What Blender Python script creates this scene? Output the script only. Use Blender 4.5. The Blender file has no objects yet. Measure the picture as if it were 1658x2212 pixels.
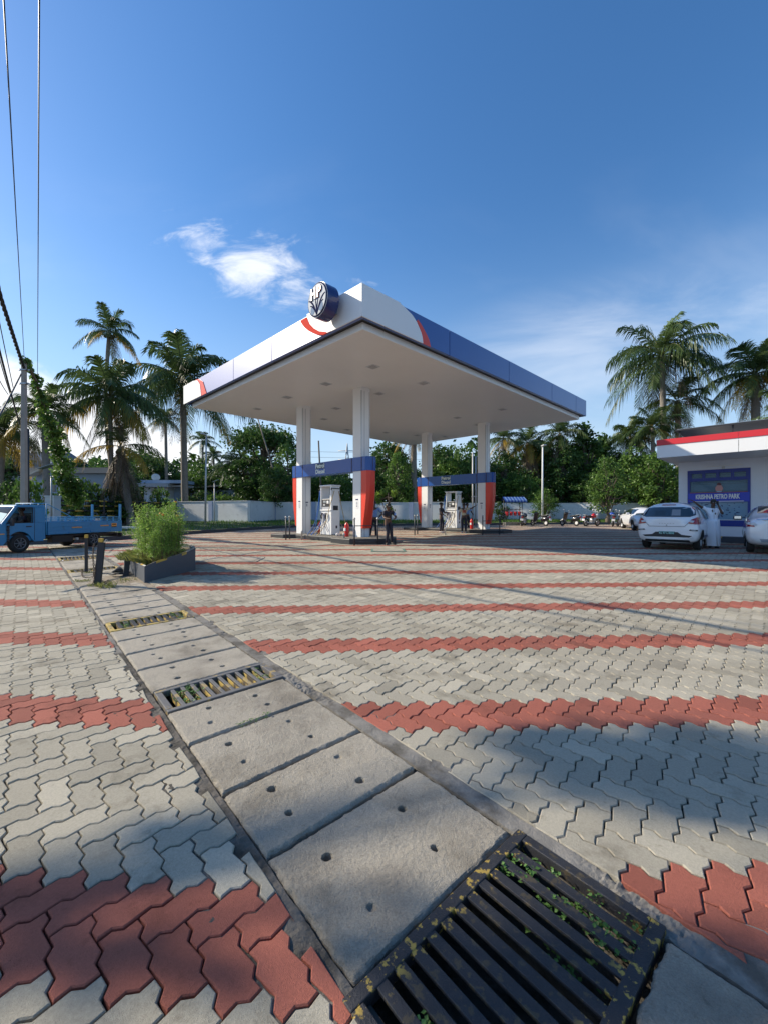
import bpy, bmesh, math, random
import numpy as np
from mathutils import Vector, Matrix
from mathutils.bvhtree import BVHTree
R = math.radians
rng = np.random.default_rng(7)
random.seed(7)
sc = bpy.context.scene
COL = sc.collection

# ------------------------------------------------------------------ camera, sky, sun, exposure
cam_d = bpy.data.cameras.new('camera')
cam = bpy.data.objects.new('camera', cam_d); COL.objects.link(cam)
cam_d.sensor_fit = 'VERTICAL'; cam_d.sensor_height = 24.0; cam_d.sensor_width = 18.0
cam_d.lens = 24.0 * 903 / 2212
cam_d.shift_y = 0.0009
cam_d.clip_start = 0.05; cam_d.clip_end = 3000
cam.location = (0, 0, 1.2); cam.rotation_euler = (R(90), 0, 0)
sc.camera = cam

SUN = Vector((-1.585, 0.394, 1.0)).normalized()
SUN_EL = math.asin(SUN.z); SUN_AZ = math.atan2(SUN.x, SUN.y)
world = bpy.data.worlds.new('World'); sc.world = world; world.use_nodes = True
nt = world.node_tree; nt.nodes.clear()
def N(tree, t, **kw):
    n = tree.nodes.new(t)
    for k, v in kw.items(): setattr(n, k, v)
    return n
def mathn(tree, op, a, b=None, c=None, clamp=False):
    n = tree.nodes.new('ShaderNodeMath'); n.operation = op; n.use_clamp = clamp
    for i, v in enumerate((a, b, c)):
        if v is None: continue
        if isinstance(v, (int, float)): n.inputs[i].default_value = v
        else: tree.links.new(v, n.inputs[i])
    return n.outputs[0]
def build_world():
    sky = N(nt, 'ShaderNodeTexSky', sky_type='NISHITA', sun_disc=False)
    sky.sun_elevation = SUN_EL; sky.sun_rotation = SUN_AZ
    sky.altitude = 0; sky.air_density = 1.15; sky.dust_density = 0.4; sky.ozone_density = 2.2
    L = nt.links.new
    hs = N(nt, 'ShaderNodeHueSaturation'); hs.inputs['Saturation'].default_value = 1.22; hs.inputs['Value'].default_value = 1.46
    tn = N(nt, 'ShaderNodeMix', data_type='RGBA'); tn.blend_type = 'MULTIPLY'; tn.inputs['Factor'].default_value = 1.0
    L(sky.outputs[0], tn.inputs['A']); tn.inputs['B'].default_value = (1.02, 1.06, 1.15, 1); L(tn.outputs['Result'], hs.inputs['Color'])
    tc = N(nt, 'ShaderNodeTexCoord'); sep = N(nt, 'ShaderNodeSeparateXYZ'); L(tc.outputs['Generated'], sep.inputs[0])
    x, y, z = sep.outputs
    ys = mathn(nt, 'MAXIMUM', y, 0.05)
    u = mathn(nt, 'DIVIDE', x, ys); v = mathn(nt, 'DIVIDE', z, ys)
    cmb = N(nt, 'ShaderNodeCombineXYZ'); L(u, cmb.inputs[0]); L(v, cmb.inputs[1])
    def noise(scale, detail, rough, dist=0.0, sx=1, sy=1, rot=0, off=(0, 0, 0)):
        mp = N(nt, 'ShaderNodeMapping'); mp.inputs['Scale'].default_value = (sx, sy, 1)
        mp.inputs['Rotation'].default_value = (0, 0, rot); mp.inputs['Location'].default_value = off
        L(cmb.outputs[0], mp.inputs[0])
        n = N(nt, 'ShaderNodeTexNoise'); n.inputs['Scale'].default_value = scale
        n.inputs['Detail'].default_value = detail; n.inputs['Roughness'].default_value = rough
        n.inputs['Distortion'].default_value = dist
        L(mp.outputs[0], n.inputs['Vector']); return n.outputs[0]
    def ell(cx, cy, rx, ry, ang):
        c, s = math.cos(ang), math.sin(ang)
        dx = mathn(nt, 'SUBTRACT', u, cx); dy = mathn(nt, 'SUBTRACT', v, cy)
        a = mathn(nt, 'ADD', mathn(nt, 'MULTIPLY', dx, c / rx), mathn(nt, 'MULTIPLY', dy, s / rx))
        b = mathn(nt, 'ADD', mathn(nt, 'MULTIPLY', dx, -s / ry), mathn(nt, 'MULTIPLY', dy, c / ry))
        d = mathn(nt, 'SQRT', mathn(nt, 'ADD', mathn(nt, 'MULTIPLY', a, a), mathn(nt, 'MULTIPLY', b, b)))
        return mathn(nt, 'SUBTRACT', 1.0, d, clamp=True)
    def sstep(val, lo, hi):
        m = N(nt, 'ShaderNodeMapRange'); m.interpolation_type = 'SMOOTHSTEP'
        m.inputs['From Min'].default_value = lo; m.inputs['From Max'].default_value = hi
        L(val, m.inputs['Value']); return m.outputs[0]
    n1 = noise(9, 8, 0.62, 0.5, 0.7, 1.5, R(-18))
    n2 = noise(2.2, 5, 0.55, 0.3, 0.6, 1.3, R(-20), (3, 1, 0))
    # the wispy cloud above the canopy
    e1 = ell(-0.28, 0.585, 0.36, 0.125, R(-20)); e1b = ell(-0.42, 0.60, 0.11, 0.10, R(-35))
    e1c = ell(-0.15, 0.555, 0.20, 0.075, R(-16))
    em = mathn(nt, 'MAXIMUM', mathn(nt, 'MAXIMUM', e1, mathn(nt, 'MULTIPLY', e1b, .8)), mathn(nt, 'MULTIPLY', e1c, .9))
    c1 = sstep(mathn(nt, 'ADD', mathn(nt, 'MULTIPLY', em, 0.75), mathn(nt, 'MULTIPLY', mathn(nt, 'SUBTRACT', n1, 0.5), 2.1)), 0.24, 0.95)
    c1 = mathn(nt, 'MULTIPLY', c1, mathn(nt, 'MULTIPLY', sstep(em, 0.0, 0.28), 0.8))
    # the bright bank low on the left: its upper edge slopes down to the right
    edge = mathn(nt, 'SUBTRACT', mathn(nt, 'SUBTRACT', mathn(nt, 'MULTIPLY', u, -0.43), v), 0.005)
    edge = mathn(nt, 'ADD', edge, mathn(nt, 'MULTIPLY', mathn(nt, 'SUBTRACT', n1, 0.5), 0.09))
    c2 = mathn(nt, 'MULTIPLY', sstep(edge, -0.012, 0.05), sstep(u, -0.25, -0.5))
    c2 = mathn(nt, 'MULTIPLY', c2, 0.95)
    # thin haze streaks
    c3 = mathn(nt, 'MULTIPLY', sstep(n2, 0.48, 0.75), sstep(v, 0.95, 0.25)); c3 = mathn(nt, 'MULTIPLY', c3, 0.20)
    e3 = ell(0.62, 0.42, 0.75, 0.22, R(14)); n3 = noise(3.0, 6, 0.6, 0.6, 0.45, 1.6, R(12), (5, 2, 0)); c4 = mathn(nt, 'MULTIPLY', mathn(nt, 'MULTIPLY', sstep(n3, 0.30, 0.72), sstep(e3, 0.0, 0.75)), 0.36); c3 = mathn(nt, 'MAXIMUM', c3, c4)
    front = sstep(y, 0.0, 0.15)
    ca = mathn(nt, 'MULTIPLY', mathn(nt, 'MAXIMUM', mathn(nt, 'MAXIMUM', c1, c2), c3, clamp=True), front)
    mix = N(nt, 'ShaderNodeMix', data_type='RGBA'); L(ca, mix.inputs['Factor']); L(hs.outputs[0], mix.inputs['A'])
    mix.inputs['B'].default_value = (11.0, 11.2, 11.6, 1)
    hz = N(nt, 'ShaderNodeMix', data_type='RGBA'); L(mathn(nt, 'MULTIPLY', mathn(nt, 'POWER', sstep(z, 0.66, -0.02), 1.7), 0.85), hz.inputs['Factor'])
    L(hs.outputs[0], hz.inputs['A']); hz.inputs['B'].default_value = (5.2, 6.9, 8.8, 1); L(hz.outputs['Result'], mix.inputs['A'])
    bg = N(nt, 'ShaderNodeBackground'); L(mix.outputs['Result'], bg.inputs[0]); bg.inputs[1].default_value = 0.084
    out = N(nt, 'ShaderNodeOutputWorld'); L(bg.outputs[0], out.inputs[0])
build_world()
sd = bpy.data.lights.new('sun', 'SUN'); sd.energy = 5.0; sd.angle = R(0.55); sd.color = (1.0, 0.90, 0.74)
so = bpy.data.objects.new('sun', sd); COL.objects.link(so)
so.rotation_euler = SUN.to_track_quat('Z', 'Y').to_euler(); so.location = (-30, 10, 40)
sc.view_settings.view_transform = 'Standard'; sc.view_settings.look = 'None'
sc.view_settings.exposure = 0.36; sc.view_settings.gamma = 1.0
sc.render.engine = 'CYCLES'
sc.cycles.use_denoising = True
sc.cycles.max_bounces = 6; sc.cycles.transparent_max_bounces = 12

# ------------------------------------------------------------------ helpers
def tag(o, label=None, cat=None, group=None, kind=None):
    if label: o['label'] = label
    if cat: o['category'] = cat
    if group: o['group'] = group
    if kind: o['kind'] = kind
    return o
def thing(name, label, cat, loc=(0, 0, 0), rz=0.0, group=None):
    o = bpy.data.objects.new(name, None); COL.objects.link(o)
    o.empty_display_size = 0.2
    o.location = loc; o.rotation_euler = (0, 0, rz)
    return tag(o, label, cat, group)
def world_mat(o):
    m = Matrix.LocRotScale(o.location, o.rotation_euler, o.scale)
    return world_mat(o.parent) @ m if o.parent else m
def mkobj(name, me, parent=None):
    o = bpy.data.objects.new(name, me); COL.objects.link(o)
    if parent: o.parent = parent
    return o
def np_mesh(name, verts, faces_idx, loop_tot, mats=(), midx=None, smooth=False, attr=None):
    """verts (n,3); faces_idx flat loop vertex indices; loop_tot per face"""
    me = bpy.data.meshes.new(name)
    verts = np.asarray(verts, dtype=np.float32); fi = np.asarray(faces_idx, dtype=np.int32).ravel()
    lt = np.asarray(loop_tot, dtype=np.int32)
    me.vertices.add(len(verts)); me.vertices.foreach_set('co', verts.ravel())
    me.loops.add(len(fi)); me.loops.foreach_set('vertex_index', fi)
    ls = np.zeros(len(lt), dtype=np.int32); ls[1:] = np.cumsum(lt)[:-1]
    me.polygons.add(len(lt)); me.polygons.foreach_set('loop_start', ls); me.polygons.foreach_set('loop_total', lt)
    for m in mats: me.materials.append(m)
    if midx is not None: me.polygons.foreach_set('material_index', np.asarray(midx, dtype=np.int32))
    me.update(calc_edges=True); me.validate()
    me.polygons.foreach_set('use_smooth', np.full(len(me.polygons), bool(smooth)))
    if attr is not None:
        a = me.attributes.new('tint', 'FLOAT', 'FACE'); a.data.foreach_set('value', np.asarray(attr, dtype=np.float32))
    return me
def grid_faces(nu, nv, off=0):
    i = np.arange(nu - 1)[:, None] * nv + np.arange(nv - 1)[None, :] + off
    return np.stack([i, i + nv, i + nv + 1, i + 1], axis=-1).reshape(-1, 4)
class MB:
    def __init__(s): s.v = []; s.f = []; s.m = []; s.sm = []
    def add(s, vs, fs, mat=0, smooth=False):
        o = len(s.v); s.v.extend([tuple(v) for v in vs])
        for f in fs:
            s.f.append([i + o for i in f]); s.m.append(mat); s.sm.append(smooth)
        return s
    def box(s, c, d, rz=0.0, mat=0, M=None, bev=0.0):
        x, y, z = d[0] / 2, d[1] / 2, d[2] / 2
        if bev > 0:
            bm = bmesh.new(); bmesh.ops.create_cube(bm, size=1)
            for v in bm.verts: v.co = Vector((v.co.x * d[0], v.co.y * d[1], v.co.z * d[2]))
            bmesh.ops.bevel(bm, geom=list(bm.edges), offset=bev, segments=2, affect='EDGES', profile=0.5)
            vs = [v.co.copy() for v in bm.verts]; bm.verts.index_update(); fs = [[v.index for v in f.verts] for f in bm.faces]; bm.free()
        else:
            vs = [Vector(p) for p in ((-x, -y, -z), (x, -y, -z), (x, y, -z), (-x, y, -z), (-x, -y, z), (x, -y, z), (x, y, z), (-x, y, z))]
            fs = [(0, 3, 2, 1), (4, 5, 6, 7), (0, 1, 5, 4), (1, 2, 6, 5), (2, 3, 7, 6), (3, 0, 4, 7)]
        T = M if M is not None else (Matrix.Translation(c) @ Matrix.Rotation(rz, 4, 'Z'))
        if M is not None: T = M @ Matrix.Translation(c)
        return s.add([T @ v for v in vs], fs, mat)
    def tube(s, pts, rad, n=8, mat=0, caps=True, smooth=True, squash=1.0):
        pts = [Vector(p) for p in pts]
        if isinstance(rad, (int, float)): rad = [rad] * len(pts)
        vs = []; fs = []
        up = None
        for i, p in enumerate(pts):
            a = pts[max(i - 1, 0)]; b = pts[min(i + 1, len(pts) - 1)]
            t = (b - a)
            if t.length < 1e-9: t = Vector((0, 0, 1))
            t.normalize()
            if up is None: up = Vector((0, 0, 1)) if abs(t.z) < 0.9 else Vector((1, 0, 0))
            sx = t.cross(up)
            if sx.length < 1e-6: sx = t.orthogonal()
            sx.normalize(); sy = sx.cross(t).normalized(); up = sy
            for k in range(n):
                an = 2 * math.pi * k / n
                vs.append(p + (sx * math.cos(an) + sy * math.sin(an) * squash) * rad[i])
        for i in range(len(pts) - 1):
            for k in range(n):
                fs.append((i * n + k, i * n + (k + 1) % n, (i + 1) * n + (k + 1) % n, (i + 1) * n + k))
        s.add(vs, fs, mat, smooth)
        if caps:
            o = len(s.v) - len(vs)
            s.f.append([o + k for k in range(n)][::-1]); s.m.append(mat); s.sm.append(False)
            s.f.append([o + (len(pts) - 1) * n + k for k in range(n)]); s.m.append(mat); s.sm.append(False)
        return s
    def lathe(s, c, prof, n=20, mat=0, axis='Z', M=None, smooth=True, caps=True):
        vs = []; fs = []
        for (r, h) in prof:
            for k in range(n):
                an = 2 * math.pi * k / n
                p = Vector((r * math.cos(an), r * math.sin(an), h))
                if axis == 'X': p = Vector((p.z, p.x, p.y))
                if axis == 'Y': p = Vector((p.x, p.z, -p.y))
                vs.append(p)
        for i in range(len(prof) - 1):
            for k in range(n): fs.append((i * n + k, i * n + (k + 1) % n, (i + 1) * n + (k + 1) % n, (i + 1) * n + k))
        T = Matrix.Translation(c) if M is None else M @ Matrix.Translation(c)
        s.add([T @ v for v in vs], fs, mat, smooth)
        if caps:
            o = len(s.v) - len(vs)
            s.f.append([o + k for k in range(n)][::-1]); s.m.append(mat); s.sm.append(False)
            s.f.append([o + (len(prof) - 1) * n + k for k in range(n)]); s.m.append(mat); s.sm.append(False)
        return s
    def prism(s, poly, z0, z1, mat=0, M=None):
        """poly: list of (x,y); z0,z1 numbers or callables"""
        n = len(poly); f0 = z0 if callable(z0) else (lambda x, y: z0); f1 = z1 if callable(z1) else (lambda x, y: z1)
        vs = [Vector((x, y, f0(x, y))) for x, y in poly] + [Vector((x, y, f1(x, y))) for x, y in poly]
        if M is not None: vs = [M @ v for v in vs]
        fs = [list(range(n))[::-1], list(range(n, 2 * n))] + [(i, (i + 1) % n, n + (i + 1) % n, n + i) for i in range(n)]
        return s.add(vs, fs, mat)
    def build(s, name, mats, parent=None, world=False, smooth=None, bevel=0.0):
        if not isinstance(mats, (list, tuple)): mats = [mats]
        me = bpy.data.meshes.new(name)
        vs = s.v
        if world and parent is not None:
            inv = world_mat(parent).inverted(); vs = [tuple(inv @ Vector(v)) for v in vs]
        me.from_pydata(vs, [], s.f)
        for m in mats: me.materials.append(m)
        me.polygons.foreach_set('material_index', s.m)
        me.polygons.foreach_set('use_smooth', [bool(x) for x in s.sm] if smooth is None else [smooth] * len(s.f))
        me.update()
        bm = bmesh.new(); bm.from_mesh(me); bmesh.ops.recalc_face_normals(bm, faces=bm.faces); bm.to_mesh(me); bm.free()
        o = mkobj(name, me, parent)
        if bevel > 0:
            b = o.modifiers.new('bevel', 'BEVEL'); b.width = bevel; b.segments = 2; b.limit_method = 'ANGLE'; b.angle_limit = R(40)
        return o
def copy_thing(root, loc, rz=None, label=None, scale=None):
    def cp(o, parent):
        c = o.copy(); COL.objects.link(c)
        if parent: c.parent = parent
        for ch in [q for q in list(bpy.data.objects) if q.parent is o]: cp(ch, c)
        return c
    r = cp(root, None); r.location = loc
    if rz is not None: r.rotation_euler = (0, 0, rz)
    if scale is not None: r.scale = (scale,) * 3 if isinstance(scale, (int, float)) else scale
    if label: r['label'] = label
    return r

# ------------------------------------------------------------------ materials
def pbr(name, col, rough=0.6, metal=0.0, nscale=0, namp=0.0, bump=0.0, bscale=40, spec=0.5, coat=0.0, trans=0.0, tint=0.0, stain=None, emis=None, alpha=1.0, sub=0.0):
    m = bpy.data.materials.new(name); m.use_nodes = True
    t = m.node_tree; L = t.links.new; b = t.nodes['Principled BSDF']
    b.inputs['Base Color'].default_value = (*col, 1); b.inputs['Roughness'].default_value = rough
    b.inputs['Metallic'].default_value = metal; b.inputs['Specular IOR Level'].default_value = spec
    b.inputs['Coat Weight'].default_value = coat; b.inputs['Coat Roughness'].default_value = 0.05
    if trans: b.inputs['Transmission Weight'].default_value = trans
    if alpha < 1: b.inputs['Alpha'].default_value = alpha
    if emis: b.inputs['Emission Color'].default_value = (*emis[:3], 1); b.inputs['Emission Strength'].default_value = emis[3]
    src = None
    tc = t.nodes.new('ShaderNodeTexCoord')
    if namp > 0 or tint > 0 or stain:
        rgb = t.nodes.new('ShaderNodeRGB'); rgb.outputs[0].default_value = (*col, 1); src = rgb.outputs[0]
        val = None
        if namp > 0:
            n = t.nodes.new('ShaderNodeTexNoise'); n.inputs['Scale'].default_value = nscale; n.inputs['Detail'].default_value = 6; n.inputs['Roughness'].default_value = 0.65
            L(tc.outputs['Object'], n.inputs['Vector'])
            val = mathn(t, 'ADD', mathn(t, 'MULTIPLY', mathn(t, 'SUBTRACT', n.outputs[0], 0.5), namp * 2), 1.0)
        if tint > 0:
            a = t.nodes.new('ShaderNodeAttribute'); a.attribute_name = 'tint'
            tv = mathn(t, 'ADD', mathn(t, 'MULTIPLY', a.outputs['Fac'], tint), 1.0)
            val = tv if val is None else mathn(t, 'MULTIPLY', val, tv)
        if val is not None:
            vm = t.nodes.new('ShaderNodeVectorMath'); vm.operation = 'SCALE'; L(src, vm.inputs[0]); L(val, vm.inputs['Scale']); src = vm.outputs[0]
        if stain:
            sc_, scol, lo, hi, amt = stain
            n = t.nodes.new('ShaderNodeTexNoise'); n.inputs['Scale'].default_value = sc_; n.inputs['Detail'].default_value = 8; n.inputs['Roughness'].default_value = 0.6
            L(tc.outputs['Object'], n.inputs['Vector'])
            mr = t.nodes.new('ShaderNodeMapRange'); mr.inputs['From Min'].default_value = lo; mr.inputs['From Max'].default_value = hi; L(n.outputs[0], mr.inputs['Value'])
            f = mathn(t, 'MULTIPLY', mr.outputs[0], amt)
            mx = t.nodes.new('ShaderNodeMix'); mx.data_type = 'RGBA'; L(f, mx.inputs['Factor']); L(src, mx.inputs['A']); mx.inputs['B'].default_value = (*scol, 1); src = mx.outputs['Result']
        L(src, b.inputs['Base Color'])
    if bump > 0:
        n = t.nodes.new('ShaderNodeTexNoise'); n.inputs['Scale'].default_value = bscale; n.inputs['Detail'].default_value = 5; n.inputs['Roughness'].default_value = 0.7
        L(tc.outputs['Object'], n.inputs['Vector'])
        bp = t.nodes.new('ShaderNodeBump'); bp.inputs['Strength'].default_value = bump; bp.inputs['Distance'].default_value = 0.01; L(n.outputs[0], bp.inputs['Height']); L(bp.outputs[0], b.inputs['Normal'])
    return m
def leafmat(name, col, col2, rough=0.5, trans=0.35, nscale=0.6, tint=0.5):
    m = bpy.data.materials.new(name); m.use_nodes = True; t = m.node_tree; L = t.links.new; t.nodes.clear()
    tc = t.nodes.new('ShaderNodeTexCoord'); n = t.nodes.new('ShaderNodeTexNoise'); n.inputs['Scale'].default_value = nscale; n.inputs['Detail'].default_value = 4
    L(tc.outputs['Object'], n.inputs['Vector'])
    at = t.nodes.new('ShaderNodeAttribute'); at.attribute_name = 'tint'
    f = mathn(t, 'ADD', mathn(t, 'MULTIPLY', mathn(t, 'SUBTRACT', n.outputs[0], 0.5), 1.6), mathn(t, 'ADD', mathn(t, 'MULTIPLY', at.outputs['Fac'], tint), 0.5), clamp=True)
    mx = t.nodes.new('ShaderNodeMix'); mx.data_type = 'RGBA'; L(f, mx.inputs['Factor']); mx.inputs['A'].default_value = (*col, 1); mx.inputs['B'].default_value = (*col2, 1)
    b = t.nodes.new('ShaderNodeBsdfPrincipled'); L(mx.outputs['Result'], b.inputs['Base Color']); b.inputs['Roughness'].default_value = rough; b.inputs['Specular IOR Level'].default_value = 0.35
    tr = t.nodes.new('ShaderNodeBsdfTranslucent'); L(mx.outputs['Result'], tr.inputs[0])
    ms = t.nodes.new('ShaderNodeMixShader'); ms.inputs[0].default_value = trans; L(b.outputs[0], ms.inputs[1]); L(tr.outputs[0], ms.inputs[2])
    o = t.nodes.new('ShaderNodeOutputMaterial'); L(ms.outputs[0], o.inputs[0])
    return m

M = {}
M['paver_grey'] = pbr('paver_grey', (0.43, 0.39, 0.305), 0.9, nscale=90, namp=0.34, bump=0.8, bscale=210, tint=0.30, stain=(0.55, (0.25, 0.22, 0.18), 0.5, 0.78, 0.5), spec=0.15)
M['paver_red'] = pbr('paver_red', (0.36, 0.115, 0.078), 0.85, nscale=90, namp=0.32, bump=0.8, bscale=210, tint=0.30, stain=(0.7, (0.24, 0.13, 0.10), 0.5, 0.78, 0.5), spec=0.3)
def grime(m, scale, lo, hi, amt, sx=1.0, off=3.0, mul=0.45):
    # darker trodden-in dirt and drips over the paving colour
    t = m.node_tree; L = t.links.new; b = t.nodes['Principled BSDF']; src = b.inputs['Base Color'].links[0].from_socket
    tc = [n for n in t.nodes if n.type == 'TEX_COORD'][0]; mp = N(t, 'ShaderNodeMapping'); mp.inputs['Scale'].default_value = (sx, 1, 1); mp.inputs['Location'].default_value = (off, off, 0); mp.inputs['Rotation'].default_value = (0, 0, R(40)); L(tc.outputs['Object'], mp.inputs[0])
    n = N(t, 'ShaderNodeTexNoise'); n.inputs['Scale'].default_value = scale; n.inputs['Detail'].default_value = 9; n.inputs['Roughness'].default_value = .68; L(mp.outputs[0], n.inputs['Vector'])
    mr = N(t, 'ShaderNodeMapRange'); mr.inputs['From Min'].default_value = lo; mr.inputs['From Max'].default_value = hi; L(n.outputs[0], mr.inputs['Value'])
    mx = N(t, 'ShaderNodeMix', data_type='RGBA'); mx.blend_type = 'MULTIPLY'; L(mathn(t, 'MULTIPLY', mr.outputs[0], amt), mx.inputs['Factor']); L(src, mx.inputs['A']); mx.inputs['B'].default_value = (mul, mul * .96, mul * .9, 1); L(mx.outputs['Result'], b.inputs['Base Color'])
for k in ('paver_grey', 'paver_red'): grime(M[k], 1.7, .56, .70, .8); grime(M[k], 0.35, .50, .66, .7, sx=.25, off=9, mul=.62); grime(M[k], 14, .60, .68, .5, off=5, mul=.6)
M['slab'] = pbr('slab_concrete', (0.44, 0.395, 0.32), 0.92, nscale=120, namp=0.45, bump=1.3, bscale=150, stain=(2.0, (0.17, 0.15, 0.125), 0.5, 0.72, 0.6), spec=0.25)
grime(M['slab'], 1.3, .50, .68, .8, mul=.5); grime(M['slab'], 30, .58, .70, .6, off=7, mul=.55)
M['mortar'] = pbr('mortar', (0.23, 0.215, 0.19), 0.95, nscale=14, namp=0.5, bump=0.9, bscale=60, stain=(5, (0.10, 0.09, 0.075), 0.48, 0.62, 0.8), spec=0.2)
M['mortar_dark'] = pbr('mortar_dark', (0.15, 0.135, 0.115), 0.95, nscale=14, namp=0.5, bump=0.9, bscale=60, stain=(5, (0.05, 0.045, 0.035), 0.45, 0.6, 0.8), spec=0.2)
M['earth'] = pbr('joint_earth', (0.07, 0.062, 0.052), 0.95, nscale=6, namp=0.4)
M['soil'] = pbr('soil', (0.16, 0.12, 0.085), 0.95, nscale=9, namp=0.5, bump=0.8, bscale=30)
M['grate'] = pbr('grate_steel', (0.035, 0.04, 0.055), 0.42, metal=0.5, nscale=20, namp=0.35, bump=0.25, bscale=120, stain=(9, (0.62, 0.40, 0.06), 0.60, 0.645, 0.95))
def grate_edges(m):
    t = m.node_tree; L = t.links.new; mx = [n for n in t.nodes if n.bl_idname == 'ShaderNodeMix'][0]; src = mx.inputs['Factor'].links[0].from_socket
    tc = [n for n in t.nodes if n.type == 'TEX_COORD'][0]; sp = N(t, 'ShaderNodeSeparateXYZ'); L(tc.outputs['Object'], sp.inputs[0])
    a = mathn(t, 'SUBTRACT', mathn(t, 'ABSOLUTE', sp.outputs[1]), 0.20); a = mathn(t, 'MULTIPLY', a, 18, clamp=True)
    L(mathn(t, 'MULTIPLY', src, mathn(t, 'MAXIMUM', a, 0.12)), mx.inputs['Factor'])
M['grate'] = pbr('grate_steel', (0.036, 0.036, 0.040), 0.5, metal=0.3, nscale=20, namp=0.5, bump=0.5, bscale=120, stain=(26, (0.50, 0.34, 0.07), 0.555, 0.60, 0.9)); grate_edges(M['grate'])
M['grate_grey'] = pbr('grate_grey', (0.13, 0.125, 0.12), 0.6, nscale=20, namp=0.3, stain=(7, (0.42, 0.30, 0.10), 0.55, 0.62, 0.8))
M['grate_yellow'] = pbr('grate_yellow', (0.50, 0.36, 0.10), 0.6, nscale=20, namp=0.35, stain=(6, (0.05, 0.045, 0.05), 0.47, 0.55, 0.9))
M['black'] = pbr('black_void', (0.008, 0.008, 0.008), 0.9)
M['white'] = pbr('white_paint', (0.78, 0.78, 0.77), 0.35, nscale=3, namp=0.03)
M['wall_white'] = pbr('wall_white', (0.74, 0.74, 0.72), 0.8, nscale=2.5, namp=0.10, bump=0.2, bscale=40, stain=(1.6, (0.32, 0.30, 0.26), 0.60, 0.80, 0.6))
M['panel_white'] = pbr('panel_white', (0.80, 0.80, 0.79), 0.28, nscale=1.2, namp=0.03)
M['soffit'] = pbr('soffit', (0.74, 0.72, 0.68), 0.38, nscale=1.0, namp=0.03)
M['blue'] = pbr('fascia_blue', (0.012, 0.075, 0.32), 0.22, nscale=1.0, namp=0.05)
M['navy'] = pbr('navy', (0.012, 0.016, 0.10), 0.4)
M['red'] = pbr('fascia_red', (0.72, 0.055, 0.025), 0.35, nscale=2, namp=0.05)
M['silver'] = pbr('silver', (0.66, 0.68, 0.70), 0.32, metal=0.55)
M['chrome'] = pbr('chrome', (0.75, 0.76, 0.78), 0.15, metal=1.0)
M['steel'] = pbr('steel', (0.42, 0.42, 0.43), 0.4, metal=0.8)
M['dark'] = pbr('dark_plastic', (0.02, 0.02, 0.023), 0.5)
M['darkgrey'] = pbr('dark_grey_paint', (0.055, 0.065, 0.08), 0.6, nscale=5, namp=0.15, bump=0.15, bscale=30)
M['yellow'] = pbr('yellow_paint', (0.62, 0.38, 0.06), 0.6, nscale=15, namp=0.2, stain=(8, (0.25, 0.2, 0.12), 0.55, 0.7, 0.7))
M['tyre'] = pbr('tyre', (0.018, 0.018, 0.018), 0.8, bump=0.3, bscale=60)
M['glass'] = pbr('dark_glass', (0.02, 0.028, 0.035), 0.06, spec=0.8, coat=0.4)
M['trunk'] = pbr('palm_trunk', (0.22, 0.195, 0.165), 0.9, nscale=5, namp=0.4, bump=0.8, bscale=14)
M['bark'] = pbr('bark', (0.13, 0.105, 0.08), 0.95, nscale=5, namp=0.4, bump=0.8, bscale=14)
M['galv'] = pbr('galvanised', (0.50, 0.50, 0.49), 0.5, metal=0.3, nscale=8, namp=0.1)
M['concrete_pole'] = pbr('concrete_pole', (0.33, 0.29, 0.25), 0.9, nscale=4, namp=0.25, bump=0.3, bscale=30)
M['grass'] = leafmat('grass_blades', (0.06, 0.13, 0.02), (0.13, 0.24, 0.04), trans=0.3)
M['leaf_dark'] = leafmat('leaf_dark', (0.024, 0.058, 0.014), (0.095, 0.185, 0.040))
M['leaf_mid'] = leafmat('leaf_mid', (0.05, 0.11, 0.02), (0.17, 0.29, 0.055))
M['leaf_bright'] = leafmat('leaf_bright', (0.08, 0.17, 0.025), (0.22, 0.34, 0.06), trans=0.45)
M['palm'] = leafmat('palm_green', (0.032, 0.068, 0.022), (0.12, 0.17, 0.05), trans=0.3, rough=0.4, nscale=0.4)
M['palm_yellow'] = leafmat('palm_yellow', (0.30, 0.20, 0.03), (0.50, 0.33, 0.05), trans=0.4)
M['palm_dead'] = leafmat('palm_dead', (0.10, 0.065, 0.04), (0.24, 0.17, 0.11), trans=0.15)
M['weed'] = leafmat('weed', (0.06, 0.14, 0.03), (0.15, 0.28, 0.07), trans=0.3, nscale=20)

# ------------------------------------------------------------------ terrain functions
def zg(y):
    y = np.asarray(y, dtype=float)
    return -0.45 * np.power(np.clip(1 - np.maximum(y, -6) / 15, 0, None), 1.4) + 0.014 * np.clip(np.minimum(y, 60) - 16, 0, None)
def zgf(y): return float(zg(y))
CAMZ = 1.2
def G(px, py):
    t = (py - 1108) / 903; Y = 3.0
    for _ in range(60): Y = (CAMZ - zgf(Y)) / t * 0.5 + Y * 0.5
    return Vector(((px - 829) / 903 * Y, Y, zgf(Y)))
def P(px, py, Y): return Vector(((px - 829) / 903 * Y, Y, CAMZ + (1108 - py) / 903 * Y))
L0 = np.array((-0.146, 1.407)); DD = np.array((-0.66, 0.7513)); DR = np.array((0.7513, 0.66))
DL, DRR, DEND = 0.07, 0.99, 22.0
def sr(s, r): p = L0 + DD * s + DR * r; return float(p[0]), float(p[1])
def to_sr(x, y):
    x = np.asarray(x) - L0[0]; y = np.asarray(y) - L0[1]
    return x * DD[0] + y * DD[1], x * DR[0] + y * DR[1]
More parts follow.
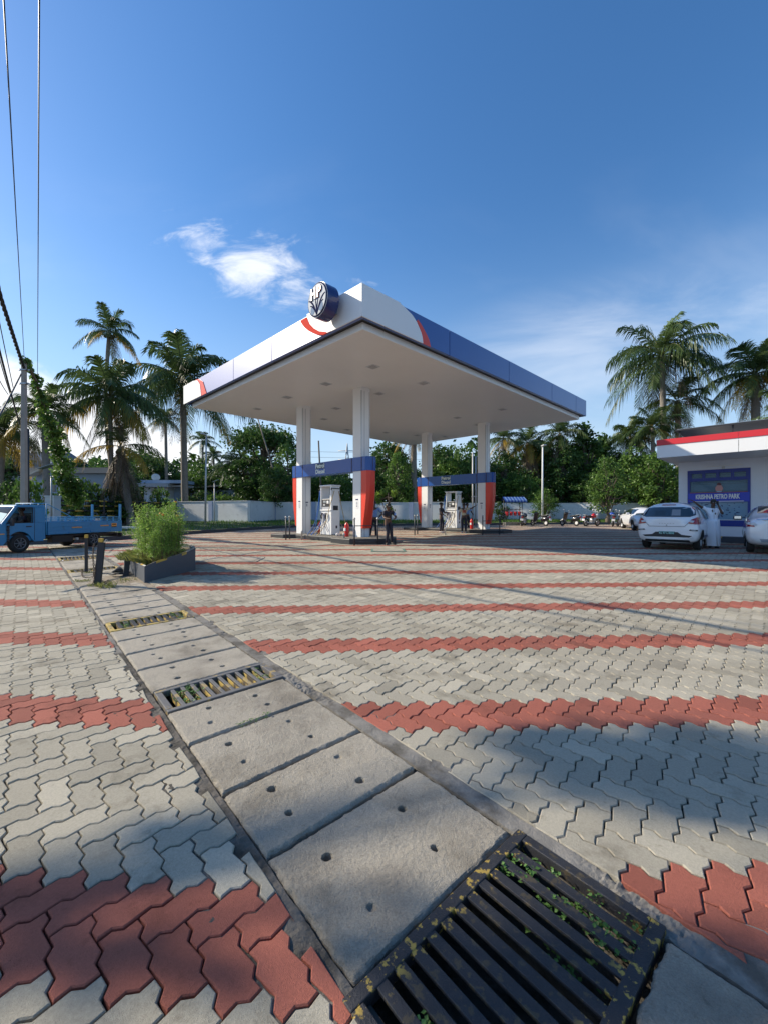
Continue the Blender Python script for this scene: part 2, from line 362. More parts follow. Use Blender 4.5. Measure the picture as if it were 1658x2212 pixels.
# value noise on a lattice (numpy)
_tab = rng.random((256, 256))
def vnoise(x, y):
    xi = np.floor(x).astype(int); yi = np.floor(y).astype(int); fx = x - xi; fy = y - yi
    fx = fx * fx * (3 - 2 * fx); fy = fy * fy * (3 - 2 * fy)
    g = lambda a, b: _tab[a % 256, b % 256]
    return (g(xi, yi) * (1 - fx) + g(xi + 1, yi) * fx) * (1 - fy) + (g(xi, yi + 1) * (1 - fx) + g(xi + 1, yi + 1) * fx) * fy
def fbm(x, y, o=4):
    s = 0; a = 0.5
    for k in range(o): s = s + a * (vnoise(x * 2 ** k + 17 * k, y * 2 ** k + 5 * k) - 0.5); a *= 0.5
    return s
# ------------------------------------------------------------------ ground sheet (with the drain trench left open)
def ground():
    ys = [-60, -30, -12, -6] + list(np.arange(-5, 15.5, 0.5)) + [18, 19, 24, 30, 40, 60, 100, 200, 500, 900]
    vs = []; fs = []; ms = []
    def xb(y, r):  # drain boundary x at this y
        s = (y - L0[1] - DR[1] * r) / DD[1]; return L0[0] + DD[0] * s + DR[0] * r
    for y in ys:
        z = zgf(y) - 0.032 if y > -6 else zgf(-5) - 0.032
        yy = min(y, 19)
        xl, xr = xb(yy, DL - .01), xb(yy, DRR + .01)
        for x in (-900, -60, xl, xr, 60, 900): vs.append((x, y, z))
    for i in range(len(ys) - 1):
        for k in range(5):
            if k == 2 and ys[i] < 15: continue
            a = i * 6 + k; fs.append((a, a + 1, a + 7, a + 6))
    me = bpy.data.meshes.new('ground'); me.from_pydata(vs, [], fs); me.materials.append(M['earth'])
    o = mkobj('ground', me); tag(o, kind='structure')
    # trench
    mb = MB()
    for i in range(len(ys) - 1):
        if ys[i] < -5 or ys[i] >= 15: continue
        for r, q in ((DL - .01, 0), (DRR + .01, 1)):
            a = (xb(ys[i], r), ys[i]); b = (xb(ys[i + 1], r), ys[i + 1]); za, zb = zgf(a[1]) - .03, zgf(b[1]) - .03
            mb.add([(a[0], a[1], za), (b[0], b[1], zb), (b[0], b[1], zb - .6), (a[0], a[1], za - .6)], [(0, 1, 2, 3)])
        a = (xb(ys[i], DL), xb(ys[i], DRR)); b = (xb(ys[i + 1], DL), xb(ys[i + 1], DRR)); za, zb = zgf(ys[i]) - .6, zgf(ys[i + 1]) - .6
        mb.add([(a[0], ys[i], za), (a[1], ys[i], za), (b[1], ys[i + 1], zb), (b[0], ys[i + 1], zb)], [(0, 1, 2, 3)])
    tag(mb.build('drain_channel', M['mortar_dark']), kind='structure')
ground()

# ------------------------------------------------------------------ interlocking pavers in herringbone
W = 0.1353
def paver_template(kind, inset):
    cells = [(0, 0), (1, 0), (2, 0), (2, 1), (1, 1), (0, 1)] if kind == 'A' else [(0, 0), (1, 0), (1, 1), (1, 2), (0, 2), (0, 1)]
    pts = []
    n = 6
    for i in range(n):
        a = np.array(cells[i], float); b = np.array(cells[(i + 1) % n], float); d = b - a; nrm = np.array((-d[1], d[0]))
        pts.append(a); pts.append(a + d * 0.37 + nrm * 0.085); pts.append(a + d * 0.63 - nrm * 0.085)
    pts = np.array(pts) * W
    out = []
    m = len(pts)
    for i in range(m):
        p0, p1, p2 = pts[i - 1], pts[i], pts[(i + 1) % m]
        e1 = (p1 - p0) / np.linalg.norm(p1 - p0); e2 = (p2 - p1) / np.linalg.norm(p2 - p1)
        n1 = np.array((-e1[1], e1[0])); n2 = np.array((-e2[1], e2[0])); b = n1 + n2; b /= max(np.dot(b, n1), 0.35)
        out.append(p1 + b * inset)
    return np.array(out)
def pave(name, ang, ox, oy, keep, xr, yr, clampf, kmod=16, band=(2, 5)):
    """stripe direction at angle ang; ox, oy a point on the middle of a red stripe"""
    c, s = math.cos(ang), math.sin(ang)
    ei = np.array((c * .7071 + s * .7071, s * .7071 - c * .7071)); ej = np.array((c * .7071 - s * .7071, s * .7071 + c * .7071))
    nmax = int(2.2 * max(abs(xr[0]), abs(xr[1]), yr[1]) / W)
    I, J = np.meshgrid(np.arange(-nmax, nmax), np.arange(-nmax, nmax), indexing='ij'); I = I.ravel(); J = J.ravel()
    k4 = (I - J) % 4
    org = np.array((ox, oy)) - (ei - ej) * W * 0  # k=4 is the middle of the band
    V = {}; 
    allv = []; allf = []; allt = []; allm = []; alltint = []; off = 0
    for kind, kk in (('A', 0), ('B', 3)):
        sel = k4 == kk; i = I[sel]; j = J[sel]
        cx = (i + (1 if kind == 'A' else .5)) * W; cy = (j + (.5 if kind == 'A' else 1)) * W
        k0 = 4.0 * W / 2  # shift so that k = band middle lies on the origin
        px = org[0] + (cx - k0) * ei[0] + (cy + k0) * ej[0]; py = org[1] + (cx - k0) * ei[1] + (cy + k0) * ej[1]
        ok = (px > xr[0]) & (px < xr[1]) & (py > yr[0]) & (py < yr[1]) & (np.abs(px) < np.maximum(py, 1.2) * 1.0 + 3.0) & keep(px, py)
        i = i[ok]; j = j[ok]; px = px[ok]; py = py[ok]
        km = (i - j) % kmod; red = (km >= band[0]) & (km <= band[1])
        dist = np.hypot(px, py)
        tint = np.clip(rng.normal(0, 0.33, len(i)), -1, 1)
        lod = np.where(dist < 6.5, 0, np.where(dist < 15, 1, 2))
        for lv in (0, 1, 2):
            q = lod == lv; n = q.sum()
            if n == 0: continue
            if lv == 0: rings = [(0.0036, -0.028), (0.0036, -0.0045), (0.008, 0.0)]
            elif lv == 1: rings = [(0.004, -0.02), (0.004, 0.0)]
            else: rings = [(0.0045, 0.0)]
            rz = rng.normal(0, 0.0013, n); tx = rng.normal(0, 0.006, n); ty = rng.normal(0, 0.006, n); rot = rng.normal(0, 0.008, n)
            jx = rng.normal(0, .0009, n); jy = rng.normal(0, .0009, n)
            cc = np.array((W, .5 * W)) if kind == 'A' else np.array((.5 * W, W))
            vv = []
            for ins, dz in rings:
                T = paver_template(kind, ins) - cc
                lx = T[None, :, 0] - T[None, :, 1] * rot[:, None] + jx[:, None]; ly = T[None, :, 1] + T[None, :, 0] * rot[:, None] + jy[:, None]
                wx = px[q][:, None] + lx * ei[0] + ly * ej[0]; wy = py[q][:, None] + lx * ei[1] + ly * ej[1]
                wx, wy = clampf(wx, wy, ins)
                wz = zg(wy) + dz + (rz[:, None] + lx * tx[:, None] + ly * ty[:, None] if lv < 2 else 0)
                vv.append(np.stack([wx, wy, wz], -1))
            nr = len(rings); vv = np.stack(vv, 1)  # n, nr, 18, 3
            base = off + np.arange(n) * nr * 18
            k = np.arange(18); k1 = (k + 1) % 18
            for r_ in range(nr - 1):
                f = np.stack([base[:, None] + r_ * 18 + k, base[:, None] + r_ * 18 + k1, base[:, None] + (r_ + 1) * 18 + k1, base[:, None] + (r_ + 1) * 18 + k], -1).reshape(-1, 4)
                allf.append(f.ravel()); allt.append(np.full(len(f), 4)); allm.append(np.repeat(red[q].astype(int), 18)); alltint.append(np.repeat(tint[q], 18))
            f = base[:, None] + (nr - 1) * 18 + k[None, :]
            allf.append(f.ravel()); allt.append(np.full(n, 18)); allm.append(red[q].astype(int)); alltint.append(tint[q])
            allv.append(vv.reshape(-1, 3)); off += n * nr * 18
    me = np_mesh(name, np.concatenate(allv), np.concatenate(allf), np.concatenate(allt), [M['paver_grey'], M['paver_red']], np.concatenate(allm), attr=np.concatenate(alltint))
    o = mkobj(name, me); tag(o, kind='structure'); return o
def keep_right(x, y):
    s, r = to_sr(x, y)
    ok = (r > DRR + 0.06) | ((s > 19) & (r > -2))
    s2 = (x < -9.0) & (y > 30) & (y > 34.5 + (x + 9) * 0.1)
    kerb = y > KERBY(x) + 0.05
    return ok & ~kerb
KERB = [(-14.5, 15.0), (-12.2, 16.6), (-11.4, 18.4), (-10.2, 21.8), (-8.3, 26), (-5.8, 29.8), (0, 31.5), (2.5, 32), (14, 34), (34, 35.5)]
def KERBY(x): return np.interp(x, [k[0] for k in KERB], [k[1] for k in KERB])
def keep_left(x, y):
    s, r = to_sr(x, y); return (r < DL + 0.0) & (s < 19)
def clamp_r(bound, sign):
    def f(x, y, ins):
        s, r = to_sr(x, y); b = bound + sign * ins + fbm(s * 3.0, s * 0 + 5, 3) * .03; r2 = np.where(s < 18.5, np.maximum(r, b) if sign > 0 else np.minimum(r, b), r)
        return L0[0] + DD[0] * s + DR[0] * r2, L0[1] + DD[1] * s + DR[1] * r2
    return f
pave('forecourt_paving', R(2.2), 0.0, 3.09, keep_right, (-22, 34), (0.6, 40), clamp_r(DRR + .125, 1))
pave('roadside_paving', R(-4.0), -1.72, 3.13, keep_left, (-26, 2), (0.6, 22), clamp_r(DL - .075, -1))

# ------------------------------------------------------------------ drain: slabs, grates, mortar
def hfield(name, s0, s1, r0, r1, res, zfun, mat, parent=None, skirt=0.06, kind=None, edge=0.0):
    ns = max(3, int((s1 - s0) / res) + 1); nr = max(3, int((r1 - r0) / res) + 1)
    S, Rr = np.meshgrid(np.linspace(s0, s1, ns), np.linspace(r0, r1, nr), indexing='ij')
    S0, R0 = S.copy(), Rr.copy()
    if edge > 0:
        ww = (np.minimum(np.minimum(S0 - s0, s1 - S0), np.minimum(R0 - r0, r1 - R0)) < res * 2)
        S = S + fbm(R0 * 22 + s0 * 7, S0 * 22) * edge * ww; Rr = Rr + fbm(S0 * 22 + 31, R0 * 22 + s0) * edge * ww
    X = L0[0] + DD[0] * S + DR[0] * Rr; Y = L0[1] + DD[1] * S + DR[1] * Rr
    Z = zg(Y) + zfun(S0, R0)
    verts = np.stack([X, Y, Z], -1).reshape(-1, 3); faces = grid_faces(ns, nr)[:, ::-1]
    # skirt
    idx = np.arange(ns * nr).reshape(ns, nr)
    loop = np.concatenate([idx[:, 0], idx[-1, 1:], idx[::-1, -1][1:], idx[0, ::-1][1:-1]])
    sk = verts[loop].copy(); sk[:, 2] -= skirt; o = len(verts); m = len(loop); a = np.arange(m); b = (a + 1) % m
    f2 = np.stack([loop[a], loop[b], o + b, o + a], -1)
    verts = np.concatenate([verts, sk]); faces = np.concatenate([faces, f2])
    me = np_mesh(name, verts, faces.ravel(), np.full(len(faces), 4), [mat])
    ob = mkobj(name, me, parent)
    if kind: tag(ob, kind=kind)
    return ob
def slab(s0, s1, k, label, holes=True, base=0.0):
    s0 += 0.012; s1 -= 0.012; r0, r1 = DL - .03, DRR + .015
    res = 0.006 if s1 < 2.4 else (0.01 if s1 < 5 else 0.022)
    hs = []
    if holes:
        for rr in (0.27, 0.68):
            for q in (0.28, 0.72):
                hs.append((s0 + (s1 - s0) * (q + random.uniform(-.07, .07)), rr + random.uniform(-.03, .05), random.uniform(.018, .027), random.choice((.06, .06, .012, .06)), random.uniform(0, 9)))
    tilt = random.uniform(-.006, .006); dz = random.uniform(-.004, .005)
    def zf(S, Q):
        z = dz + base + tilt * (Q - .5) + fbm(S * 9 + k, Q * 9, 3) * .007 + fbm(S * 70, Q * 70 + k, 2) * (.0055 if s1 < 5 else .002)
        d = np.minimum(np.minimum(S - s0, s1 - S), np.minimum(Q - r0, r1 - Q)); d = d + fbm(S * 25, Q * 25, 3) * .014
        z = z - .016 * np.clip(1 - d / .016, 0, 1.6) ** 1.5
        for (hx, hy, hr, hd, ph) in hs:
            dd = np.hypot(S - hx, Q - hy) * (1 + .25 * fbm(S * 40 + ph, Q * 40, 2))
            z = z - hd * np.clip((hr - dd) / (hr * .25), 0, 1) - .003 * np.clip(1.5 - dd / hr, 0, 1)
        return z
    o = hfield('drain_slab', s0, s1, r0, r1, res, zf, M['slab'], edge=0.02)
    tag(o, label, 'drain slab', 'concrete slabs covering the drain')
    return o
def grate(s0, s1, label, nb=11, heavy=True, top='grate', r0=DL - .02, r1=DRR + .03, bend=0.0, weeds=(), yframe=False):
    cs, cr = (s0 + s1) / 2, (r0 + r1) / 2; x, y = sr(cs, cr); ang = math.atan2(DR[1], DR[0])
    t = thing('drain_grate', label, 'drain grate', (x, y, zgf(y)), ang, 'steel grates in the drain')
    slope = math.atan((zgf(y + .5) - zgf(y - .5)) / 1.0)
    t.rotation_euler = (slope * math.cos(ang), -slope * math.sin(ang), ang) if False else (0, 0, ang)
    w, l = r1 - r0, s1 - s0; fw = 0.05
    def zz(lx, ly):  # local height following the slope of the ground
        yy = y + lx * math.sin(ang) + ly * math.cos(ang); return zgf(yy) - zgf(y)
    mb = MB()
    def bar(ax, ay, bx, by, wd, h0, h1, mat=0):
        h1 -= .006; d = Vector((bx - ax, by - ay)); d.normalize(); n = Vector((-d.y, d.x)) * wd / 2; nseg = 8
        vs = []
        for i in range(nseg + 1):
            q = i / nseg; px = ax + (bx - ax) * q; py = ay + (by - ay) * q; z = zz(px, py)
            for sgn in (-1, 1):
                for h in (h0, h1): vs.append((px + n.x * sgn, py + n.y * sgn, z + h))
        fs = [(0, 2, 3, 1)]
        for i in range(nseg):
            a = i * 4; fs += [(a, a + 1, a + 5, a + 4), (a + 2, a + 6, a + 7, a + 3), (a + 1, a + 3, a + 7, a + 5), (a, a + 4, a + 6, a + 2)]
        a = nseg * 4; fs.append((a, a + 1, a + 3, a + 2))
        mb.add(vs, fs, mat)
    bar(-w / 2, -l / 2 + fw / 2, w / 2, -l / 2 + fw / 2, fw, -.05, .010); bar(-w / 2, l / 2 - fw / 2, w / 2, l / 2 - fw / 2, fw, -.05, .010)
    bar(-w / 2 + fw / 2, -l / 2 + fw + .001, -w / 2 + fw / 2, l / 2 - fw - .001, fw, -.05, .010); bar(w / 2 - fw / 2, -l / 2 + fw + .001, w / 2 - fw / 2, l / 2 - fw - .001, fw, -.05, .010)
    mb.build('frame', M['grate_yellow'] if yframe else M[top], t, bevel=0.004)
    for i in range(nb):
        mb = MB(); xx = -w / 2 + fw + (w - 2 * fw) * (i + 1) / (nb + 1) 
        bar(xx, -l / 2 + fw * .95, xx, l / 2 - fw * .95, .045 if heavy else .03, -.012, .007)
        if yframe or not heavy: bar(xx - .014, -l / 2 + fw * .95, xx - .014, l / 2 - fw * .95, .006, -.07, -.0125, 1)
        mb.build('bar', [M[top], M['grate_yellow']], t, bevel=0.002)
    return t
def weeds(s0, s1, r0, r1, n, size, zb, label):
    vs = []; fs = []; tn = []
    for i in range(n):
        s = random.uniform(s0, s1); r = random.uniform(r0, r1); x, y = sr(s, r); z = zgf(y) + zb + random.uniform(0, .035)
        for q in range(random.randint(4, 7)):
            a = random.uniform(0, 6.28); el = random.uniform(-.2, .9); L = size * random.uniform(.6, 1.2); w = L * .38
            d = Vector((math.cos(a) * math.cos(el), math.sin(a) * math.cos(el), math.sin(el))); sd_ = Vector((-math.sin(a), math.cos(a), 0))
            b = Vector((x, y, z)) + Vector((random.uniform(-1, 1), random.uniform(-1, 1), random.uniform(0, .7))) * size * .8
            p = [b, b + d * L * .45 + sd_ * w, b + d * L - Vector((0, 0, L * .2)), b + d * L * .45 - sd_ * w]
            o = len(vs); vs += p; fs += [(o, o + 1, o + 2), (o, o + 2, o + 3)]; tn += [random.uniform(-1, 1)] * 2
    me = np_mesh('weeds', np.array([tuple(v) for v in vs]), np.array(fs).ravel(), np.full(len(fs), 3), [M['weed']], attr=tn)
    o = mkobj('weeds', me); tag(o, label, 'weeds', kind='stuff'); return o
slab(-1.85, -1.27, 1, 'concrete drain slab nearest the camera, past the big grate and cut off by the picture bottom')
slab(-1.26, -.67, 2, 'worn concrete slab right below the big foreground grate at the bottom right', holes=False)
grate(-.665, -.035, 'big dark steel grate with chipped yellow paint in the foreground at the bottom', nb=11, r0=-.02, r1=1.045)
SL = [(-.03, .63, 'large rough concrete slab touching the upper edge of the big foreground grate'),
      (.63, 1.17, 'concrete drain slab, second one above the big foreground grate'),
      (1.17, 1.78, 'concrete drain slab, third one above the big foreground grate'),
      (1.78, 2.32, 'concrete drain slab touching the near edge of the middle grate with yellow sided bars'),
      (2.77, 3.36, 'concrete drain slab touching the far edge of the middle grate with yellow sided bars'),
      (3.36, 3.9, 'concrete drain slab, second one beyond the middle grate'),
      (3.9, 4.42, 'concrete drain slab, third one beyond the middle grate'),
      (4.42, 4.88, 'concrete drain slab touching the near edge of the small yellow framed grate'),
      (5.34, 5.80, 'concrete drain slab touching the far edge of the small yellow framed grate'),
      (5.80, 6.25, 'concrete drain slab, second one beyond the small yellow framed grate'),
      (6.25, 6.75, 'concrete drain slab, third one beyond the small yellow framed grate'),
      (6.75, 7.30, 'concrete drain slab just before the leaning black post with the chain')]
for i, (a, b, l) in enumerate(SL): slab(a, b, i * 3 + 3, l)
far = [(7.3, 7.9, 'drain slab at the foot of the leaning black post'), (7.9, 8.5, 'drain slab between the leaning post and the slim post, nearer one'), (8.5, 9.1, 'drain slab in the middle of the gap between the two chained posts'), (9.1, 9.7, 'drain slab between the two chained posts, farther one'), (9.7, 10.3, 'drain slab at the foot of the slim post with the yellow top'),
       (10.78, 11.4, 'drain slab touching the far side of the grate behind the slim post'), (11.4, 12.1, 'drain slab halfway between the two grates behind the posts'), (12.1, 12.75, 'drain slab touching the near side of the grate in front of the truck shadow'),
       (13.7, 14.4, 'drain slab at the edge of the truck shadow'), (14.4, 15.1, 'drain slab lying in the truck shadow, nearer the camera'), (15.1, 15.8, 'drain slab lying in the truck shadow, farther from the camera'), (15.8, 16.5, 'drain slab under the middle of the truck'), (17.2, 17.9, 'drain slab under the truck beyond its grate'), (17.9, 18.9, 'last drain slab beyond the truck')]
for i, (a, b, l) in enumerate(far): slab(a, b, i + 60, l, holes=i % 2 == 0)
grate(2.325, 2.765, 'middle drain grate with grey bars whose sides are yellow', nb=10, heavy=False, yframe=False, top='grate_grey')
grate(4.885, 5.335, 'small yellow framed grate, third one from the bottom of the picture', nb=10, top='grate', yframe=True)
grate(10.31, 10.77, 'yellow framed grate right behind the slim post', nb=9, yframe=True)
grate(12.76, 13.69, 'yellow framed grate in front of the truck shadow', nb=9, yframe=True)
grate(16.51, 17.19, 'drain grate under the blue truck', nb=9, yframe=True)
weeds(-.62, -.08, .80, .90, 70, .022, -.04, 'green weeds growing through the right bars of the big foreground grate')
weeds(-.62, -.08, .93, 1.0, 22, .018, -.04, 'thin weeds along the right frame of the big foreground grate')
weeds(-.62, -.2, .10, .2, 36, .022, -.05, 'green weeds between the left bars of the big foreground grate')
weeds(-.6, -.3, .62, .75, 14, .022, -.06, 'sparse weeds near the lower middle of the big foreground grate')
weeds(2.38, 2.72, .15, .36, 45, .028, -.04, 'weeds filling the left end of the middle grate')
weeds(2.38, 2.72, .84, .93, 24, .026, -.04, 'weeds in the right end of the middle grate')
weeds(4.93, 5.3, .2, .27, 16, .03, -.03, 'weeds in the left end of the small yellow framed grate')
weeds(4.93, 5.3, .8, .92, 24, .03, -.03, 'weeds in the right end of the small yellow framed grate')
weeds(1.775, 1.79, .35, .62, 30, .011, -.012, 'moss and weeds in the slab joint below the middle grate')
def mort(S, Q): return -.010 + fbm(S * 12, Q * 12, 4) * .022 + fbm(S * 45, Q * 45, 3) * .012
def mort_r(S, Q):
    cr = np.clip(fbm(S * 1.7 + 4, Q * 0 + 3, 2) * 6, 0, 1)
    return -.006 + fbm(S * 10, Q * 10, 3) * .010 + cr * (fbm(S * 38, Q * 38, 3) * .04 - .012)
hfield('mortar_strip', -2.0, 4, -.30, DL - .040, .010, mort, M['mortar_dark'], kind='structure', skirt=.02)
hfield('mortar_strip', 4, 19, -.30, DL - .040, .035, mort, M['mortar'], kind='structure', skirt=.02)
hfield('mortar_strip', -2.0, 4, DRR + .028, DRR + .36, .010, mort_r, M['mortar'], kind='structure', skirt=.02)
hfield('mortar_strip', 4, 19, DRR + .024, DRR + .36, .035, mort_r, M['mortar'], kind='structure', skirt=.02)
# ------------------------------------------------------------------ canopy frame of reference
C0 = Vector((-0.59, 11.2, 0)); A45 = R(45)
def cw(v, u, z=0): return Vector((C0.x + (v - u) * .70711, C0.y + (v + u) * .70711, z))
def on_v0(px, py, v=0.0):   # pixel -> (u, z) on the face v = const
    k = (px - 829) / 903; bx, by = C0.x + v * .70711, C0.y + v * .70711
    u = (bx - k * by) / (.70711 * (1 + k)); Y = by + .70711 * u
    return u, CAMZ + (1108 - py) / 903 * Y
def on_u0(px, py, u=0.0):   # pixel -> (v, z) on the face u = const
    k = (px - 829) / 903; bx, by = C0.x - u * .70711, C0.y + u * .70711
    v = (k * by - bx) / (.70711 * (1 - k)); Y = by + .70711 * v
    return v, CAMZ + (1108 - py) / 903 * Y
def text_mesh(name, txt, size, mat, parent, Mx, extrude=0.004, bold=0.0, spacing=1.0, sx=1.0, align='CENTER'):
    cu = bpy.data.curves.new(name, 'FONT'); cu.body = txt; cu.size = size; cu.extrude = extrude; cu.offset = bold
    cu.align_x = align; cu.align_y = 'CENTER'; cu.space_character = spacing; cu.resolution_u = 3
    o = bpy.data.objects.new(name, cu); COL.objects.link(o)
    dg = bpy.context.evaluated_depsgraph_get(); me = bpy.data.meshes.new_from_object(o.evaluated_get(dg))
    bpy.data.objects.remove(o); bpy.data.curves.remove(cu)
    me.transform(Mx @ Matrix.Diagonal((sx, 1, 1, 1))); me.materials.clear(); me.materials.append(mat); me.name = name
    return mkobj(name, me, parent)
# plane matrices in canopy-local coordinates (x = v, y = u): text reading left to right for a viewer in front
def face_v(v, u, z):  # facing -v; the viewer's right is -u
    return Matrix(((0, 0, -1, v), (-1, 0, 0, u), (0, 1, 0, z), (0, 0, 0, 1)))
def face_u(v, u, z):  # facing -u; the viewer's right is +v
    return Matrix(((1, 0, 0, v), (0, 0, -1, u), (0, 1, 0, z), (0, 0, 0, 1)))

M['acp_blue'] = pbr('acp_blue', (0.016, 0.065, 0.33), 0.35, nscale=1.0, namp=0.05, coat=1.0)  # fascia blue, lighter glossier copy for the glare on the sunlit side
M['acp_blue'].node_tree.nodes['Principled BSDF'].inputs['Coat IOR'].default_value = 1.75
M['acp_blue'].node_tree.nodes['Principled BSDF'].inputs['Coat Roughness'].default_value = 0.42
M['acp_shade'] = pbr('acp_shade', (0.008, 0.058, 0.28), 0.3, nscale=1.0, namp=0.05, coat=.6)  # same fascia blue, darkened and less glossy for the side in shade
M['pump_grey'] = pbr('pump_grey', (0.42, 0.43, 0.45), 0.4)
M['panel_white'].node_tree.nodes['Principled BSDF'].inputs['Roughness'].default_value = .5
def soffit_mat():
    m = pbr('soffit_boards', (0.78, 0.79, 0.79), 0.42, nscale=.5, namp=.06); t = m.node_tree; L = t.links.new; b = t.nodes['Principled BSDF']
    tc = [n for n in t.nodes if n.type == 'TEX_COORD'][0]
    w = N(t, 'ShaderNodeTexWave', wave_type='BANDS', bands_direction='Y'); w.inputs['Scale'].default_value = 2.1; L(tc.outputs['Object'], w.inputs[0])
    bp = N(t, 'ShaderNodeBump'); bp.inputs['Strength'].default_value = 0.35; bp.inputs['Distance'].default_value = 0.006; L(w.outputs['Fac'], bp.inputs['Height']); L(bp.outputs[0], b.inputs['Normal'])
    return m
M['soffit_boards'] = soffit_mat()
VL, UL, ZB, ZT, ZS = 16.4, 12.8, 6.47, 7.31, 6.29
CV0, CV1, CU0, CU1 = 3.77, 13.08, 4.22, 8.36; CWV, CWU = .47, .52
def canopy():
    t = thing('fuel_canopy', 'large square fuel station canopy on four white columns with blue fascia and round emblem', 'canopy', (C0.x, C0.y, 0), A45)
    th = 0.12
    # fascia boards, panel by panel
    def board(name, x0, x1, y0, y1, z0, z1, mat, bev=.006):
        mb = MB(); mb.box(((x0 + x1) / 2, (y0 + y1) / 2, (z0 + z1) / 2), (x1 - x0, y1 - y0, z1 - z0)); return mb.build(name, mat, t, bevel=bev)
    ub = [on_v0(p, 1000)[0] for p in (716, 587, 504.5, 455)]
    ub = [0.0, ub[1], ub[2], UL]
    for a, b in zip(ub[:-1], ub[1:]): board('fascia_panel', 0, th, a + .012, b - .012, ZB, ZT, M['acp_blue'])
    vb = [0.0] + [on_u0(p, 1000)[0] for p in (970.5, 1098.5, 1191, 1243)] + [VL]
    for a, b in zip(vb[:-1], vb[1:]): board('fascia_panel', a + th + .002 if a == 0 else a + .012, b - .012, 0, th, ZB, ZT, M['acp_shade'])
    board('fascia_panel', VL - th, VL, th + .01, UL, ZB, ZT, M['acp_blue']); board('fascia_panel', th + .002, VL - th - .002, UL - th, UL, ZB, ZT, M['acp_blue'])
    # white corner board, right-hand side
    mb = MB()
    pts = [(0, ZT + .03)] + [on_u0(*p) for p in ((862.8, 658.5),)]
    pts = [(-.035, ZT + .035), (on_u0(862.8, 658)[0], ZT + .035), (on_u0(863.5, 661)[0], ZT + .003)]
    cur = [on_u0(*p) for p in ((871, 665.5), (879.6, 672.8), (886, 679), (892, 687), (898, 697), (903, 708.7), (907.5, 720), (910, 730), (911.5, 741))]
    cur[0] = (cur[0][0], ZT - .03)
    poly = pts + cur + [(-.035, ZB - .012)]
    poly[-2] = (poly[-2][0], ZB - .012)
    vs = [(x, -.035, z) for x, z in poly] + [(x, -.002, z) for x, z in poly]; n = len(poly)
    mb.add(vs, [list(range(n)), list(range(n, 2 * n))[::-1]] + [(i, n + i, n + (i + 1) % n, (i + 1) % n) for i in range(n)])
    mb.build('corner_board', M['panel_white'], t)
    inner = [on_u0(*p) for p in ((898, 694), (903, 704), (907.5, 718), (910, 730), (911.5, 741))]
    outer = [on_u0(*p) for p in ((901, 691), (908, 701), (914, 712), (920, 723.5), (924.8, 734.5), (928.5, 749))]
    poly = outer[::-1] + inner; poly[0] = (poly[0][0], ZB - .012); poly[-1] = (poly[-1][0], ZB - .012)
    vs = [(x, -.022, z) for x, z in poly] + [(x, -.003, z) for x, z in poly]; n = len(poly); mb = MB()
    mb.add(vs, [list(range(n)), list(range(n, 2 * n))[::-1]] + [(i, n + i, n + (i + 1) % n, (i + 1) % n) for i in range(n)])
    mb.build('red_swoosh', M['red'], t)
    # white corner board, left-hand side, with the red crescent
    def vpoly(name, pl, x0, x1, mat, q=t):
        n = len(pl); mb = MB(); vs = [(x0, y, z) for y, z in pl] + [(x1, y, z) for y, z in pl]
        mb.add(vs, [list(range(n)), list(range(n, 2 * n))[::-1]] + [(i, n + i, n + (i + 1) % n, (i + 1) % n) for i in range(n)])
        return mb.build(name, mat, q)
    outer = [on_v0(*p) for p in ((651.4, 693.7), (653.9, 700), (660.7, 708.8), (670.5, 716.6), (687, 723.5), (699.8, 725.9), (707, 725.5), (716.4, 721))]
    outer = [(y, min(max(z, ZB - .012), ZT + .02)) for y, z in outer]
    inner = [on_v0(*p) for p in ((665, 686), (667.5, 692), (671.4, 701), (680, 710), (692, 716.6), (706.6, 718))]
    inner = [(y, min(max(z, ZB + .02), ZT + .035)) for y, z in inner]
    wpoly = [(-.033, ZT + .035), (inner[0][0], ZT + .035)] + inner[1:] + [(inner[-1][0] - .05, ZB - .012), (-.033, ZB - .012)]
    vpoly('corner_board', wpoly, -.036, -.003, M['panel_white'])
    rp = outer + [(inner[-1][0] - .04, ZB - .011)] + inner[::-1]
    vpoly('red_crescent', rp, -.045, -.004, M['red_matt'])
    # far-left end white board and swoosh
    e = [(UL + .03, ZT + .02), (UL - 1.15, ZT + .02), (UL - 1.65, ZT - .06), (UL - 1.95, ZT - .3), (UL - 2.1, ZB - .01), (UL + .03, ZB - .01)]
    vpoly('corner_board', e, -.036, -.003, M['panel_white'])
    e = [(UL - 1.35, ZT + .01), (UL - 1.75, ZT - .02), (UL - 2.25, ZT - .25), (UL - 2.65, ZB - .01), (UL - 2.0, ZB - .012), (UL - 1.9, ZT - .38), (UL - 1.6, ZT - .1)]
    vpoly('red_swoosh', e, -.024, -.004, M['red'])
    # cove and soffit
    i0 = .27
    mb = MB(); mb.box((VL / 2, UL / 2, ZB + .045), (VL - 2 * th - .006, UL - 2 * th - .006, .03)); mb.build('cove_ceiling', M['dark'], t)  # coloured dark to paint in the shadow gap under the fascia
    mb = MB(); mb.box((VL / 2, UL / 2, (ZS + ZB + .028) / 2), (VL - 2 * i0, UL - 2 * i0, ZB + .028 - ZS)); mb.build('soffit', M['soffit_boards'], t, bevel=.012)
    mb = MB(); mb.box((VL / 2, UL / 2, ZT - .14), (VL - 2 * th - .01, UL - 2 * th - .01, .04)); mb.build('roof_deck', M['steel'], t)
    # recessed lights
    lp = [(805, 792), (914, 827.5), (704, 829), (621, 858), (726, 882), (557, 883), (1084, 884), (1106, 0), (819, 850), (987, 902), (833, 934), (900, 940), (960, 943), (750, 928), (700, 905), (1030, 917)]
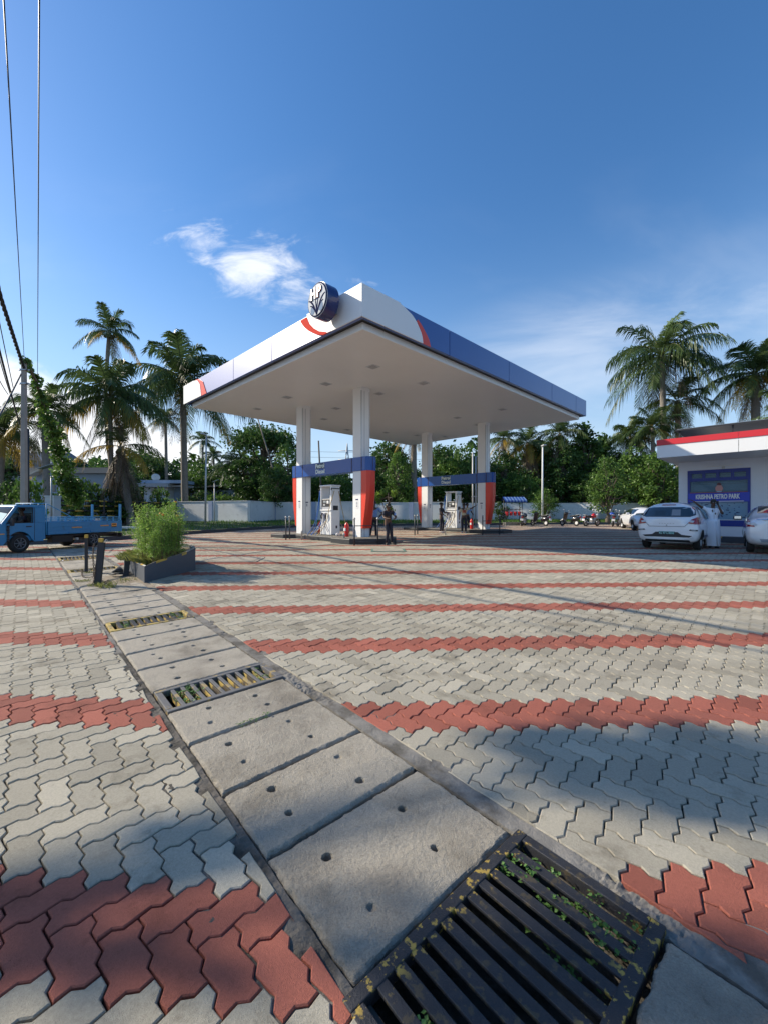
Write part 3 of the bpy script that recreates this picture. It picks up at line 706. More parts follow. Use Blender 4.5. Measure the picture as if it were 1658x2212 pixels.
    for px, py in lp:
        if py == 0: continue
        Y = (ZS - CAMZ) * 903 / (1108 - py); w = Vector(((px - 829) / 903 * Y, Y, 0)) - C0
        v = (w.x + w.y) * .70711; u = (w.y - w.x) * .70711
        fr = MB(); fr.box((v, u, ZS - .008), (.36, .36, .018)); f = fr.build('light_frame', M['silver'], t, bevel=.004)
        ls = MB(); ls.box((v, u, ZS - .022), (.25, .25, .014)); ls.build('lens', M['pump_grey'], f)
    # columns
    for v in (CV0, CV1):
        for u in (CU0, CU1):
            mb = MB(); mb.box((v + CWV / 2, u + CWU / 2, (ZS + .12) / 2 + .04), (CWV, CWU, ZS - .10 + .0), bev=.012)
            c = mb.build('column', M['panel_white'], t)
            mb = MB()
            mb.box((v + CWV / 2 - .075, u - .008, 3.1), (.012, .012, 6.1)); mb.box((v + CWV / 2 + .12, u - .008, 3.1), (.012, .012, 6.1)) if False else None
            mb.box((v + .012, u - .004, 3.15), (.018, .012, 6.0)); mb.box((v + CWV - .035, u - .004, 3.15), (.012, .012, 6.0)); mb.box((v - .004, u + .02, 3.15), (.010, .012, 6.0))
            mb.build('seam', M['steel'], c)
            # notices stuck to the column
            for (fm, dx, zz, wd, hg) in ((face_v(v - .004, u + CWU / 2, 1.55), 0, 0, .16, .34), (face_u(v + CWV / 2, u - .004, 1.58), 0, 0, .15, .2)):
                mb = MB(); mb.box((0, 0, 0), (wd, hg, .003), M=fm); mb.box((0, hg / 2 + .0255, .001), (wd, .05, .003), M=fm, mat=1)
                for k in range(4): mb.box((0, hg * (.25 - .17 * k), .003), (wd * .5, .018, .004), M=fm, mat=1)
                mb.build('notice', [M['white'], M['navy']], c)
    # blue beams linking each pair of columns, with red fins at both ends
    zb0, zb1 = 2.90, 3.46
    for v, lab in ((CV0, 0), (CV1, 1)):
        u0, u1 = CU0 - .42, CU1 + CWU + .42
        x0, x1 = v - .035, v + CWV + .035
        mb = MB()
        poly = [(x0, u0 + .16), (x0 + .05, u0 + .05), (x0 + .16, u0), (x1 - .16, u0), (x1 - .05, u0 + .05), (x1, u0 + .16), (x1, u1 - .16), (x1 - .05, u1 - .05), (x1 - .16, u1), (x0 + .16, u1), (x0 + .05, u1 - .05), (x0, u1 - .16)]
        mb.prism(poly, zb0, zb1)
        for uu in (CU0 - .05, CU0 + CWU + .03, CU1 - .05, CU1 + CWU + .03): mb.box((x0 - .003, uu, (zb0 + zb1) / 2), (.008, .06, zb1 - zb0 + .004), mat=1); mb.box(((x0 + x1) / 2, u0 - .003, (zb0 + zb1) / 2), (.03, .008, zb1 - zb0 + .004), mat=1) if uu < CU0 else None
        mb.build('beam', [M['blue'], M['navy']], t)
        um = (CU0 + CWU + CU1) / 2 + .38
        s1 = MB(); s1.box((x0 - .004, um, zb1 - .16), (.01, .62, .24)); s1.build('sign_plate', M['sign_green'], t)
        text_mesh('lettering', 'Petrol', .27, M['letter'], t, face_v(x0 - .012, um, zb1 - .16), .004, .004)
        text_mesh('lettering', 'Diesel', .27, M['letter'], t, face_v(x0 - .006, um, zb1 - .41), .004, .004)
        for end, sg in ((CU0, -1), (CU1 + CWU, 1)):
            mb = MB(); prof = []
            for k in range(13):
                q = k / 12; z = .58 + (zb0 - .58) * q; d = .10 + .31 * math.sin(min(q * 1.25, 1) * math.pi / 2) ** 1.0
                prof.append((z, d))
            vs = []; fs = []
            for z, d in prof:
                ring = [(x0 + .03, end), (x0 + .03, end + sg * d * .75), (x0 + .14, end + sg * d), (x1 - .14, end + sg * d), (x1 - .03, end + sg * d * .75), (x1 - .03, end)]
                if sg < 0: pass
                vs += [(a, b, z) for a, b in ring]
            for k in range(12):
                for j in range(6): fs.append((k * 6 + j, k * 6 + (j + 1) % 6, (k + 1) * 6 + (j + 1) % 6, (k + 1) * 6 + j))
            fs += [list(range(6)), list(range(72, 78))]
            mb.add(vs, fs); mb.build('red_fin', M['red'], t)
    # round emblem
    ub_, zc = 1.14, 7.10; r = .455; x0, x1 = -.60, -.22
    fm = face_v(0, ub_, zc)
    EY = 1.06
    mb = MB(); n = 48
    vs = [(x, ub_ + r * math.cos(2 * math.pi * k / n), zc + r * EY * math.sin(2 * math.pi * k / n)) for x in (x0, x1) for k in range(n)]
    mb.add(vs, [list(range(n)), list(range(n, 2 * n))[::-1]] + [(k, (k + 1) % n, n + (k + 1) % n, n + k) for k in range(n)]); em = mb.build('emblem', M['navy_gloss'], t)
    mb = MB(); mb.box((-.13, ub_, zc - .12), (.2, .3, .3)); mb.build('bracket', M['steel'], em)
    def disc(name, rr, xx, mat, yy=ub_, zz=zc, ey=EY, thk=.012, n=48, clip=None):
        mb = MB(); pl = [(yy + rr * math.cos(2 * math.pi * k / n), zz + rr * ey * math.sin(2 * math.pi * k / n)) for k in range(n)]
        return vpoly(name, pl, xx - thk, xx, mat, em)
    disc('rim', r * .985, x0 - .002, M['emblem_face']); disc('ring', r * .95, x0 - .016, M['emblem_navy']); disc('face', r * .885, x0 - .030, M['emblem_face'])
    # petals: two leaf arcs on each side and two slim blades (emblem is read with the viewer's right = -u)
    def band(pl, w, mat, xx, name='petal_line'):
        mb = MB(); pts = pl
        L_, R_ = [], []
        for k in range(len(pts)):
            a = pts[max(k - 1, 0)]; b = pts[min(k + 1, len(pts) - 1)]; dx, dy = b[0] - a[0], b[1] - a[1]; l = math.hypot(dx, dy) or 1
            ww = w * (0.35 + 0.65 * math.sin(math.pi * min(max(k / (len(pts) - 1), .08), .92)))
            L_.append((pts[k][0] - dy / l * ww, pts[k][1] + dx / l * ww)); R_.append((pts[k][0] + dy / l * ww, pts[k][1] - dx / l * ww))
        pl2 = L_ + R_[::-1]
        return vpoly(name, [(ub_ - a * r, zc + b * r * EY) for a, b in pl2], xx - .006, xx, mat, em)
    xs = x0 - .0435
    for sx_ in (-1, 1):
        band([(sx_ * (.02 + .80 * q), -.86 + 1.0 * math.sin(q * 1.45) ** .75) for q in [i / 12 for i in range(13)]], .052, M['emblem_navy'], xs)
        band([(sx_ * (.03 + .62 * q), -.86 + .66 * math.sin(q * 1.5) ** .8) for q in [i / 12 for i in range(13)]], .042, M['emblem_navy'], xs)
        band([(sx_ * (.01 + .16 * q ** 2), -.86 + 1.0 * q) for q in [i / 8 for i in range(9)]], .036, M['emblem_navy'], xs)
        cx, cy = sx_ * .40, -.50
        pl = [(cx + .21 * math.cos(a) + sx_ * -.06 * math.sin(a), cy + .26 * math.sin(a) + sx_ * .06 * math.cos(a)) for a in [2 * math.pi * k / 24 for k in range(24)]]
        vpoly('petal', [(ub_ - a * r, zc + b * r * EY) for a, b in pl], xs - .004, xs + .002, M['petal'], em)
    # letters
    text_mesh('letter', 'H', .42, M['letter_white'], em, face_v(xs - .022, ub_ + .13, zc + .17), .010, .012, sx=.8)
    text_mesh('letter_outline', 'H', .42, M['emblem_navy'], em, face_v(xs - .008, ub_ + .13, zc + .17), .006, .026, sx=.8)
    text_mesh('letter', 'P', .42, M['red'], em, face_v(xs - .022, ub_ - .12, zc + .17), .010, .012, sx=.9)
    text_mesh('letter_outline', 'P', .42, M['emblem_navy'], em, face_v(xs - .008, ub_ - .12, zc + .17), .006, .026, sx=.9)
    return t
M['sign_green'] = pbr('sign_green', (0.010, 0.05, 0.11), 0.4)
M['letter'] = pbr('letter_pale', (0.85, 0.95, 0.88), 0.5)
M['letter_white'] = pbr('letter_white', (0.9, 0.86, 0.84), 0.4)
M['navy_gloss'] = pbr('navy_gloss', (0.010, 0.018, 0.12), 0.25, coat=.5)
M['petal'] = pbr('petal', (0.20, 0.27, 0.38), .8, spec=.1); M['silver_blue'] = pbr('silver_blue', (0.55, 0.66, 0.80), 0.35)
M['red_matt'] = pbr('red_matt', (0.62, 0.05, 0.03), .8, spec=.1); M['emblem_face'] = pbr('emblem_face', (0.58, 0.60, 0.62), .8, spec=.1); M['emblem_navy'] = pbr('emblem_navy', (0.008, 0.012, 0.06), .9, spec=.05)
CANOPY = canopy()

# ------------------------------------------------------------------ pump islands
def island(v, lab):
    vc = v + CWV / 2; um = (CU0 + CU1 + CWU) / 2; b = cw(vc, um)
    t = thing('pump_island', lab, 'pump island', (b.x, b.y, 0), A45, 'black edged pump islands')
    pl = [(2.75, 3.75), (3.55, 3.0), (4.5, 3.0), (5.3, 3.75), (5.3, 4.9), (4.85, 5.3), (4.85, 8), (5.3, 8.4), (5.3, 9.5), (4.5, 10.2), (3.5, 10.2), (2.75, 9.5), (2.75, 8.4), (3.15, 8), (3.15, 5.3), (2.75, 4.9)]
    pl = [(a - 4.005, c - um) for a, c in pl]
    mb = MB(); mb.prism(pl, -.05, .21 if v < 5 else .27); mb.build('kerb', M['island_black'], t, bevel=.02)
    z = .21 if v < 5 else .27
    mb = MB(); mb.prism([(a * .93, c * .975) for a, c in pl], z + .001, z + .012); mb.build('floor', M['mortar'], t)
    return t, z
M['island_black'] = pbr('island_black', (0.028, 0.030, 0.034), 0.5, nscale=8, namp=0.3, bump=.1, bscale=30)
ISL = [island(CV0, 'black edged raised island carrying the nearer pump under the canopy'), island(CV1, 'black edged raised island carrying the farther pump under the canopy')]
M['hose_tan'] = pbr('hose_tan', (0.42, 0.30, 0.13), 0.5); M['hose_blue'] = pbr('hose_blue', (0.02, 0.12, 0.42), 0.4)
M['pump_white'] = pbr('pump_white', (0.76, 0.77, 0.77), 0.35, nscale=4, namp=.05)
M['pump_grey'] = pbr('pump_grey', (0.42, 0.43, 0.45), 0.4)
M['screen'] = pbr('screen_off', (0.25, 0.28, 0.30), 0.2)
def dispenser(v, z, lab):
    b = cw(v + .24, 6.57, z)
    t = thing('fuel_dispenser', lab, 'fuel pump', tuple(b), A45, 'white fuel dispensers')
    w, d, h = .80, .46, 2.16   # along u, v
    def bx(name, c, s, mat, p=t, bev=.01):
        mb = MB(); mb.box(c, s); return mb.build(name, mat, p, bevel=bev)
    low = bx('lower_cabinet', (0, .01, .55), (d, w - .02, 1.06), M['pump_white'])
    bx('plinth', (0, 0, .03), (d - .05, w - .04, .05), M['dark'])
    side = bx('side_tower', (0, -w / 2 + .055, 1.09), (d + .01, .11, 2.12), M['pump_white']); bx('side_tower', (0, w / 2 - .035, 1.09), (d + .01, .07, 2.12), M['pump_white'])
    bx('panel_black', (0, -w / 2 + .0, 1.2), (d * .6, .012, .2), M['dark'], side)
    bx('vent', (.05, -w / 2 - .001, .36), (.09, .012, .12), M['dark'], side)
    bx('top_cap', (0, 0, 2.18), (d + .08, w + .08, .07), M['pump_white'], bev=.02)
    hd = bx('display_head', (0, .01, 1.35), (d - .04, w - .2, .50), M['pump_grey'])
    for sx_ in (-1, 1):
        bx('bezel', (sx_ * (d / 2 - .022), .01, 1.42), (.03, w - .22, .33), M['dark'], hd)
        bx('screen', (sx_ * (d / 2 - .004), .09, 1.47), (.012, .2, .09), M['screen'], hd); bx('screen', (sx_ * (d / 2 - .004), -.13, 1.45), (.012, .14, .12), M['white'], hd)
        bx('keypad', (sx_ * (d / 2 - .004), .12, 1.33), (.012, .12, .08), M['pump_grey'], hd)
        bx('shelf', (sx_ * (d / 2 + .01), .0, 1.10), (.08, w - .06, .035), M['pump_white'], low)
        sh = MB()   # swoosh decals on the lower cabinet
        for k, (a0, wd, mt) in enumerate(((.30, .05, 0), (.20, .035, 1), (.12, .05, 0))):
            pts = []
            for i in range(10):
                q = i / 9; pts.append((.26 - a0 * .5 - .38 * q ** 2.2 + k * .02, .98 - .85 * q))
            for i in range(9):
                (ya, za), (yb, zb) = pts[i], pts[i + 1]; x = sx_ * (d / 2 + .0035); wa = wd * (1 - .5 * i / 9)
                sh.add([(x, ya, za), (x, ya - wa, za), (x, yb - wa, zb), (x, yb, zb)], [(0, 1, 2, 3)], mt)
        sh.build('decal', [M['navy'], M['silver']], low)
        for yy in (.22, -.1):
            mb = MB(); x = sx_ * (d / 2 + .05)
            mb.tube([(x, yy, .98), (x + sx_ * .04, yy, .86), (x + sx_ * .02, yy + .01, .72)], [.032, .04, .022], 8); mb.tube([(x + sx_ * .02, yy + .01, .74), (x, yy + .05, .60)], .013, 6)
            mb.build('nozzle', M['dark'], t)
    # hoses hanging from the mast arms
    def hose(pts, mat, rad=.015):
        P_ = [Vector(p) for p in pts]; out = []
        for i in range(len(P_) - 1):
            p0, p1, p2, p3 = P_[max(i - 1, 0)], P_[i], P_[i + 1], P_[min(i + 2, len(P_) - 1)]
            for k in range(6):
                q = k / 6; out.append(0.5 * ((2 * p1) + (p2 - p0) * q + (2 * p0 - 5 * p1 + 4 * p2 - p3) * q * q + (3 * p1 - p0 - 3 * p2 + p3) * q ** 3))
        out.append(P_[-1]); mb = MB(); mb.tube(out, rad, 8); mb.build('hose', mat, t)
    zf = -z + .012
    hose([(-.25, .42, 1.98), (-.3, .50, 1.2), (-.42, .62, .45), (-.75, .95, zf), (-.9, .75, zf), (-.55, .45, .1), (-.30, .25, .60)], M['hose_blue'])
    hose([(-.2, .44, 1.98), (-.32, .46, 1.0), (-.5, .5, .2), (-.82, .7, zf + .02), (-.7, .4, zf), (-.4, .3, .3), (-.3, .22, .62)], M['hose_blue'])
    hose([(-.12, -.46, 1.95), (-.36, -.42, 1.2), (-.52, -.35, .5), (-.85, .1, zf), (-.95, .3, zf + .01), (-.8, .5, zf), (-.5, .15, .25), (-.31, -.1, .62)], M['hose_tan'])
    hose([(.12, -.46, 1.95), (.25, -.52, 1.2), (.3, -.72, .5), (.32, -1.0, .02), (.45, -.75, .02), (.33, -.2, .62)], M['hose_tan'])
    for yy in (-1, 1):
        mb = MB(); mb.tube([(-.26, yy * .43, 1.97), (-.26, yy * .43, 2.05), (.2, yy * .43, 2.05)], .02, 6); mb.build('hose_arm', M['dark'], t)
    return t
DISP = [dispenser(CV0, .22, 'white fuel pump with tan and blue hoses between the two nearer canopy columns'), dispenser(CV1, .28, 'white fuel pump with blue swoosh between the two farther canopy columns')]
def rail(pts, lab, ground=None, h=.95, hr=(.72, .12)):
    b = Vector(pts[0]); t = thing('guard_rail', lab, 'guard rail', (b.x, b.y, b.z), 0, 'steel guard rails round the pump islands')
    for p in pts:
        p = Vector(p) - b
        mb = MB(); mb.tube([p, p + Vector((0, 0, h))], .028, 8); q = mb.build('post', M['rail_dark'], t)
        mb = MB(); mb.lathe(p + Vector((0, 0, h)), [(.03, 0), (.045, .02), (.045, .05), (.02, .08)], 10); mb.build('cap', M['galv'], q)
    for hh in hr:
        mb = MB()
        for a, c in zip(pts[:-1], pts[1:]): mb.tube([Vector(a) - b + Vector((0, 0, hh)), Vector(c) - b + Vector((0, 0, hh))], .018, 6)
        mb.build('rail', M['rail_dark'], t)
    return t
M['rail_dark'] = pbr('rail_dark', (0.05, 0.055, 0.065), 0.45, metal=.3)
def gz(p, z=None): return (p.x, p.y, zgf(p.y) if z is None else z)
rail([gz(G(765.4, 1178)), gz(G(815.7, 1176.5))], 'steel guard rail at the near end of the first pump island')
rail([gz(G(618, 1166)), gz(G(626, 1164))], 'pair of short guard posts left of the leftmost canopy column', hr=(.72,))
rail([gz(G(895, 1156)), gz(G(901, 1154))], 'pair of guard posts at the left end of the farther pump island', hr=(.72,))
rail([gz(G(1041.5, 1156)), gz(G(1078, 1155))], 'steel guard rail in front of the rightmost canopy column')
def bollard_low(px, py, lab):
    p = G(px, py); mb = MB(); mb.lathe(Vector((0, 0, 0)), [(.035, 0), (.035, .33), (.05, .34), (.05, .38), (.02, .40)], 10)
    o = mb.build('guard_post', M['galv']); o.location = p; tag(o, lab, 'post', 'short pale guard posts')
bollard_low(652, 1166, 'short pale post at the foot of the left half of the nearer island'); bollard_low(743, 1174, 'short pale post in front of the nearer pump beside the guard rail'); bollard_low(961, 1156, 'short pale post in front of the farther pump')
def extinguisher(v, u, z, lab):
    b = cw(v, u, z); t = thing('fire_extinguisher', lab, 'fire extinguisher', tuple(b), 0, 'red fire extinguishers on the islands')
    mb = MB(); mb.lathe(Vector((0, 0, 0)), [(.085, 0), (.09, .02), (.09, .46), (.075, .52), (.03, .56), (.03, .6)], 14); mb.build('cylinder', M['ext_red'], t)
    mb = MB(); mb.box((0, 0, .62), (.05, .12, .04)); mb.tube([(.02, .05, .62), (.1, .09, .5), (.1, .09, .15)], .012, 6); mb.build('valve', M['dark'], t)
    mb = MB(); mb.box((-.06, -.06, .3), (.09, .09, .12), rz=R(45)); mb.build('label', M['white'], t)
M['ext_red'] = pbr('ext_red', (0.62, 0.03, 0.025), 0.3)
extinguisher(4.45, 7.95, .22, 'red extinguisher beside the foot of the left nearer column')
extinguisher(3.62, 4.95, .22, 'red extinguisher between the nearer pump and the nearest column')
extinguisher(12.95, 5.05, .28, 'red extinguisher next to the farther pump by the right column')
extinguisher(12.75, 4.92, .28, 'red extinguisher with white label closest to the right column') if False else None
mb = MB(); p = cw(3.6, 5.6, .22); mb.tube([(0, 0, .03), (.05, .02, .09), (.1, 0, .05)], [.05, .07, .03], 8); mb.box((.05, .12, .05), (.18, .14, .09)); o = mb.build('rag_pile', M['white']); o.location = p; tag(o, 'small crumpled white rag pile on the nearer island', 'rag')
def cover(px, py, w, l, lab, mat, ang=R(2)):
    p = G(px, py); mb = MB(); mb.box((0, 0, .004), (w, l, .012)); mb.box((0, 0, .011), (w * .86, l * .84, .006), mat=1); o = mb.build('manhole_cover', [mat, M['slab']]); o.location = (p.x, p.y, p.z + .004); o.rotation_euler = (math.atan((zgf(p.y + .5) - zgf(p.y - .5))), 0, ang); tag(o, lab, 'manhole cover', 'service covers let into the paving')
cover(503, 1209.5, 1.5, .9, 'flat grey cover plate in the paving left of the nearer pump island', M['slab'])
cover(858, 1190, 1.0, .7, 'green tinted cover plate in the paving near the dark shadow edge', M['cover_green']) if 'cover_green' in M else None
M['cover_green'] = pbr('cover_green', (0.13, 0.22, 0.17), .7)
cover(838, 1189, 1.1, .8, 'green tinted cover plate in the paving near the nearest column', M['cover_green'])
cover(683, 1176, 2.2, 1.1, 'wide concrete plate in the paving under the hoses of the nearer pump', M['mortar'], R(45))
cover(958, 1157, 2.2, .9, 'wide dark plate in the paving before the farther pump', M['mortar_dark'], R(45))
# young tree in a gap behind the nearer island is in the planting section

# ------------------------------------------------------------------ sales building on the right
def building():
    FV, FU = 11.9, -4.24; WV, WU = 14.56, -4.5
    b = cw(WV, WU); t = thing('shop_building', 'white single storey shop building with red roof band and blue shop window', 'building', (b.x, b.y, 0), A45)
    ln = 13.0; z0 = 3.40
    zt = z0 + .69
    def bx(name, v0, v1, u0, u1, za, zb, mat, bev=.0, p=t):
        mb = MB(); mb.box(((v0 + v1) / 2 - WV, (u0 + u1) / 2 - WU, (za + zb) / 2), (v1 - v0, u1 - u0, zb - za)); return mb.build(name, mat, p, bevel=bev)
    # wall with the window opening cut in as separate blocks
    wl, wz0 = on_v0(1483.8, 1138, WV); wr, _ = on_v0(1620, 1138, WV); wz1 = on_v0(1483.8, 1017.6, WV)[1]; wz0 = on_v0(1560, 1137, WV)[1]
    print('win', wl, wr, wz0, wz1)
    bx('wall', WV, WV + .25, wl, WU, -.1, z0, M['bld_wall']); bx('wall', WV, WV + .25, WU - ln, wr, -.1, z0, M['bld_wall'])
    bx('wall', WV, WV + .25, wr, wl, wz1, z0, M['bld_wall']); bx('wall', WV, WV + .25, wr, wl, -.1, wz0, M['bld_wall'])
    bx('wall', WV + .252, WV + 8, WU - .25, WU, -.1, z0, M['bld_wall']); bx('wall', WV + 7.75, WV + 8, WU - ln, WU - .252, -.1, z0, M['bld_wall'])
    bx('interior', WV + 1.6, WV + 1.65, WU - ln, WU - .26, 0, z0 - .05, M['dark'])
    bx('slab_roof', FV + .05, WV + 8.3, WU - ln, FU - .05, z0 + .002, z0 + .2, M['soffit'])
    ns = 4; step = 3.83
    edges = [FU, on_v0(1594, 950, FV)[0]]; edges += [edges[-1] - step, edges[-1] - 2 * step]
    for a, c in zip(edges[:-1], edges[1:]):
        bx('fascia', FV, FV + .06, c + .008, a - .008, z0 - .02, z0 + .46, M['panel_white']); bx('red_band', FV - .025, FV + .06, c + .004, a - .004, z0 + .468, zt, M['bld_red'])
    bx('fascia', FV + .062, WV + 8.3, FU - .06, FU, z0 - .02, z0 + .46, M['panel_white']); bx('red_band', FV + .062, WV + 8.3, FU - .06, FU + .02, z0 + .468, zt, M['bld_red'])
    bx('soffit', FV + .065, WV + 8.2, WU - ln, FU - .065, z0 - .012, z0 - .001, M['soffit'])
    # roof-top panels on posts
    v0 = FV + 1.3; us, zs_ = on_v0(1457, 931, v0); print('roofpanel', us, zs_)
    for k in range(3):
        u1_ = us - k * 3.6
        sp = bx('roof_frame', v0, v0 + 3.2, u1_ - 3.55, u1_, zt + .48, zt + .54, M['dark'])
        sp.rotation_euler = (0, 0, 0)
        bx('panel', v0 + .04, v0 + 3.16, u1_ - 3.5, u1_ - .05, zt + .541, zt + .56, M['solar'], p=sp)
        for (a, c) in ((v0 + .1, u1_ - .1), (v0 + .1, u1_ - 1.8), (v0 + 3.0, u1_ - .1)): bx('roof_post', a, a + .06, c - .06, c, z0 + .2, zt + .48, M['dark'])
    # strip lamp and cable above the window
    ul, uz = on_v0(1500, 845, WV)
    la, lz = on_v0(1489 + 9, 1001, WV); lb, _ = on_v0(1636, 1001, WV)
    l0 = on_v0(1561, 996, WV); bx('strip_lamp', WV - .06, WV - .003, l0[0] - .62, l0[0] + .62, 3.12, 3.15, M['white'], .004)
    bx('lamp_bracket', WV - .05, WV - .003, l0[0] - .05, l0[0] + .05, 3.02, 3.119, M['galv'])
    # window unit
    def fx(name, a, c, za, zb, mat, dv=(.03, .09), p=None): return bx(name, WV + dv[0], WV + dv[1], min(a, c), max(a, c), za, zb, mat, 0, p or t)
    H = wz1 - wz0; Wd = wl - wr
    fr = .09
    f = fx('window_frame', wl, wl - fr, wz0, wz1, M['frame_blue'], (-.02, .12)); fx('window_frame', wr, wr + fr, wz0, wz1, M['frame_blue'], (-.02, .12))
    fx('window_frame', wl - fr - .001, wr + fr + .001, wz1 - fr, wz1, M['frame_blue'], (-.02, .12)); fx('window_frame', wl - fr - .001, wr + fr + .001, wz0, wz0 + .28, M['frame_blue'], (-.02, .12))
    zt1 = wz1 - H * .165
    fx('window_frame', wl - fr - .001, wr + fr + .001, zt1 - .08, zt1, M['frame_blue'], (-.018, .12))
    for k in range(4):
        a = wl - fr - (Wd - 2 * fr) * k / 4; c = wl - fr - (Wd - 2 * fr) * (k + 1) / 4
        fx('pane', a - .05, c + .05, zt1 + .05, wz1 - fr - .05, M['win_glass'], (.05, .06)); fx('sash', a - .002, a - .05, zt1 + .001, wz1 - fr - .001, M['frame_blue'], (.0, .1)); fx('sash', c + .002, c + .05, zt1 + .001, wz1 - fr - .001, M['frame_blue'], (.0, .1))
        fx('sash', a - .051, c + .051, zt1 + .001, zt1 + .05, M['frame_blue'], (.0, .1)); fx('sash', a - .051, c + .051, wz1 - fr - .05, wz1 - fr - .001, M['frame_blue'], (.0, .1))
    zb1 = on_v0(1552, 1065.5, WV)[1]; zb0 = on_v0(1552, 1082, WV)[1]
    fx('pane', wl - fr - .001, wr + fr + .001, zb1 + .03, zt1 - .081, M['win_glass'], (.05, .06)); fx('pane', wl - fr - .001, wr + fr + .001, wz0 + .281, zb0 - .05, M['win_glass2'], (.05, .06))
    sb = fx('sign_band', wl - .03, wr + .03, zb0 - .045, zb1 + .02, M['sign_blue'], (-.05, -.022))
    fx('red_trim', wl - fr, wr + fr, zb1 + .021, zb1 + .05, M['trim_red'], (-.04, .04)); fx('white_line', wl - .2, wr + .2, zb0 - .03, zb0 - .005, M['white'], (-.054, -.051), sb)
    text_mesh('lettering', 'KRISHNA PETRO PARK', .262, M['white'], sb, face_v(-.056, (wl + wr) / 2 - WU + .02, (zb0 + zb1) / 2 + .012), .004, .011, sx=Wd * .80 / 2.9 * .95)
    # shutter slats seen through the glass, a small sticker and a shelf line
    mb = MB()
    n = 26
    for k in range(n):
        z = wz0 + .3 + (wz1 - .1 - wz0 - .3) * k / n; mb.box((.30, (wl + wr) / 2 - WU, z), (.03, Wd - .02, .075 if k % 5 else .05))
    mb.build('shutter', M['shutter'], t)
    fx('white_line', wl - .12, wr + .12, wz0 + .255, wz0 + .278, M['white'], (-.026, -.021))
    sa, sz = on_v0(1551.5, 1062, WV)
    mb = MB()
    mb.lathe(Vector((WV - .0 - WV + .03, sa - WU, sz + .30)), [(.075, 0), (.075, .006)], 14, M=Matrix.Identity(4), axis='X'); mb.build('sticker', M['stick_dark'], t)
    mb = MB(); mb.prism([(-.10, .0), (.10, .02), (.13, .12), (.08, .24), (-.06, .25), (-.13, .14)], 0, .005, M=face_v(.032, sa - WU, sz + .02)); mb.build('sticker', M['stick_pink'], t)
    mb = MB(); mb.prism([(-.09, -.1), (.10, -.1), (.08, .02), (-.07, .02)], 0, .005, M=face_v(.032, sa - WU, sz + .0)); mb.build('sticker', M['stick_blue'], t)
    mb = MB()
    for k in range(70):
        a = random.uniform(wr + .15, wl - .15); z = random.uniform(wz0 + .35, zb0 - .1); q = random.uniform(.02, .04)
        mb.box((.045, a - WU, z), (.006, q * 1.6, q)); 
    mb.build('decal_specks', M['navy'], t)
    # plinth kerb
    kb = cw(WV - .55, WU); mb = MB(); mb.box((-.3, -ln / 2 + .3, .12), (.6, ln + .6, .24), mat=0)
    for k in range(8): mb.box((-.3 - .15, -1.2 - k * 1.55, .2415), (.302, .7, .006), mat=1)
    for k in range(8): mb.box((-.601, -1.2 - k * 1.55, .215), (.006, .7, .055), mat=1)
    mb.build('step', [M['darkgrey'], M['yellow']], t, bevel=.01)
    return t
M['bld_wall'] = pbr('building_wall', (0.74, 0.77, 0.83), 0.85, nscale=3, namp=.05, bump=.15, bscale=60)
M['bld_red'] = pbr('building_red', (0.62, 0.03, 0.04), 0.4); M['solar'] = pbr('solar_cells', (0.25, 0.30, 0.36), 0.15, coat=.6)
M['frame_blue'] = pbr('frame_blue', (0.010, 0.03, 0.27), 0.4); M['sign_blue'] = pbr('sign_blue', (0.015, 0.04, 0.50), 0.35); M['trim_red'] = pbr('trim_red', (0.28, 0.04, 0.03), .5)
M['win_glass'] = pbr('window_glass', (0.10, 0.22, 0.32), 0.05, alpha=.35)
M['win_glass2'] = pbr('window_glass_film', (0.30, 0.50, 0.68), 0.1, alpha=.55)
M['shutter'] = pbr('shutter', (0.26, 0.50, 0.72), 0.5); M['stick_pink'] = pbr('stick_pink', (0.6, 0.3, 0.28), .5); M['stick_dark'] = pbr('stick_dark', (0.1, 0.03, 0.04), .5); M['stick_blue'] = pbr('stick_blue', (0.35, 0.6, 0.75), .5)
building()
# ------------------------------------------------------------------ vegetation builders
def leaf_quads(cen, nrm_bias, size, rng_, aspect=0.55):
    """cen (n,3) leaf centres -> verts (n*4,3); rhombus leaves with random orientation"""
    n = len(cen); d = rng_.normal(size=(n, 3)); d[:, 2] *= 0.7; d += nrm_bias; d /= np.linalg.norm(d, axis=1)[:, None]
    a = rng_.normal(size=(n, 3)); s = np.cross(d, a); s /= np.linalg.norm(s, axis=1)[:, None]
    sz = size * rng_.uniform(.6, 1.3, n)[:, None]
    return np.stack([cen - d * sz, cen + s * sz * aspect, cen + d * sz, cen - s * sz * aspect], 1).reshape(-1, 3)
def leaf_mesh(name, cen, size, mat, seed=0, aspect=.55, tint=None, bias=0.0, mats=None, midx=None):
    rg = np.random.default_rng(seed); v = leaf_quads(cen, bias, size, rg, aspect); n = len(cen)
    t = rg.uniform(-1, 1, n) if tint is None else tint
    return np_mesh(name, v, np.arange(n * 4), np.full(n, 4), mats or [mat], midx, attr=t)
def clump_points(blobs, per, seed, shell=.35):
    rg = np.random.default_rng(seed); out = []; tn = []
    for (x, y, z, r) in blobs:
        k = int(per * (r ** 2)) + 12
        d = rg.normal(size=(k, 3)); d /= np.linalg.norm(d, axis=1)[:, None]
        rr = r * (shell + (1 - shell) * rg.random(k) ** .5)[:, None] * (1 + .25 * rg.normal(size=(k, 1)))
        p = d * rr; p[:, 2] *= .75; out.append(p + (x, y, z)); tn.append(np.full(k, rg.uniform(-.8, .8)) + rg.normal(0, .35, k))
    return np.concatenate(out), np.clip(np.concatenate(tn), -1.4, 1.4)
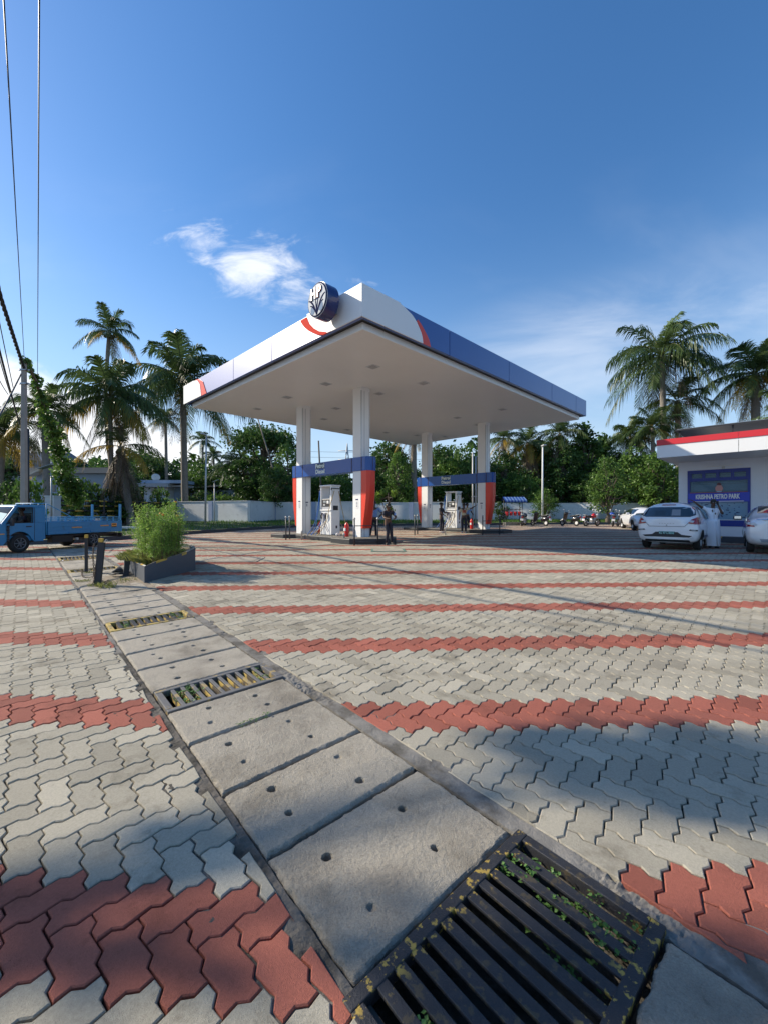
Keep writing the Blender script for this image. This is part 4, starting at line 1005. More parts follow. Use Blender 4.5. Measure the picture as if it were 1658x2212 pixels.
def tree_template(seed, h, rad, trunk_h, nblob, leaf, per, mat, style='round', lean=0.0):
    rg = random.Random(seed); blobs = []; limbs = []
    cz = (trunk_h + h) / 2; hz = (h - trunk_h) / 2
    for i in range(nblob):
        while True:
            x, y, z = rg.uniform(-1, 1), rg.uniform(-1, 1), rg.uniform(-1, 1)
            q = x * x + y * y + z * z
            if .12 < q < 1: break
        if style == 'cone': f = (1 - z) / 2; x *= .35 + .75 * f; y *= .35 + .75 * f
        if style == 'flat': z = abs(z) * .8 + (.3 - .5 * q)
        if style == 'tall': x *= (1 - .35 * z); y *= (1 - .35 * z)
        b = (x * rad + lean * z, y * rad, cz + z * hz, rg.uniform(.16, .34) * rad)
        blobs.append(b)
        if i % 3 == 0: limbs.append(b)
    pts, tn = clump_points(blobs, per, seed)
    crown = leaf_mesh('crown', pts, leaf, mat, seed, tint=tn)
    mb = MB(); top = cz + hz * .3
    tp = [(0, 0, -.3), (rg.uniform(-.1, .1), rg.uniform(-.1, .1), trunk_h * .5), (rg.uniform(-.2, .2), rg.uniform(-.2, .2), trunk_h), (lean * .3, 0, top)]
    r0 = .028 * h + .03
    mb.tube(tp, [r0 * 1.3, r0, r0 * .8, r0 * .35], 8)
    for b in limbs:
        z0 = rg.uniform(trunk_h * .8, top); p0 = Vector((0, 0, z0)); p1 = Vector(b[:3]); m = p0.lerp(p1, .5) + Vector((0, 0, -.08 * h * .5))
        mb.tube([p0, m, p1], [r0 * .42, r0 * .28, r0 * .1], 5, caps=False)
    tr = mb.build('trunk', M['bark']); tm = tr.data; bpy.data.objects.remove(tr)
    return tm, crown, h
TT = {}
def get_tt(key):
    if key in TT: return TT[key]
    k = {
        'dark_a': (11, 9, 3.4, 2.0, 95, .20, 60, 'leaf_dark', 'round'), 'dark_b': (12, 11, 3.2, 2.2, 105, .21, 60, 'leaf_dark', 'tall'),
        'mid_a': (13, 8, 3.2, 1.4, 95, .19, 60, 'leaf_mid', 'round'), 'mid_b': (14, 9, 2.8, 1.0, 95, .19, 60, 'leaf_mid', 'tall'),
        'teak': (15, 12, 3.0, 2.0, 80, .25, 46, 'leaf_dark', 'cone'), 'flat': (16, 9, 4.0, 4.0, 90, .16, 60, 'leaf_dark', 'flat'),
        'feather': (17, 5, 2.0, .5, 75, .09, 170, 'leaf_mid', 'cone'), 'bush_a': (18, 2.2, 1.5, .1, 44, .12, 150, 'leaf_mid', 'round'),
        'bush_b': (19, 2.4, 1.4, .1, 44, .12, 150, 'leaf_dark', 'round'), 'bush_c': (20, 1.6, 1.6, .05, 40, .10, 150, 'leaf_bright', 'flat'),
        'sapling': (21, 2.0, .8, .7, 12, .12, 150, 'leaf_bright', 'round')}[key]
    TT[key] = tree_template(k[0], k[1], k[2], k[3], k[4], k[5], k[6], M[k[7]], k[8]); return TT[key]
def tree(key, px, ytop, Y, wpx, label, cat='tree', name='tree', group=None, gzv=None, rz=None):
    tm, cm, h0 = get_tt(key)
    base = Vector(((px - 829) / 903 * Y, Y, zgf(Y) + (.25 if Y > 30 else 0) if gzv is None else gzv)); H = CAMZ + (1108 - ytop) / 903 * Y - base.z
    bb = {'dark_a': 3.4, 'dark_b': 3.2, 'mid_a': 3.2, 'mid_b': 2.8, 'teak': 3.0, 'flat': 4.0, 'feather': 2.0, 'bush_a': 1.5, 'bush_b': 1.4, 'bush_c': 1.6, 'sapling': .8}[key]
    sxy = (wpx / 903 * Y / 2) / bb; sz = H / (h0 * 1.02)
    t = thing(name, label, cat, tuple(base), random.uniform(0, 6.28) if rz is None else rz, group); t.scale = (sxy, sxy, sz)
    mkobj('trunk', tm, t); mkobj('crown', cm, t)
    return t

# palms -------------------------------------------------------------
def frond(out, base, az, el, L, droop, seed, leaflet=1.0, nl=42, hang=.35, mat=0, twist=0.0, wid=.045, bare=.12):
    rg = random.Random(seed); d = Vector((math.cos(az) * math.cos(el), math.sin(az) * math.cos(el), math.sin(el)))
    pts = []; n = 14
    for i in range(n + 1):
        q = i / n; p = base + d * (L * q * (1 - .12 * droop * q)) + Vector((0, 0, -1)) * (droop * L * q ** 2.1 * .6); pts.append(p)
    def at(q):
        f = q * n; i = min(int(f), n - 1); return pts[i].lerp(pts[i + 1], f - i), (pts[i + 1] - pts[i]).normalized()
    # rachis as a thin strip pair
    for i in range(n):
        w = .035 * L / 4 * (1 - .8 * i / n); t = (pts[i + 1] - pts[i]).normalized(); s = t.cross(Vector((0, 0, 1)));
        s = s.normalized() if s.length > .05 else Vector((1, 0, 0)); u = s.cross(t)
        w2 = .035 * L / 4 * (1 - .8 * (i + 1) / n)
        out.quad(pts[i] + s * w, pts[i + 1] + s * w2, pts[i + 1] - s * w2, pts[i] - s * w, 2, rg.uniform(-.3, .3))
        out.quad(pts[i] + u * w, pts[i + 1] + u * w2, pts[i + 1] - u * w2, pts[i] - u * w, 2, rg.uniform(-.3, .3))
    for k in range(nl):
        q = bare + (1 - bare) * (k + .5) / nl
        p, t = at(min(q, .999)); s = t.cross(Vector((0, 0, 1))); s = s.normalized() if s.length > .05 else Vector((math.sin(az), -math.cos(az), 0))
        s = (Matrix.Rotation(twist, 3, t) @ s); up = s.cross(t).normalized()
        ll = leaflet * L * .32 * (math.sin(math.pi * (.13 + .80 * q)) ** .7)
        for sg in (-1, 1):
            l = ll * rg.uniform(.85, 1.12); dr = (s * sg * (1.0 - .35 * q) + t * (.35 + .65 * q) + up * rg.uniform(.05, .3)).normalized()
            g = hang * rg.uniform(.7, 1.3); w = .9 * wid * rg.uniform(.8, 1.2)
            m = p + dr * l * .5 + Vector((0, 0, -1)) * l * g * .28; e = p + dr * l * (.92 - .2 * g) + Vector((0, 0, -1)) * l * g * .95
            wv = t * w * .5; tn = rg.uniform(-.7, .7)
            out.quad(p - wv, p + wv, m + wv * 1.1, m - wv * 1.1, mat, tn); out.tri(m - wv * 1.1, m + wv * 1.1, e, mat, tn)
class Out:
    def __init__(s): s.v = []; s.f = []; s.l = []; s.m = []; s.t = []
    def quad(s, a, b, c, d, m, t): o = len(s.v); s.v += [tuple(a), tuple(b), tuple(c), tuple(d)]; s.f += [o, o + 1, o + 2, o + 3]; s.l.append(4); s.m.append(m); s.t.append(t)
    def tri(s, a, b, c, m, t): o = len(s.v); s.v += [tuple(a), tuple(b), tuple(c)]; s.f += [o, o + 1, o + 2]; s.l.append(3); s.m.append(m); s.t.append(t)
    def mesh(s, name, mats): return np_mesh(name, np.array(s.v), s.f, s.l, mats, s.m, attr=s.t)
def palm(label, cx, cy, bx, by, Y, Lpx, seed, nf=24, dead=4, yellow=3, rpx=None, hang=.6, up=1.0, group='coconut palms', extra=(), trunk_bend=0.0, skirt=0, Yb=None, thin=1.0, gap=None):
    """cx,cy: crown centre pixel; bx,by: trunk foot pixel; Lpx: frond length in pixels"""
    c = P(cx, cy, Y); Yb = Yb or Y; b = Vector(((bx - 829) / 903 * Yb, Yb, zgf(Yb) - .1)); L = Lpx / 903 * Y * 1.22; nf = int(nf * 1.0)
    t = thing('coconut_palm', label, 'palm tree', tuple(b), 0, group); c = c - b; rg = random.Random(seed)
    mb = MB(); r = (rpx / 903 * Y / 2) if rpx else .15; pts = []; rad = []
    for i in range(13):
        q = i / 12; p = Vector((c.x * q + trunk_bend * math.sin(math.pi * q) * c.z * .1, c.y * q, c.z * q)); pts.append(p); rad.append(r * (1.25 - .35 * q + .35 * max(0, .12 - q) * 4) * (1 + .06 * (i % 2)))
    mb.tube(pts, rad, 9); mb.build('trunk', M['trunk'], t)
    o = Out()
    ga = 2.399963
    for k in range(nf):
        q = k / nf; el = (1.35 - 1.75 * q ** .9) * up + rg.uniform(-.12, .12); az = k * ga + rg.uniform(-.2, .2)
        mat = 0
        if k >= nf - yellow: mat = 1
        frond(o, c, az, el, L * rg.uniform(.85, 1.08) * (.82 + .18 * math.sin(math.pi * min(q + .25, 1))), .55 + .55 * q + rg.uniform(-.1, .2), seed * 100 + k, hang=hang * (.75 + .8 * q), mat=mat, twist=rg.uniform(-.35, .35), wid=.055 * L / 4 + .012)
    for k in range(dead):
        az = rg.uniform(0, 6.28); frond(o, c, az, -.9 + rg.uniform(-.4, .3), L * rg.uniform(.55, .85), .8, seed * 100 + 60 + k, hang=1.1, mat=3, nl=24, wid=.05 * L / 4 + .01)
    for k in range(skirt):
        az = rg.uniform(0, 6.28); frond(o, c + Vector((0, 0, -.1)), az, -1.25 + rg.uniform(-.15, .2), L * rg.uniform(.6, 1.0), .3, seed * 100 + 80 + k, hang=.7, mat=3, nl=28, leaflet=.6, wid=.06 * L / 4 + .012)
    for (az, el, ll, dr, mt) in extra: frond(o, c, az, el, L * ll, dr, seed * 100 + 90 + int(az * 10), hang=.8, mat=mt, wid=.055 * L / 4 + .012, nl=40)
    me = o.mesh('crown', [M['palm'], M['palm_yellow'], M['palm_rib'], M['palm_dead']]); mkobj('crown', me, t)
    # nuts
    mb = MB()
    if Lpx > 60:
        for k in range(7):
            az = rg.uniform(0, 6.28); mb.lathe(c + Vector((math.cos(az) * .3, math.sin(az) * .3, -.3 - .15 * rg.random())), [(.01, -.16), (.10, -.08), (.13, .02), (.09, .12), (.01, .16)], 8, caps=False)
        mb.build('coconuts', M['palm_nut'], t)
    return t
M['palm_rib'] = pbr('palm_rib', (0.13, 0.14, 0.05), 0.6); M['palm_nut'] = pbr('palm_nut', (0.10, 0.09, 0.035), 0.6)

# left palms (pixel positions of crowns and feet, distance in metres)
palm('tall slender palm with a small ragged crown, highest one on the left', 237, 716, 268, 1085, 33, 68, 1, nf=17, dead=2, yellow=2, rpx=8, trunk_bend=-.5)
palm('big palm with yellowing lower fronds behind the tall slender palm', 238, 856, 243, 1080, 31, 122, 2, nf=28, dead=2, yellow=3, rpx=9, hang=.8, skirt=5)
palm('palm with steep upright fronds and dark trunk nearest the left end of the canopy', 395, 822, 401, 1082, 37, 134, 3, nf=30, dead=2, yellow=1, rpx=12, hang=.7, extra=((2.1, 1.15, 1.15, .25, 0), (-.25, -.15, 1.15, .6, 0), (-.6, -.45, 1.2, .5, 0)))
palm('low palm with dark stubby trunk beside the vine covered column', 96, 888, 106, 1075, 28, 84, 4, nf=22, dead=4, yellow=2, rpx=13)
palm('leftmost palm with drooping yellow fronds, partly cut by the left picture edge', 8, 935, -8, 1085, 29, 96, 5, nf=22, dead=1, yellow=4, rpx=12)
palm('brown skirted palm trunk with hanging dry fronds behind the truck tailboard', 262, 965, 285, 1090, 31, 100, 6, nf=6, dead=3, yellow=2, rpx=13, skirt=15)
palm('small palm standing alone behind the white wall left of the canopy columns', 508, 1003, 514, 1086, 46, 62, 7, nf=17, dead=2, yellow=1, rpx=7, up=.75)
palm('slim distant palm between the low house and the white street lamp', 358, 905, 362, 1075, 48, 44, 8, nf=16, dead=2, yellow=1, rpx=6)
palm('distant palm seen above the roof of the low blue house', 438, 952, 441, 1080, 60, 36, 9, nf=15, dead=1, yellow=0, rpx=4)
palm('distant palm right beside the pale lamp pole, low over the wall', 462, 985, 465, 1080, 58, 30, 10, nf=15, dead=1, yellow=0, rpx=4)
# right palms
palm('large full crowned palm standing free against the sky on the right', 1428, 768, 1437, 1085, 45, 128, 11, nf=25, dead=3, yellow=0, rpx=11, hang=.75, extra=((.25, .25, 1.05, .35, 0), (-2.9, -.3, 1.0, .7, 0)))
palm('second palm close behind the large free standing one, mostly hidden crown', 1462, 868, 1467, 1090, 46, 88, 12, nf=18, dead=4, yellow=1, rpx=11, skirt=3)
palm('dense palm with orange tinged dry fronds above the right part of the shop roof', 1630, 808, 1632, 1090, 42, 112, 13, nf=28, dead=3, yellow=4, rpx=15, skirt=4)
palm('palm off to the right whose long frond arches in over the shop roof', 1740, 925, 1745, 1090, 30, 150, 14, nf=18, dead=1, yellow=0, rpx=14, extra=((2.75, .35, 1.2, .5, 0), (2.95, .15, 1.15, .5, 0)))
palm('dark rounded palm left of the shop roof, behind the mixed trees', 1360, 945, 1363, 1090, 44, 60, 15, nf=22, dead=2, yellow=0, rpx=8, hang=.9)
palm('palm half hidden directly behind the left end of the shop fascia', 1408, 925, 1412, 1090, 42, 66, 16, nf=20, dead=1, yellow=2, rpx=8)
palm('pale trunked palm just right of the rightmost canopy column', 1087, 948, 1098, 1090, 44, 48, 17, nf=16, dead=3, yellow=3, rpx=8)
palm('palm with a heavy brown skirt of dead fronds right of the rightmost column', 1138, 957, 1142, 1090, 45, 66, 18, nf=18, dead=2, yellow=3, rpx=9, skirt=14)
palm('palm with brown tuft between the skirted palm and the teak like tree', 1208, 938, 1212, 1085, 44, 62, 19, nf=18, dead=4, yellow=2, rpx=8, skirt=3)
palm('thick palm trunk with drooping pale fronds seen between the two pairs of columns', 893, 932, 893, 1085, 44, 60, 20, nf=14, dead=3, yellow=3, rpx=12)

# broadleaf trees ----------------------------------------------------
G1 = 'trees behind the boundary wall'
TR = [('flat', 570, 908, 46, 150, 'spreading tree with layered top left of the nearest columns'), ('mid_b', 622, 955, 40, 70, 'bright green bushy tree right against the leftmost column'), ('dark_a', 545, 985, 44, 110, 'dark tree behind the small lone palm'),
      ('dark_b', 650, 1000, 45, 110, 'dark tree standing behind the nearer pump, left part'), ('mid_a', 712, 1012, 42, 90, 'mid green tree filling the gap under the nearer blue beam'), ('dark_a', 600, 1010, 38, 80, 'very dark low tree overhanging the wall left of the leftmost column'),
      ('dark_b', 838, 950, 46, 105, 'tall leafy tree right of the nearest column'), ('mid_b', 862, 975, 42, 70, 'leafy tree left of the thick pale palm trunk'), ('dark_a', 805, 1010, 44, 70, 'dark rounded tree just right of the nearest column'),
      ('dark_b', 950, 958, 48, 90, 'dark tree rising behind the farther island, left part'), ('mid_a', 990, 968, 46, 100, 'broad tree behind the farther pump'), ('dark_a', 1022, 985, 44, 80, 'dark tree left of the rightmost column'), ('dark_a', 915, 1010, 50, 80, 'dark tree behind the left farther column'),
      ('dark_b', 1085, 968, 44, 80, 'leafy tree right of the rightmost column'), ('mid_a', 1125, 1015, 42, 80, 'rounded tree behind the skirted palm'), ('dark_b', 1165, 945, 46, 90, 'dark tree behind the tall right lamp pole'), ('dark_b', 1215, 950, 43, 80, 'mid green tree below the brown tufted palm'),
      ('teak', 1262, 912, 44, 105, 'tall dark large leaved tree at the right end of the canopy'), ('teak', 1298, 935, 46, 95, 'second large leaved tree leaning out to the right beyond the canopy'), ('dark_a', 1255, 1020, 42, 90, 'dark low tree below the large leaved trees'),
      ('mid_a', 1385, 968, 40, 110, 'dense green tree left of the shop building'), ('mid_b', 1425, 975, 38, 90, 'tree filling the gap next to the shop wall'), ('dark_a', 1335, 975, 46, 90, 'dark tree behind the feathery light tree'), ('mid_a', 1470, 1000, 42, 100, 'tree hidden mostly behind the shop building'),
      ('dark_a', 235, 1005, 35, 120, 'dark tree mass behind the big yellowing palm'), ('dark_b', 300, 965, 52, 110, 'dark tree behind the low blue house'), ('dark_a', 340, 985, 50, 100, 'dark tree on the right of the low blue house'), ('mid_a', 425, 1000, 50, 90, 'tree behind the pale street lamp'), ('dark_a', 480, 1000, 52, 90, 'dark tree behind the small lone palm, left side'),
      ('dark_b', 20, 960, 40, 110, 'dark tree behind the tiled roof house'), ('dark_a', 140, 985, 44, 110, 'dark tree rising behind the pale house beside the vine column'), ('dark_b', 255, 990, 44, 90, 'dark tree behind the brown skirted palm')]
for k, (key, px, yt, Y, w, lab) in enumerate(TR): tree(key, px, yt, Y, w, lab, group=G1)
tree('feather', 1312, 985, 34.5, 105, 'light feathery young tree in front of the right part of the wall', name='feathery_tree')
tree('feather', 1178, 1055, 35.5, 70, 'low yellowish green feathery tree behind the parked scooters', name='feathery_tree', group=None)
for k, (px, yt, Y, w, key, lab) in enumerate([(60, 1030, 22, 70, 'bush_a', 'green bush under the tiled roof house by the power pole'), (185, 1035, 30, 60, 'bush_a', 'rounded vine mound behind the middle of the truck'), (20, 1045, 24, 60, 'bush_b', 'dark bush at the left picture edge behind the cab'), (240, 1060, 31, 70, 'bush_b', 'dark bush behind the tailboard of the truck'), (325, 1086, 34, 70, 'bush_a', 'leafy bush behind the striped rails, left of the marigolds'), (365, 1086, 36, 60, 'bush_a', 'leafy bush behind the marigolds and striped rails'),
      (275, 1090, 31.5, 55, 'bush_a', 'leafy bush right behind the rear of the truck'), (140, 1060, 30, 60, 'bush_a', 'bush seen through the striped rails behind the cargo bed'), (290, 1055, 33, 40, 'bush_b', 'dark bush left of the low blue house'), (345, 1052, 34, 40, 'bush_a', 'light bush at the right corner of the low blue house'), (430, 1062, 42, 70, 'bush_b', 'bush behind the wall next to the pale street lamp'), (475, 1065, 42, 60, 'bush_a', 'bush behind the wall near the solar lamp'),
      (530, 1063, 44, 80, 'bush_a', 'bush behind the wall at the foot of the small lone palm'), (585, 1070, 41, 60, 'bush_b', 'dark bush spilling over the wall left of the columns'), (660, 1070, 44, 90, 'bush_a', 'bush behind the wall left of the nearer pump'), (760, 1068, 44, 80, 'bush_b', 'bush behind the wall right of the nearer pump'), (900, 1072, 46, 80, 'bush_a', 'bush behind the wall between the islands'), (1100, 1065, 45, 90, 'bush_b', 'bush behind the wall right of the rightmost column'), (1180, 1068, 44, 90, 'bush_a', 'bush behind the wall by the tall right pole'), (1240, 1066, 44, 90, 'bush_b', 'bush behind the wall over the scooters'), (1395, 1060, 44, 80, 'bush_a', 'bush behind the wall next to the shop'),
      (1080, 1085, 33.5, 34, 'bush_b', 'dark bush hiding the left side of the fire bucket stand')]):
    tree(key, px, yt, Y, w, lab, cat='bush', name='bush', group='bushes along the wall and rails')
tree('sapling', 838, 1040, 27, 62, 'young tree with bright green leaves beside the two attendants', name='sapling')
tree('sapling', 1160, 1100, 36, 26, 'thin leafy sapling in front of the wall behind the dark scooter', name='sapling')

def woodland():
    rg = np.random.default_rng(77); n = 46000; px = rg.uniform(-260, 1950, n); Yd = rg.uniform(56, 66, n)
    top = 992 + fbm(px / 60.0, px * 0 + 2, 4) * 120 + fbm(px / 18.0, px * 0 + 9, 3) * 50; top = np.where((px > 680) & (px < 790), top + 24, top); top = np.where(px > 1300, top + 12, top)
    q = rg.random(n) ** .75; zt = (1108 - top) / 903 * 61; z = .3 + (zt + 1.2) * q
    x = (px - 829) / 903 * Yd; cl = fbm(x * .55 + 40, z * .55, 3) + fbm(x * .2, z * .2 + 7, 2); keep = (cl > -.13) | (q < .5)
    c = np.stack([x, Yd, z], -1)[keep]; me = leaf_mesh('woodland', c, .42, M['leaf_dark'], 78, tint=np.clip(cl[keep] * 3 + rg.normal(0, .3, keep.sum()), -1.3, 1.3)); tag(mkobj('woodland', me), 'dense dark woodland closing the view behind the boundary wall', 'woodland', kind='stuff')
woodland()
# ------------------------------------------------------------------ boundary wall, kerb, planting bed
def poly_wall(name, pts, z0, z1, th, mat, label, cat, cope=True, pil=None, pm=None):
    b = Vector((pts[0][0], pts[0][1], 0)); t = thing(name, label, cat, tuple(b))
    for i in range(len(pts) - 1):
        a = Vector((*pts[i], 0)) - b; c = Vector((*pts[i + 1], 0)) - b; d = c - a; ang = math.atan2(d.y, d.x); L_ = d.length; m = (a + c) / 2
        mb = MB(); mb.box((m.x, m.y, (z0 + z1) / 2), (L_, th, z1 - z0), rz=ang); mb.build('wall_panel', mat, t)
        if cope: mb = MB(); mb.box((m.x, m.y, z1 + .025), (L_, th + .08, .05), rz=ang); mb.build('coping', M['wall_white'], t)
        if pil and L_ > 6:
            n = max(1, round(L_ / pil))
            for k in range(n + (1 if i == len(pts) - 2 else 0)):
                p = a + d * (k / n); mb = MB(); mb.box((p.x, p.y, (z0 + z1) / 2 + .02), (.38, th + .16, z1 - z0 + .06), rz=ang); mb.build('pillar', pm or M['pillar_blue'], t)
    return t
M['pillar_blue'] = pbr('pillar_blue', (0.33, 0.40, 0.55), 0.7, nscale=3, namp=.1)
WALL = [(-17.5, 35.6), (-10.6, 32.8), (-9.9, 38.0), (-2.2, 35.0), (-1.4, 39.4), (6.4, 36.4), (7.2, 41.4), (10.9, 39.9), (11.6, 41.9)]
_x = 11.6
while _x < 32:
    WALL += [(_x + 3.9, 39.6), (_x + 4.75, 41.9)]; _x += 4.75
poly_wall('boundary_wall', WALL, -.1, 2.12, .2, M['wall_white'], 'long white boundary wall with blue grey pillars round the forecourt', 'wall', pil=4.6)
def bed():
    xs = np.concatenate([np.linspace(-17, -3, 60), np.linspace(-2.8, 33, 120)]); vs = []; fs = []
    wx = [p[0] for p in WALL]; wy = [p[1] for p in WALL]
    for i, x in enumerate(xs):
        y0 = float(KERBY(x)) + .13; y1 = float(np.interp(x, wx, wy)) - .02
        for k in range(6):
            q = k / 5; y = y0 + (y1 - y0) * q; vs.append((x, y, zgf(y0) + .12 + (.52 - zgf(y0) - .12) * q ** .8 + float(fbm(np.array(x * 2.), np.array(y * 2.), 3)) * .08))
    for i in range(len(xs) - 1):
        for k in range(5): a = i * 6 + k; fs.append((a, a + 6, a + 7, a + 1))
    me = bpy.data.meshes.new('planting_bed'); me.from_pydata(vs, [], fs); me.materials.append(M['bed_grass']); tag(mkobj('planting_bed', me), kind='structure')
    # blades
    rg = np.random.default_rng(5); n = 14000; x = rg.uniform(-14, 32, n); y0 = KERBY(x) + .2; y1 = np.interp(x, wx, wy); q = rg.random(n); y = y0 + (y1 - y0) * q
    z = zg(y0) + .12 + (.52 - zg(y0) - .12) * q ** .8; h = rg.uniform(.08, .2, n); w = .025; an = rg.uniform(0, 6.28, n); lx = rg.normal(0, .05, n)
    v = np.stack([np.stack([x - np.cos(an) * w, y - np.sin(an) * w, z], -1), np.stack([x + np.cos(an) * w, y + np.sin(an) * w, z], -1), np.stack([x + lx, y, z + h], -1)], 1).reshape(-1, 3)
    me = np_mesh('grass', v, np.arange(3 * n), np.full(n, 3), [M['grass']], attr=rg.uniform(-1, 1, n)); tag(mkobj('grass', me), 'low grass growing on the bed along the boundary wall', 'grass', kind='stuff')
M['bed_grass'] = pbr('bed_grass', (0.07, 0.10, 0.03), .95, nscale=3, namp=.5, stain=(2, (0.07, 0.055, 0.035), .5, .65, .8))
bed()
def kerb():
    mb = MB(); K = KERB; acc = 0; seg = .9; tgl = 0
    for (ax, ay), (bx, by) in zip(K[:-1], K[1:]):
        d = Vector((bx - ax, by - ay, 0)); L_ = d.length; ang = math.atan2(d.y, d.x); n = max(1, round(L_ / seg))
        for k in range(n):
            p = Vector((ax, ay, 0)) + d * ((k + .5) / n); z = zgf(p.y); p2 = p + Vector((-d.y, d.x, 0)).normalized() * .07
            mb.box((p2.x, p2.y, z + .06), (L_ / n - .004, .14, .22), rz=ang, mat=0)
            if tgl % 2: mb.box((p2.x, p2.y, z + .1685), (L_ / n - .1, .145, .012), rz=ang, mat=1)
            tgl += 1
    tag(mb.build('kerb', [M['darkgrey'], M['kerb_pale']]), kind='structure')
M['kerb_pale'] = pbr('kerb_pale', (0.62, 0.52, 0.28), .7, nscale=10, namp=.2)
kerb()
def box_obj(name, c, s, mat, label=None, cat=None, rz=0, parent=None, bev=0.0, group=None):
    mb = MB(); mb.box((0, 0, 0), s); o = mb.build(name, mat, parent, bevel=bev); o.location = c; o.rotation_euler = (0, 0, rz)
    if label: tag(o, label, cat, group)
    return o
for px, py, Y, w, h, mt, lab in ((698 / 1.0, 0, 0, 0, 0, 'navy', ''),): pass
def wall_plate(px, py, Yc, w, h, mat, lab, ang):
    p = P(px, py, Yc); box_obj('wall_plate', (p.x, p.y, p.z), (w, .02, h), mat, lab, 'plate', ang, group='small plates on the boundary wall')
wall_plate(475.5, 1083.5 + 55, 36.5, .01, .01, M['navy'], 'x', 0) if False else None
p = P(475, 1089, 34.45); box_obj('wall_plate', (p.x, p.y - .0, p.z), (.72, .03, .26), M['plate_blue'] if 'plate_blue' in M else M['navy'], 'small blue and red plate on the wall beside the solar lamp', 'plate', -.38)
p = P(528, 1118, 32.9); box_obj('wall_plate', (p.x, p.y, p.z), (.5, .03, .36), M['yellow'], 'small orange plate low on the wall left of the columns', 'plate', -.38)
p = P(1285, 1092.5, 40.0); box_obj('wall_plate', (p.x, p.y, p.z), (.8, .03, .3), M['trim_red'], 'small red and white plate on the wall behind the red motorbike', 'plate', .02)

# striped rails between the gate post and the wall
def striped_fence():
    a = Vector((-20.8, 26.6, 0)); b = Vector((-17.6, 35.4, 0)); d = (b - a); n = d.normalized(); t = thing('rail_fence', 'open fence of black and yellow striped rails behind the truck', 'fence', tuple(a))
    for k, z in enumerate((2.02, 1.68, 1.34, .98)):
        m = 17; zz = Vector((0, 0, z)); r = bpy.data.objects.new('rail', None)
        mb = MB()
        for i in range(m):
            p0, p1 = d * (i / m) + zz, d * ((i + 1) / m) + zz; mb.tube([p0, p1], .055, 8, mat=(i + k // 2) % 2)
        mb.build('rail', [M['rail_black'], M['yellow']], t); bpy.data.objects.remove(r)
    for q in (.0, .33, .66, 1.0):
        p = d * q; mb = MB(); mb.box((p.x, p.y, 1.1), (.12, .12, 2.1), rz=R(45)); mb.build('post', M['rail_black'], t)
M['rail_black'] = pbr('rail_black', (0.02, 0.02, 0.022), .5)
striped_fence()
p = P(115, 1110, 26.0); mb = MB(); mb.box((0, 0, 1.05), (.55, .55, 2.2)); mb.box((0, 0, 2.19), (.62, .62, .08)); o = mb.build('gate_pillar', M['wall_white']); o.location = (p.x, p.y, zgf(26) - .1); tag(o, 'square white gate pillar behind the cargo bed of the truck', 'pillar')
poly_wall('low_wall', [(-16.0, 24.2), (-11.8, 23.2)], -.1, .42, .25, M['wall_white'], 'low white parapet behind the tail of the truck', 'wall', cope=False)

# poles -------------------------------------------------------------
def pole_thing(name, label, cat, px, ytop, Y, r0, r1, mat, group=None, lean=0.0, gzv=None):
    b = Vector(((px - 829) / 903 * Y, Y, zgf(Y) if gzv is None else gzv)); H = CAMZ + (1108 - ytop) / 903 * Y - b.z
    t = thing(name, label, cat, tuple(b), 0, group); mb = MB(); mb.tube([(0, 0, -.2), (lean * H, 0, H)], [r0, r1], 10); mb.build('shaft', mat, t); return t, H
def power_pole():
    Y = 16.6; b = Vector(((52.5 - 829) / 903 * Y, Y, zgf(Y))); t = thing('power_pole', 'concrete power pole with cables behind the truck cab, vine tuft on its top', 'utility pole', tuple(b))
    H = CAMZ + (1108 - 780) / 903 * Y - b.z; mb = MB(); mb.box((0, 0, H / 2), (.16, .13, H), mat=0)
    vs = [(-.11, -.08, -.1), (.11, -.08, -.1), (.11, .08, -.1), (-.11, .08, -.1), (-.07, -.06, H), (.07, -.06, H), (.07, .06, H), (-.07, .06, H)]
    mb = MB(); mb.add(vs, [(0, 3, 2, 1), (4, 5, 6, 7), (0, 1, 5, 4), (1, 2, 6, 5), (2, 3, 7, 6), (3, 0, 4, 7)]); mb.build('shaft', M['concrete_pole'], t, bevel=.01)
    for z in (H - .35, H - .9): mb = MB(); mb.box((0, 0, z), (.24, .17, .05)); mb.tube([(-.13, 0, z), (-.2, 0, z)], .03, 6); mb.tube([(.13, 0, z), (.2, 0, z)], .03, 6); mb.build('clamp', M['steel'], t)
    blobs = [(random.uniform(-.25, .25), 0, H + random.uniform(-.1, .12), .13) for _ in range(6)]; pts, tn = clump_points(blobs, 900, 3); mkobj('vine_tuft', leaf_mesh('vine_tuft', pts, .06, M['leaf_dark'], 4, tint=tn), t)
    return b, H
PB, PH = power_pole()
t, H = pole_thing('steel_pole', 'dark perforated steel pole close beside the concrete power pole', 'utility pole', 58.5, 926, 18.4, .10, .09, M['dark'])
def cable(label, pts, r, mat=None, sag=0.0, twist=False, name='overhead_cable', grp='overhead cables at the power pole'):
    pts = [Vector(p) for p in pts]; b = pts[0].copy(); out = []
    for i in range(len(pts) - 1):
        n = 26 if not twist else 70
        for k in range(n):
            q = k / n; p = pts[i].lerp(pts[i + 1], q); p.z -= sag * math.sin(math.pi * q) * (pts[i + 1] - pts[i]).length * .1; out.append(p - b)
    out.append(pts[-1] - b)
    mb = MB()
    if twist:
        for ph in (0, 2.1, 4.2):
            mb.tube([p + Vector((math.cos(ph + i * .5), math.sin(ph + i * .5) * .3, math.sin(ph + i * .5))) * r * .55 for i, p in enumerate(out)], r * .5, 6)
    else: mb.tube(out, r, 6)
    o = mb.build(name, mat or M['rail_black']); o.location = b; tag(o, label, 'cable', grp); return o
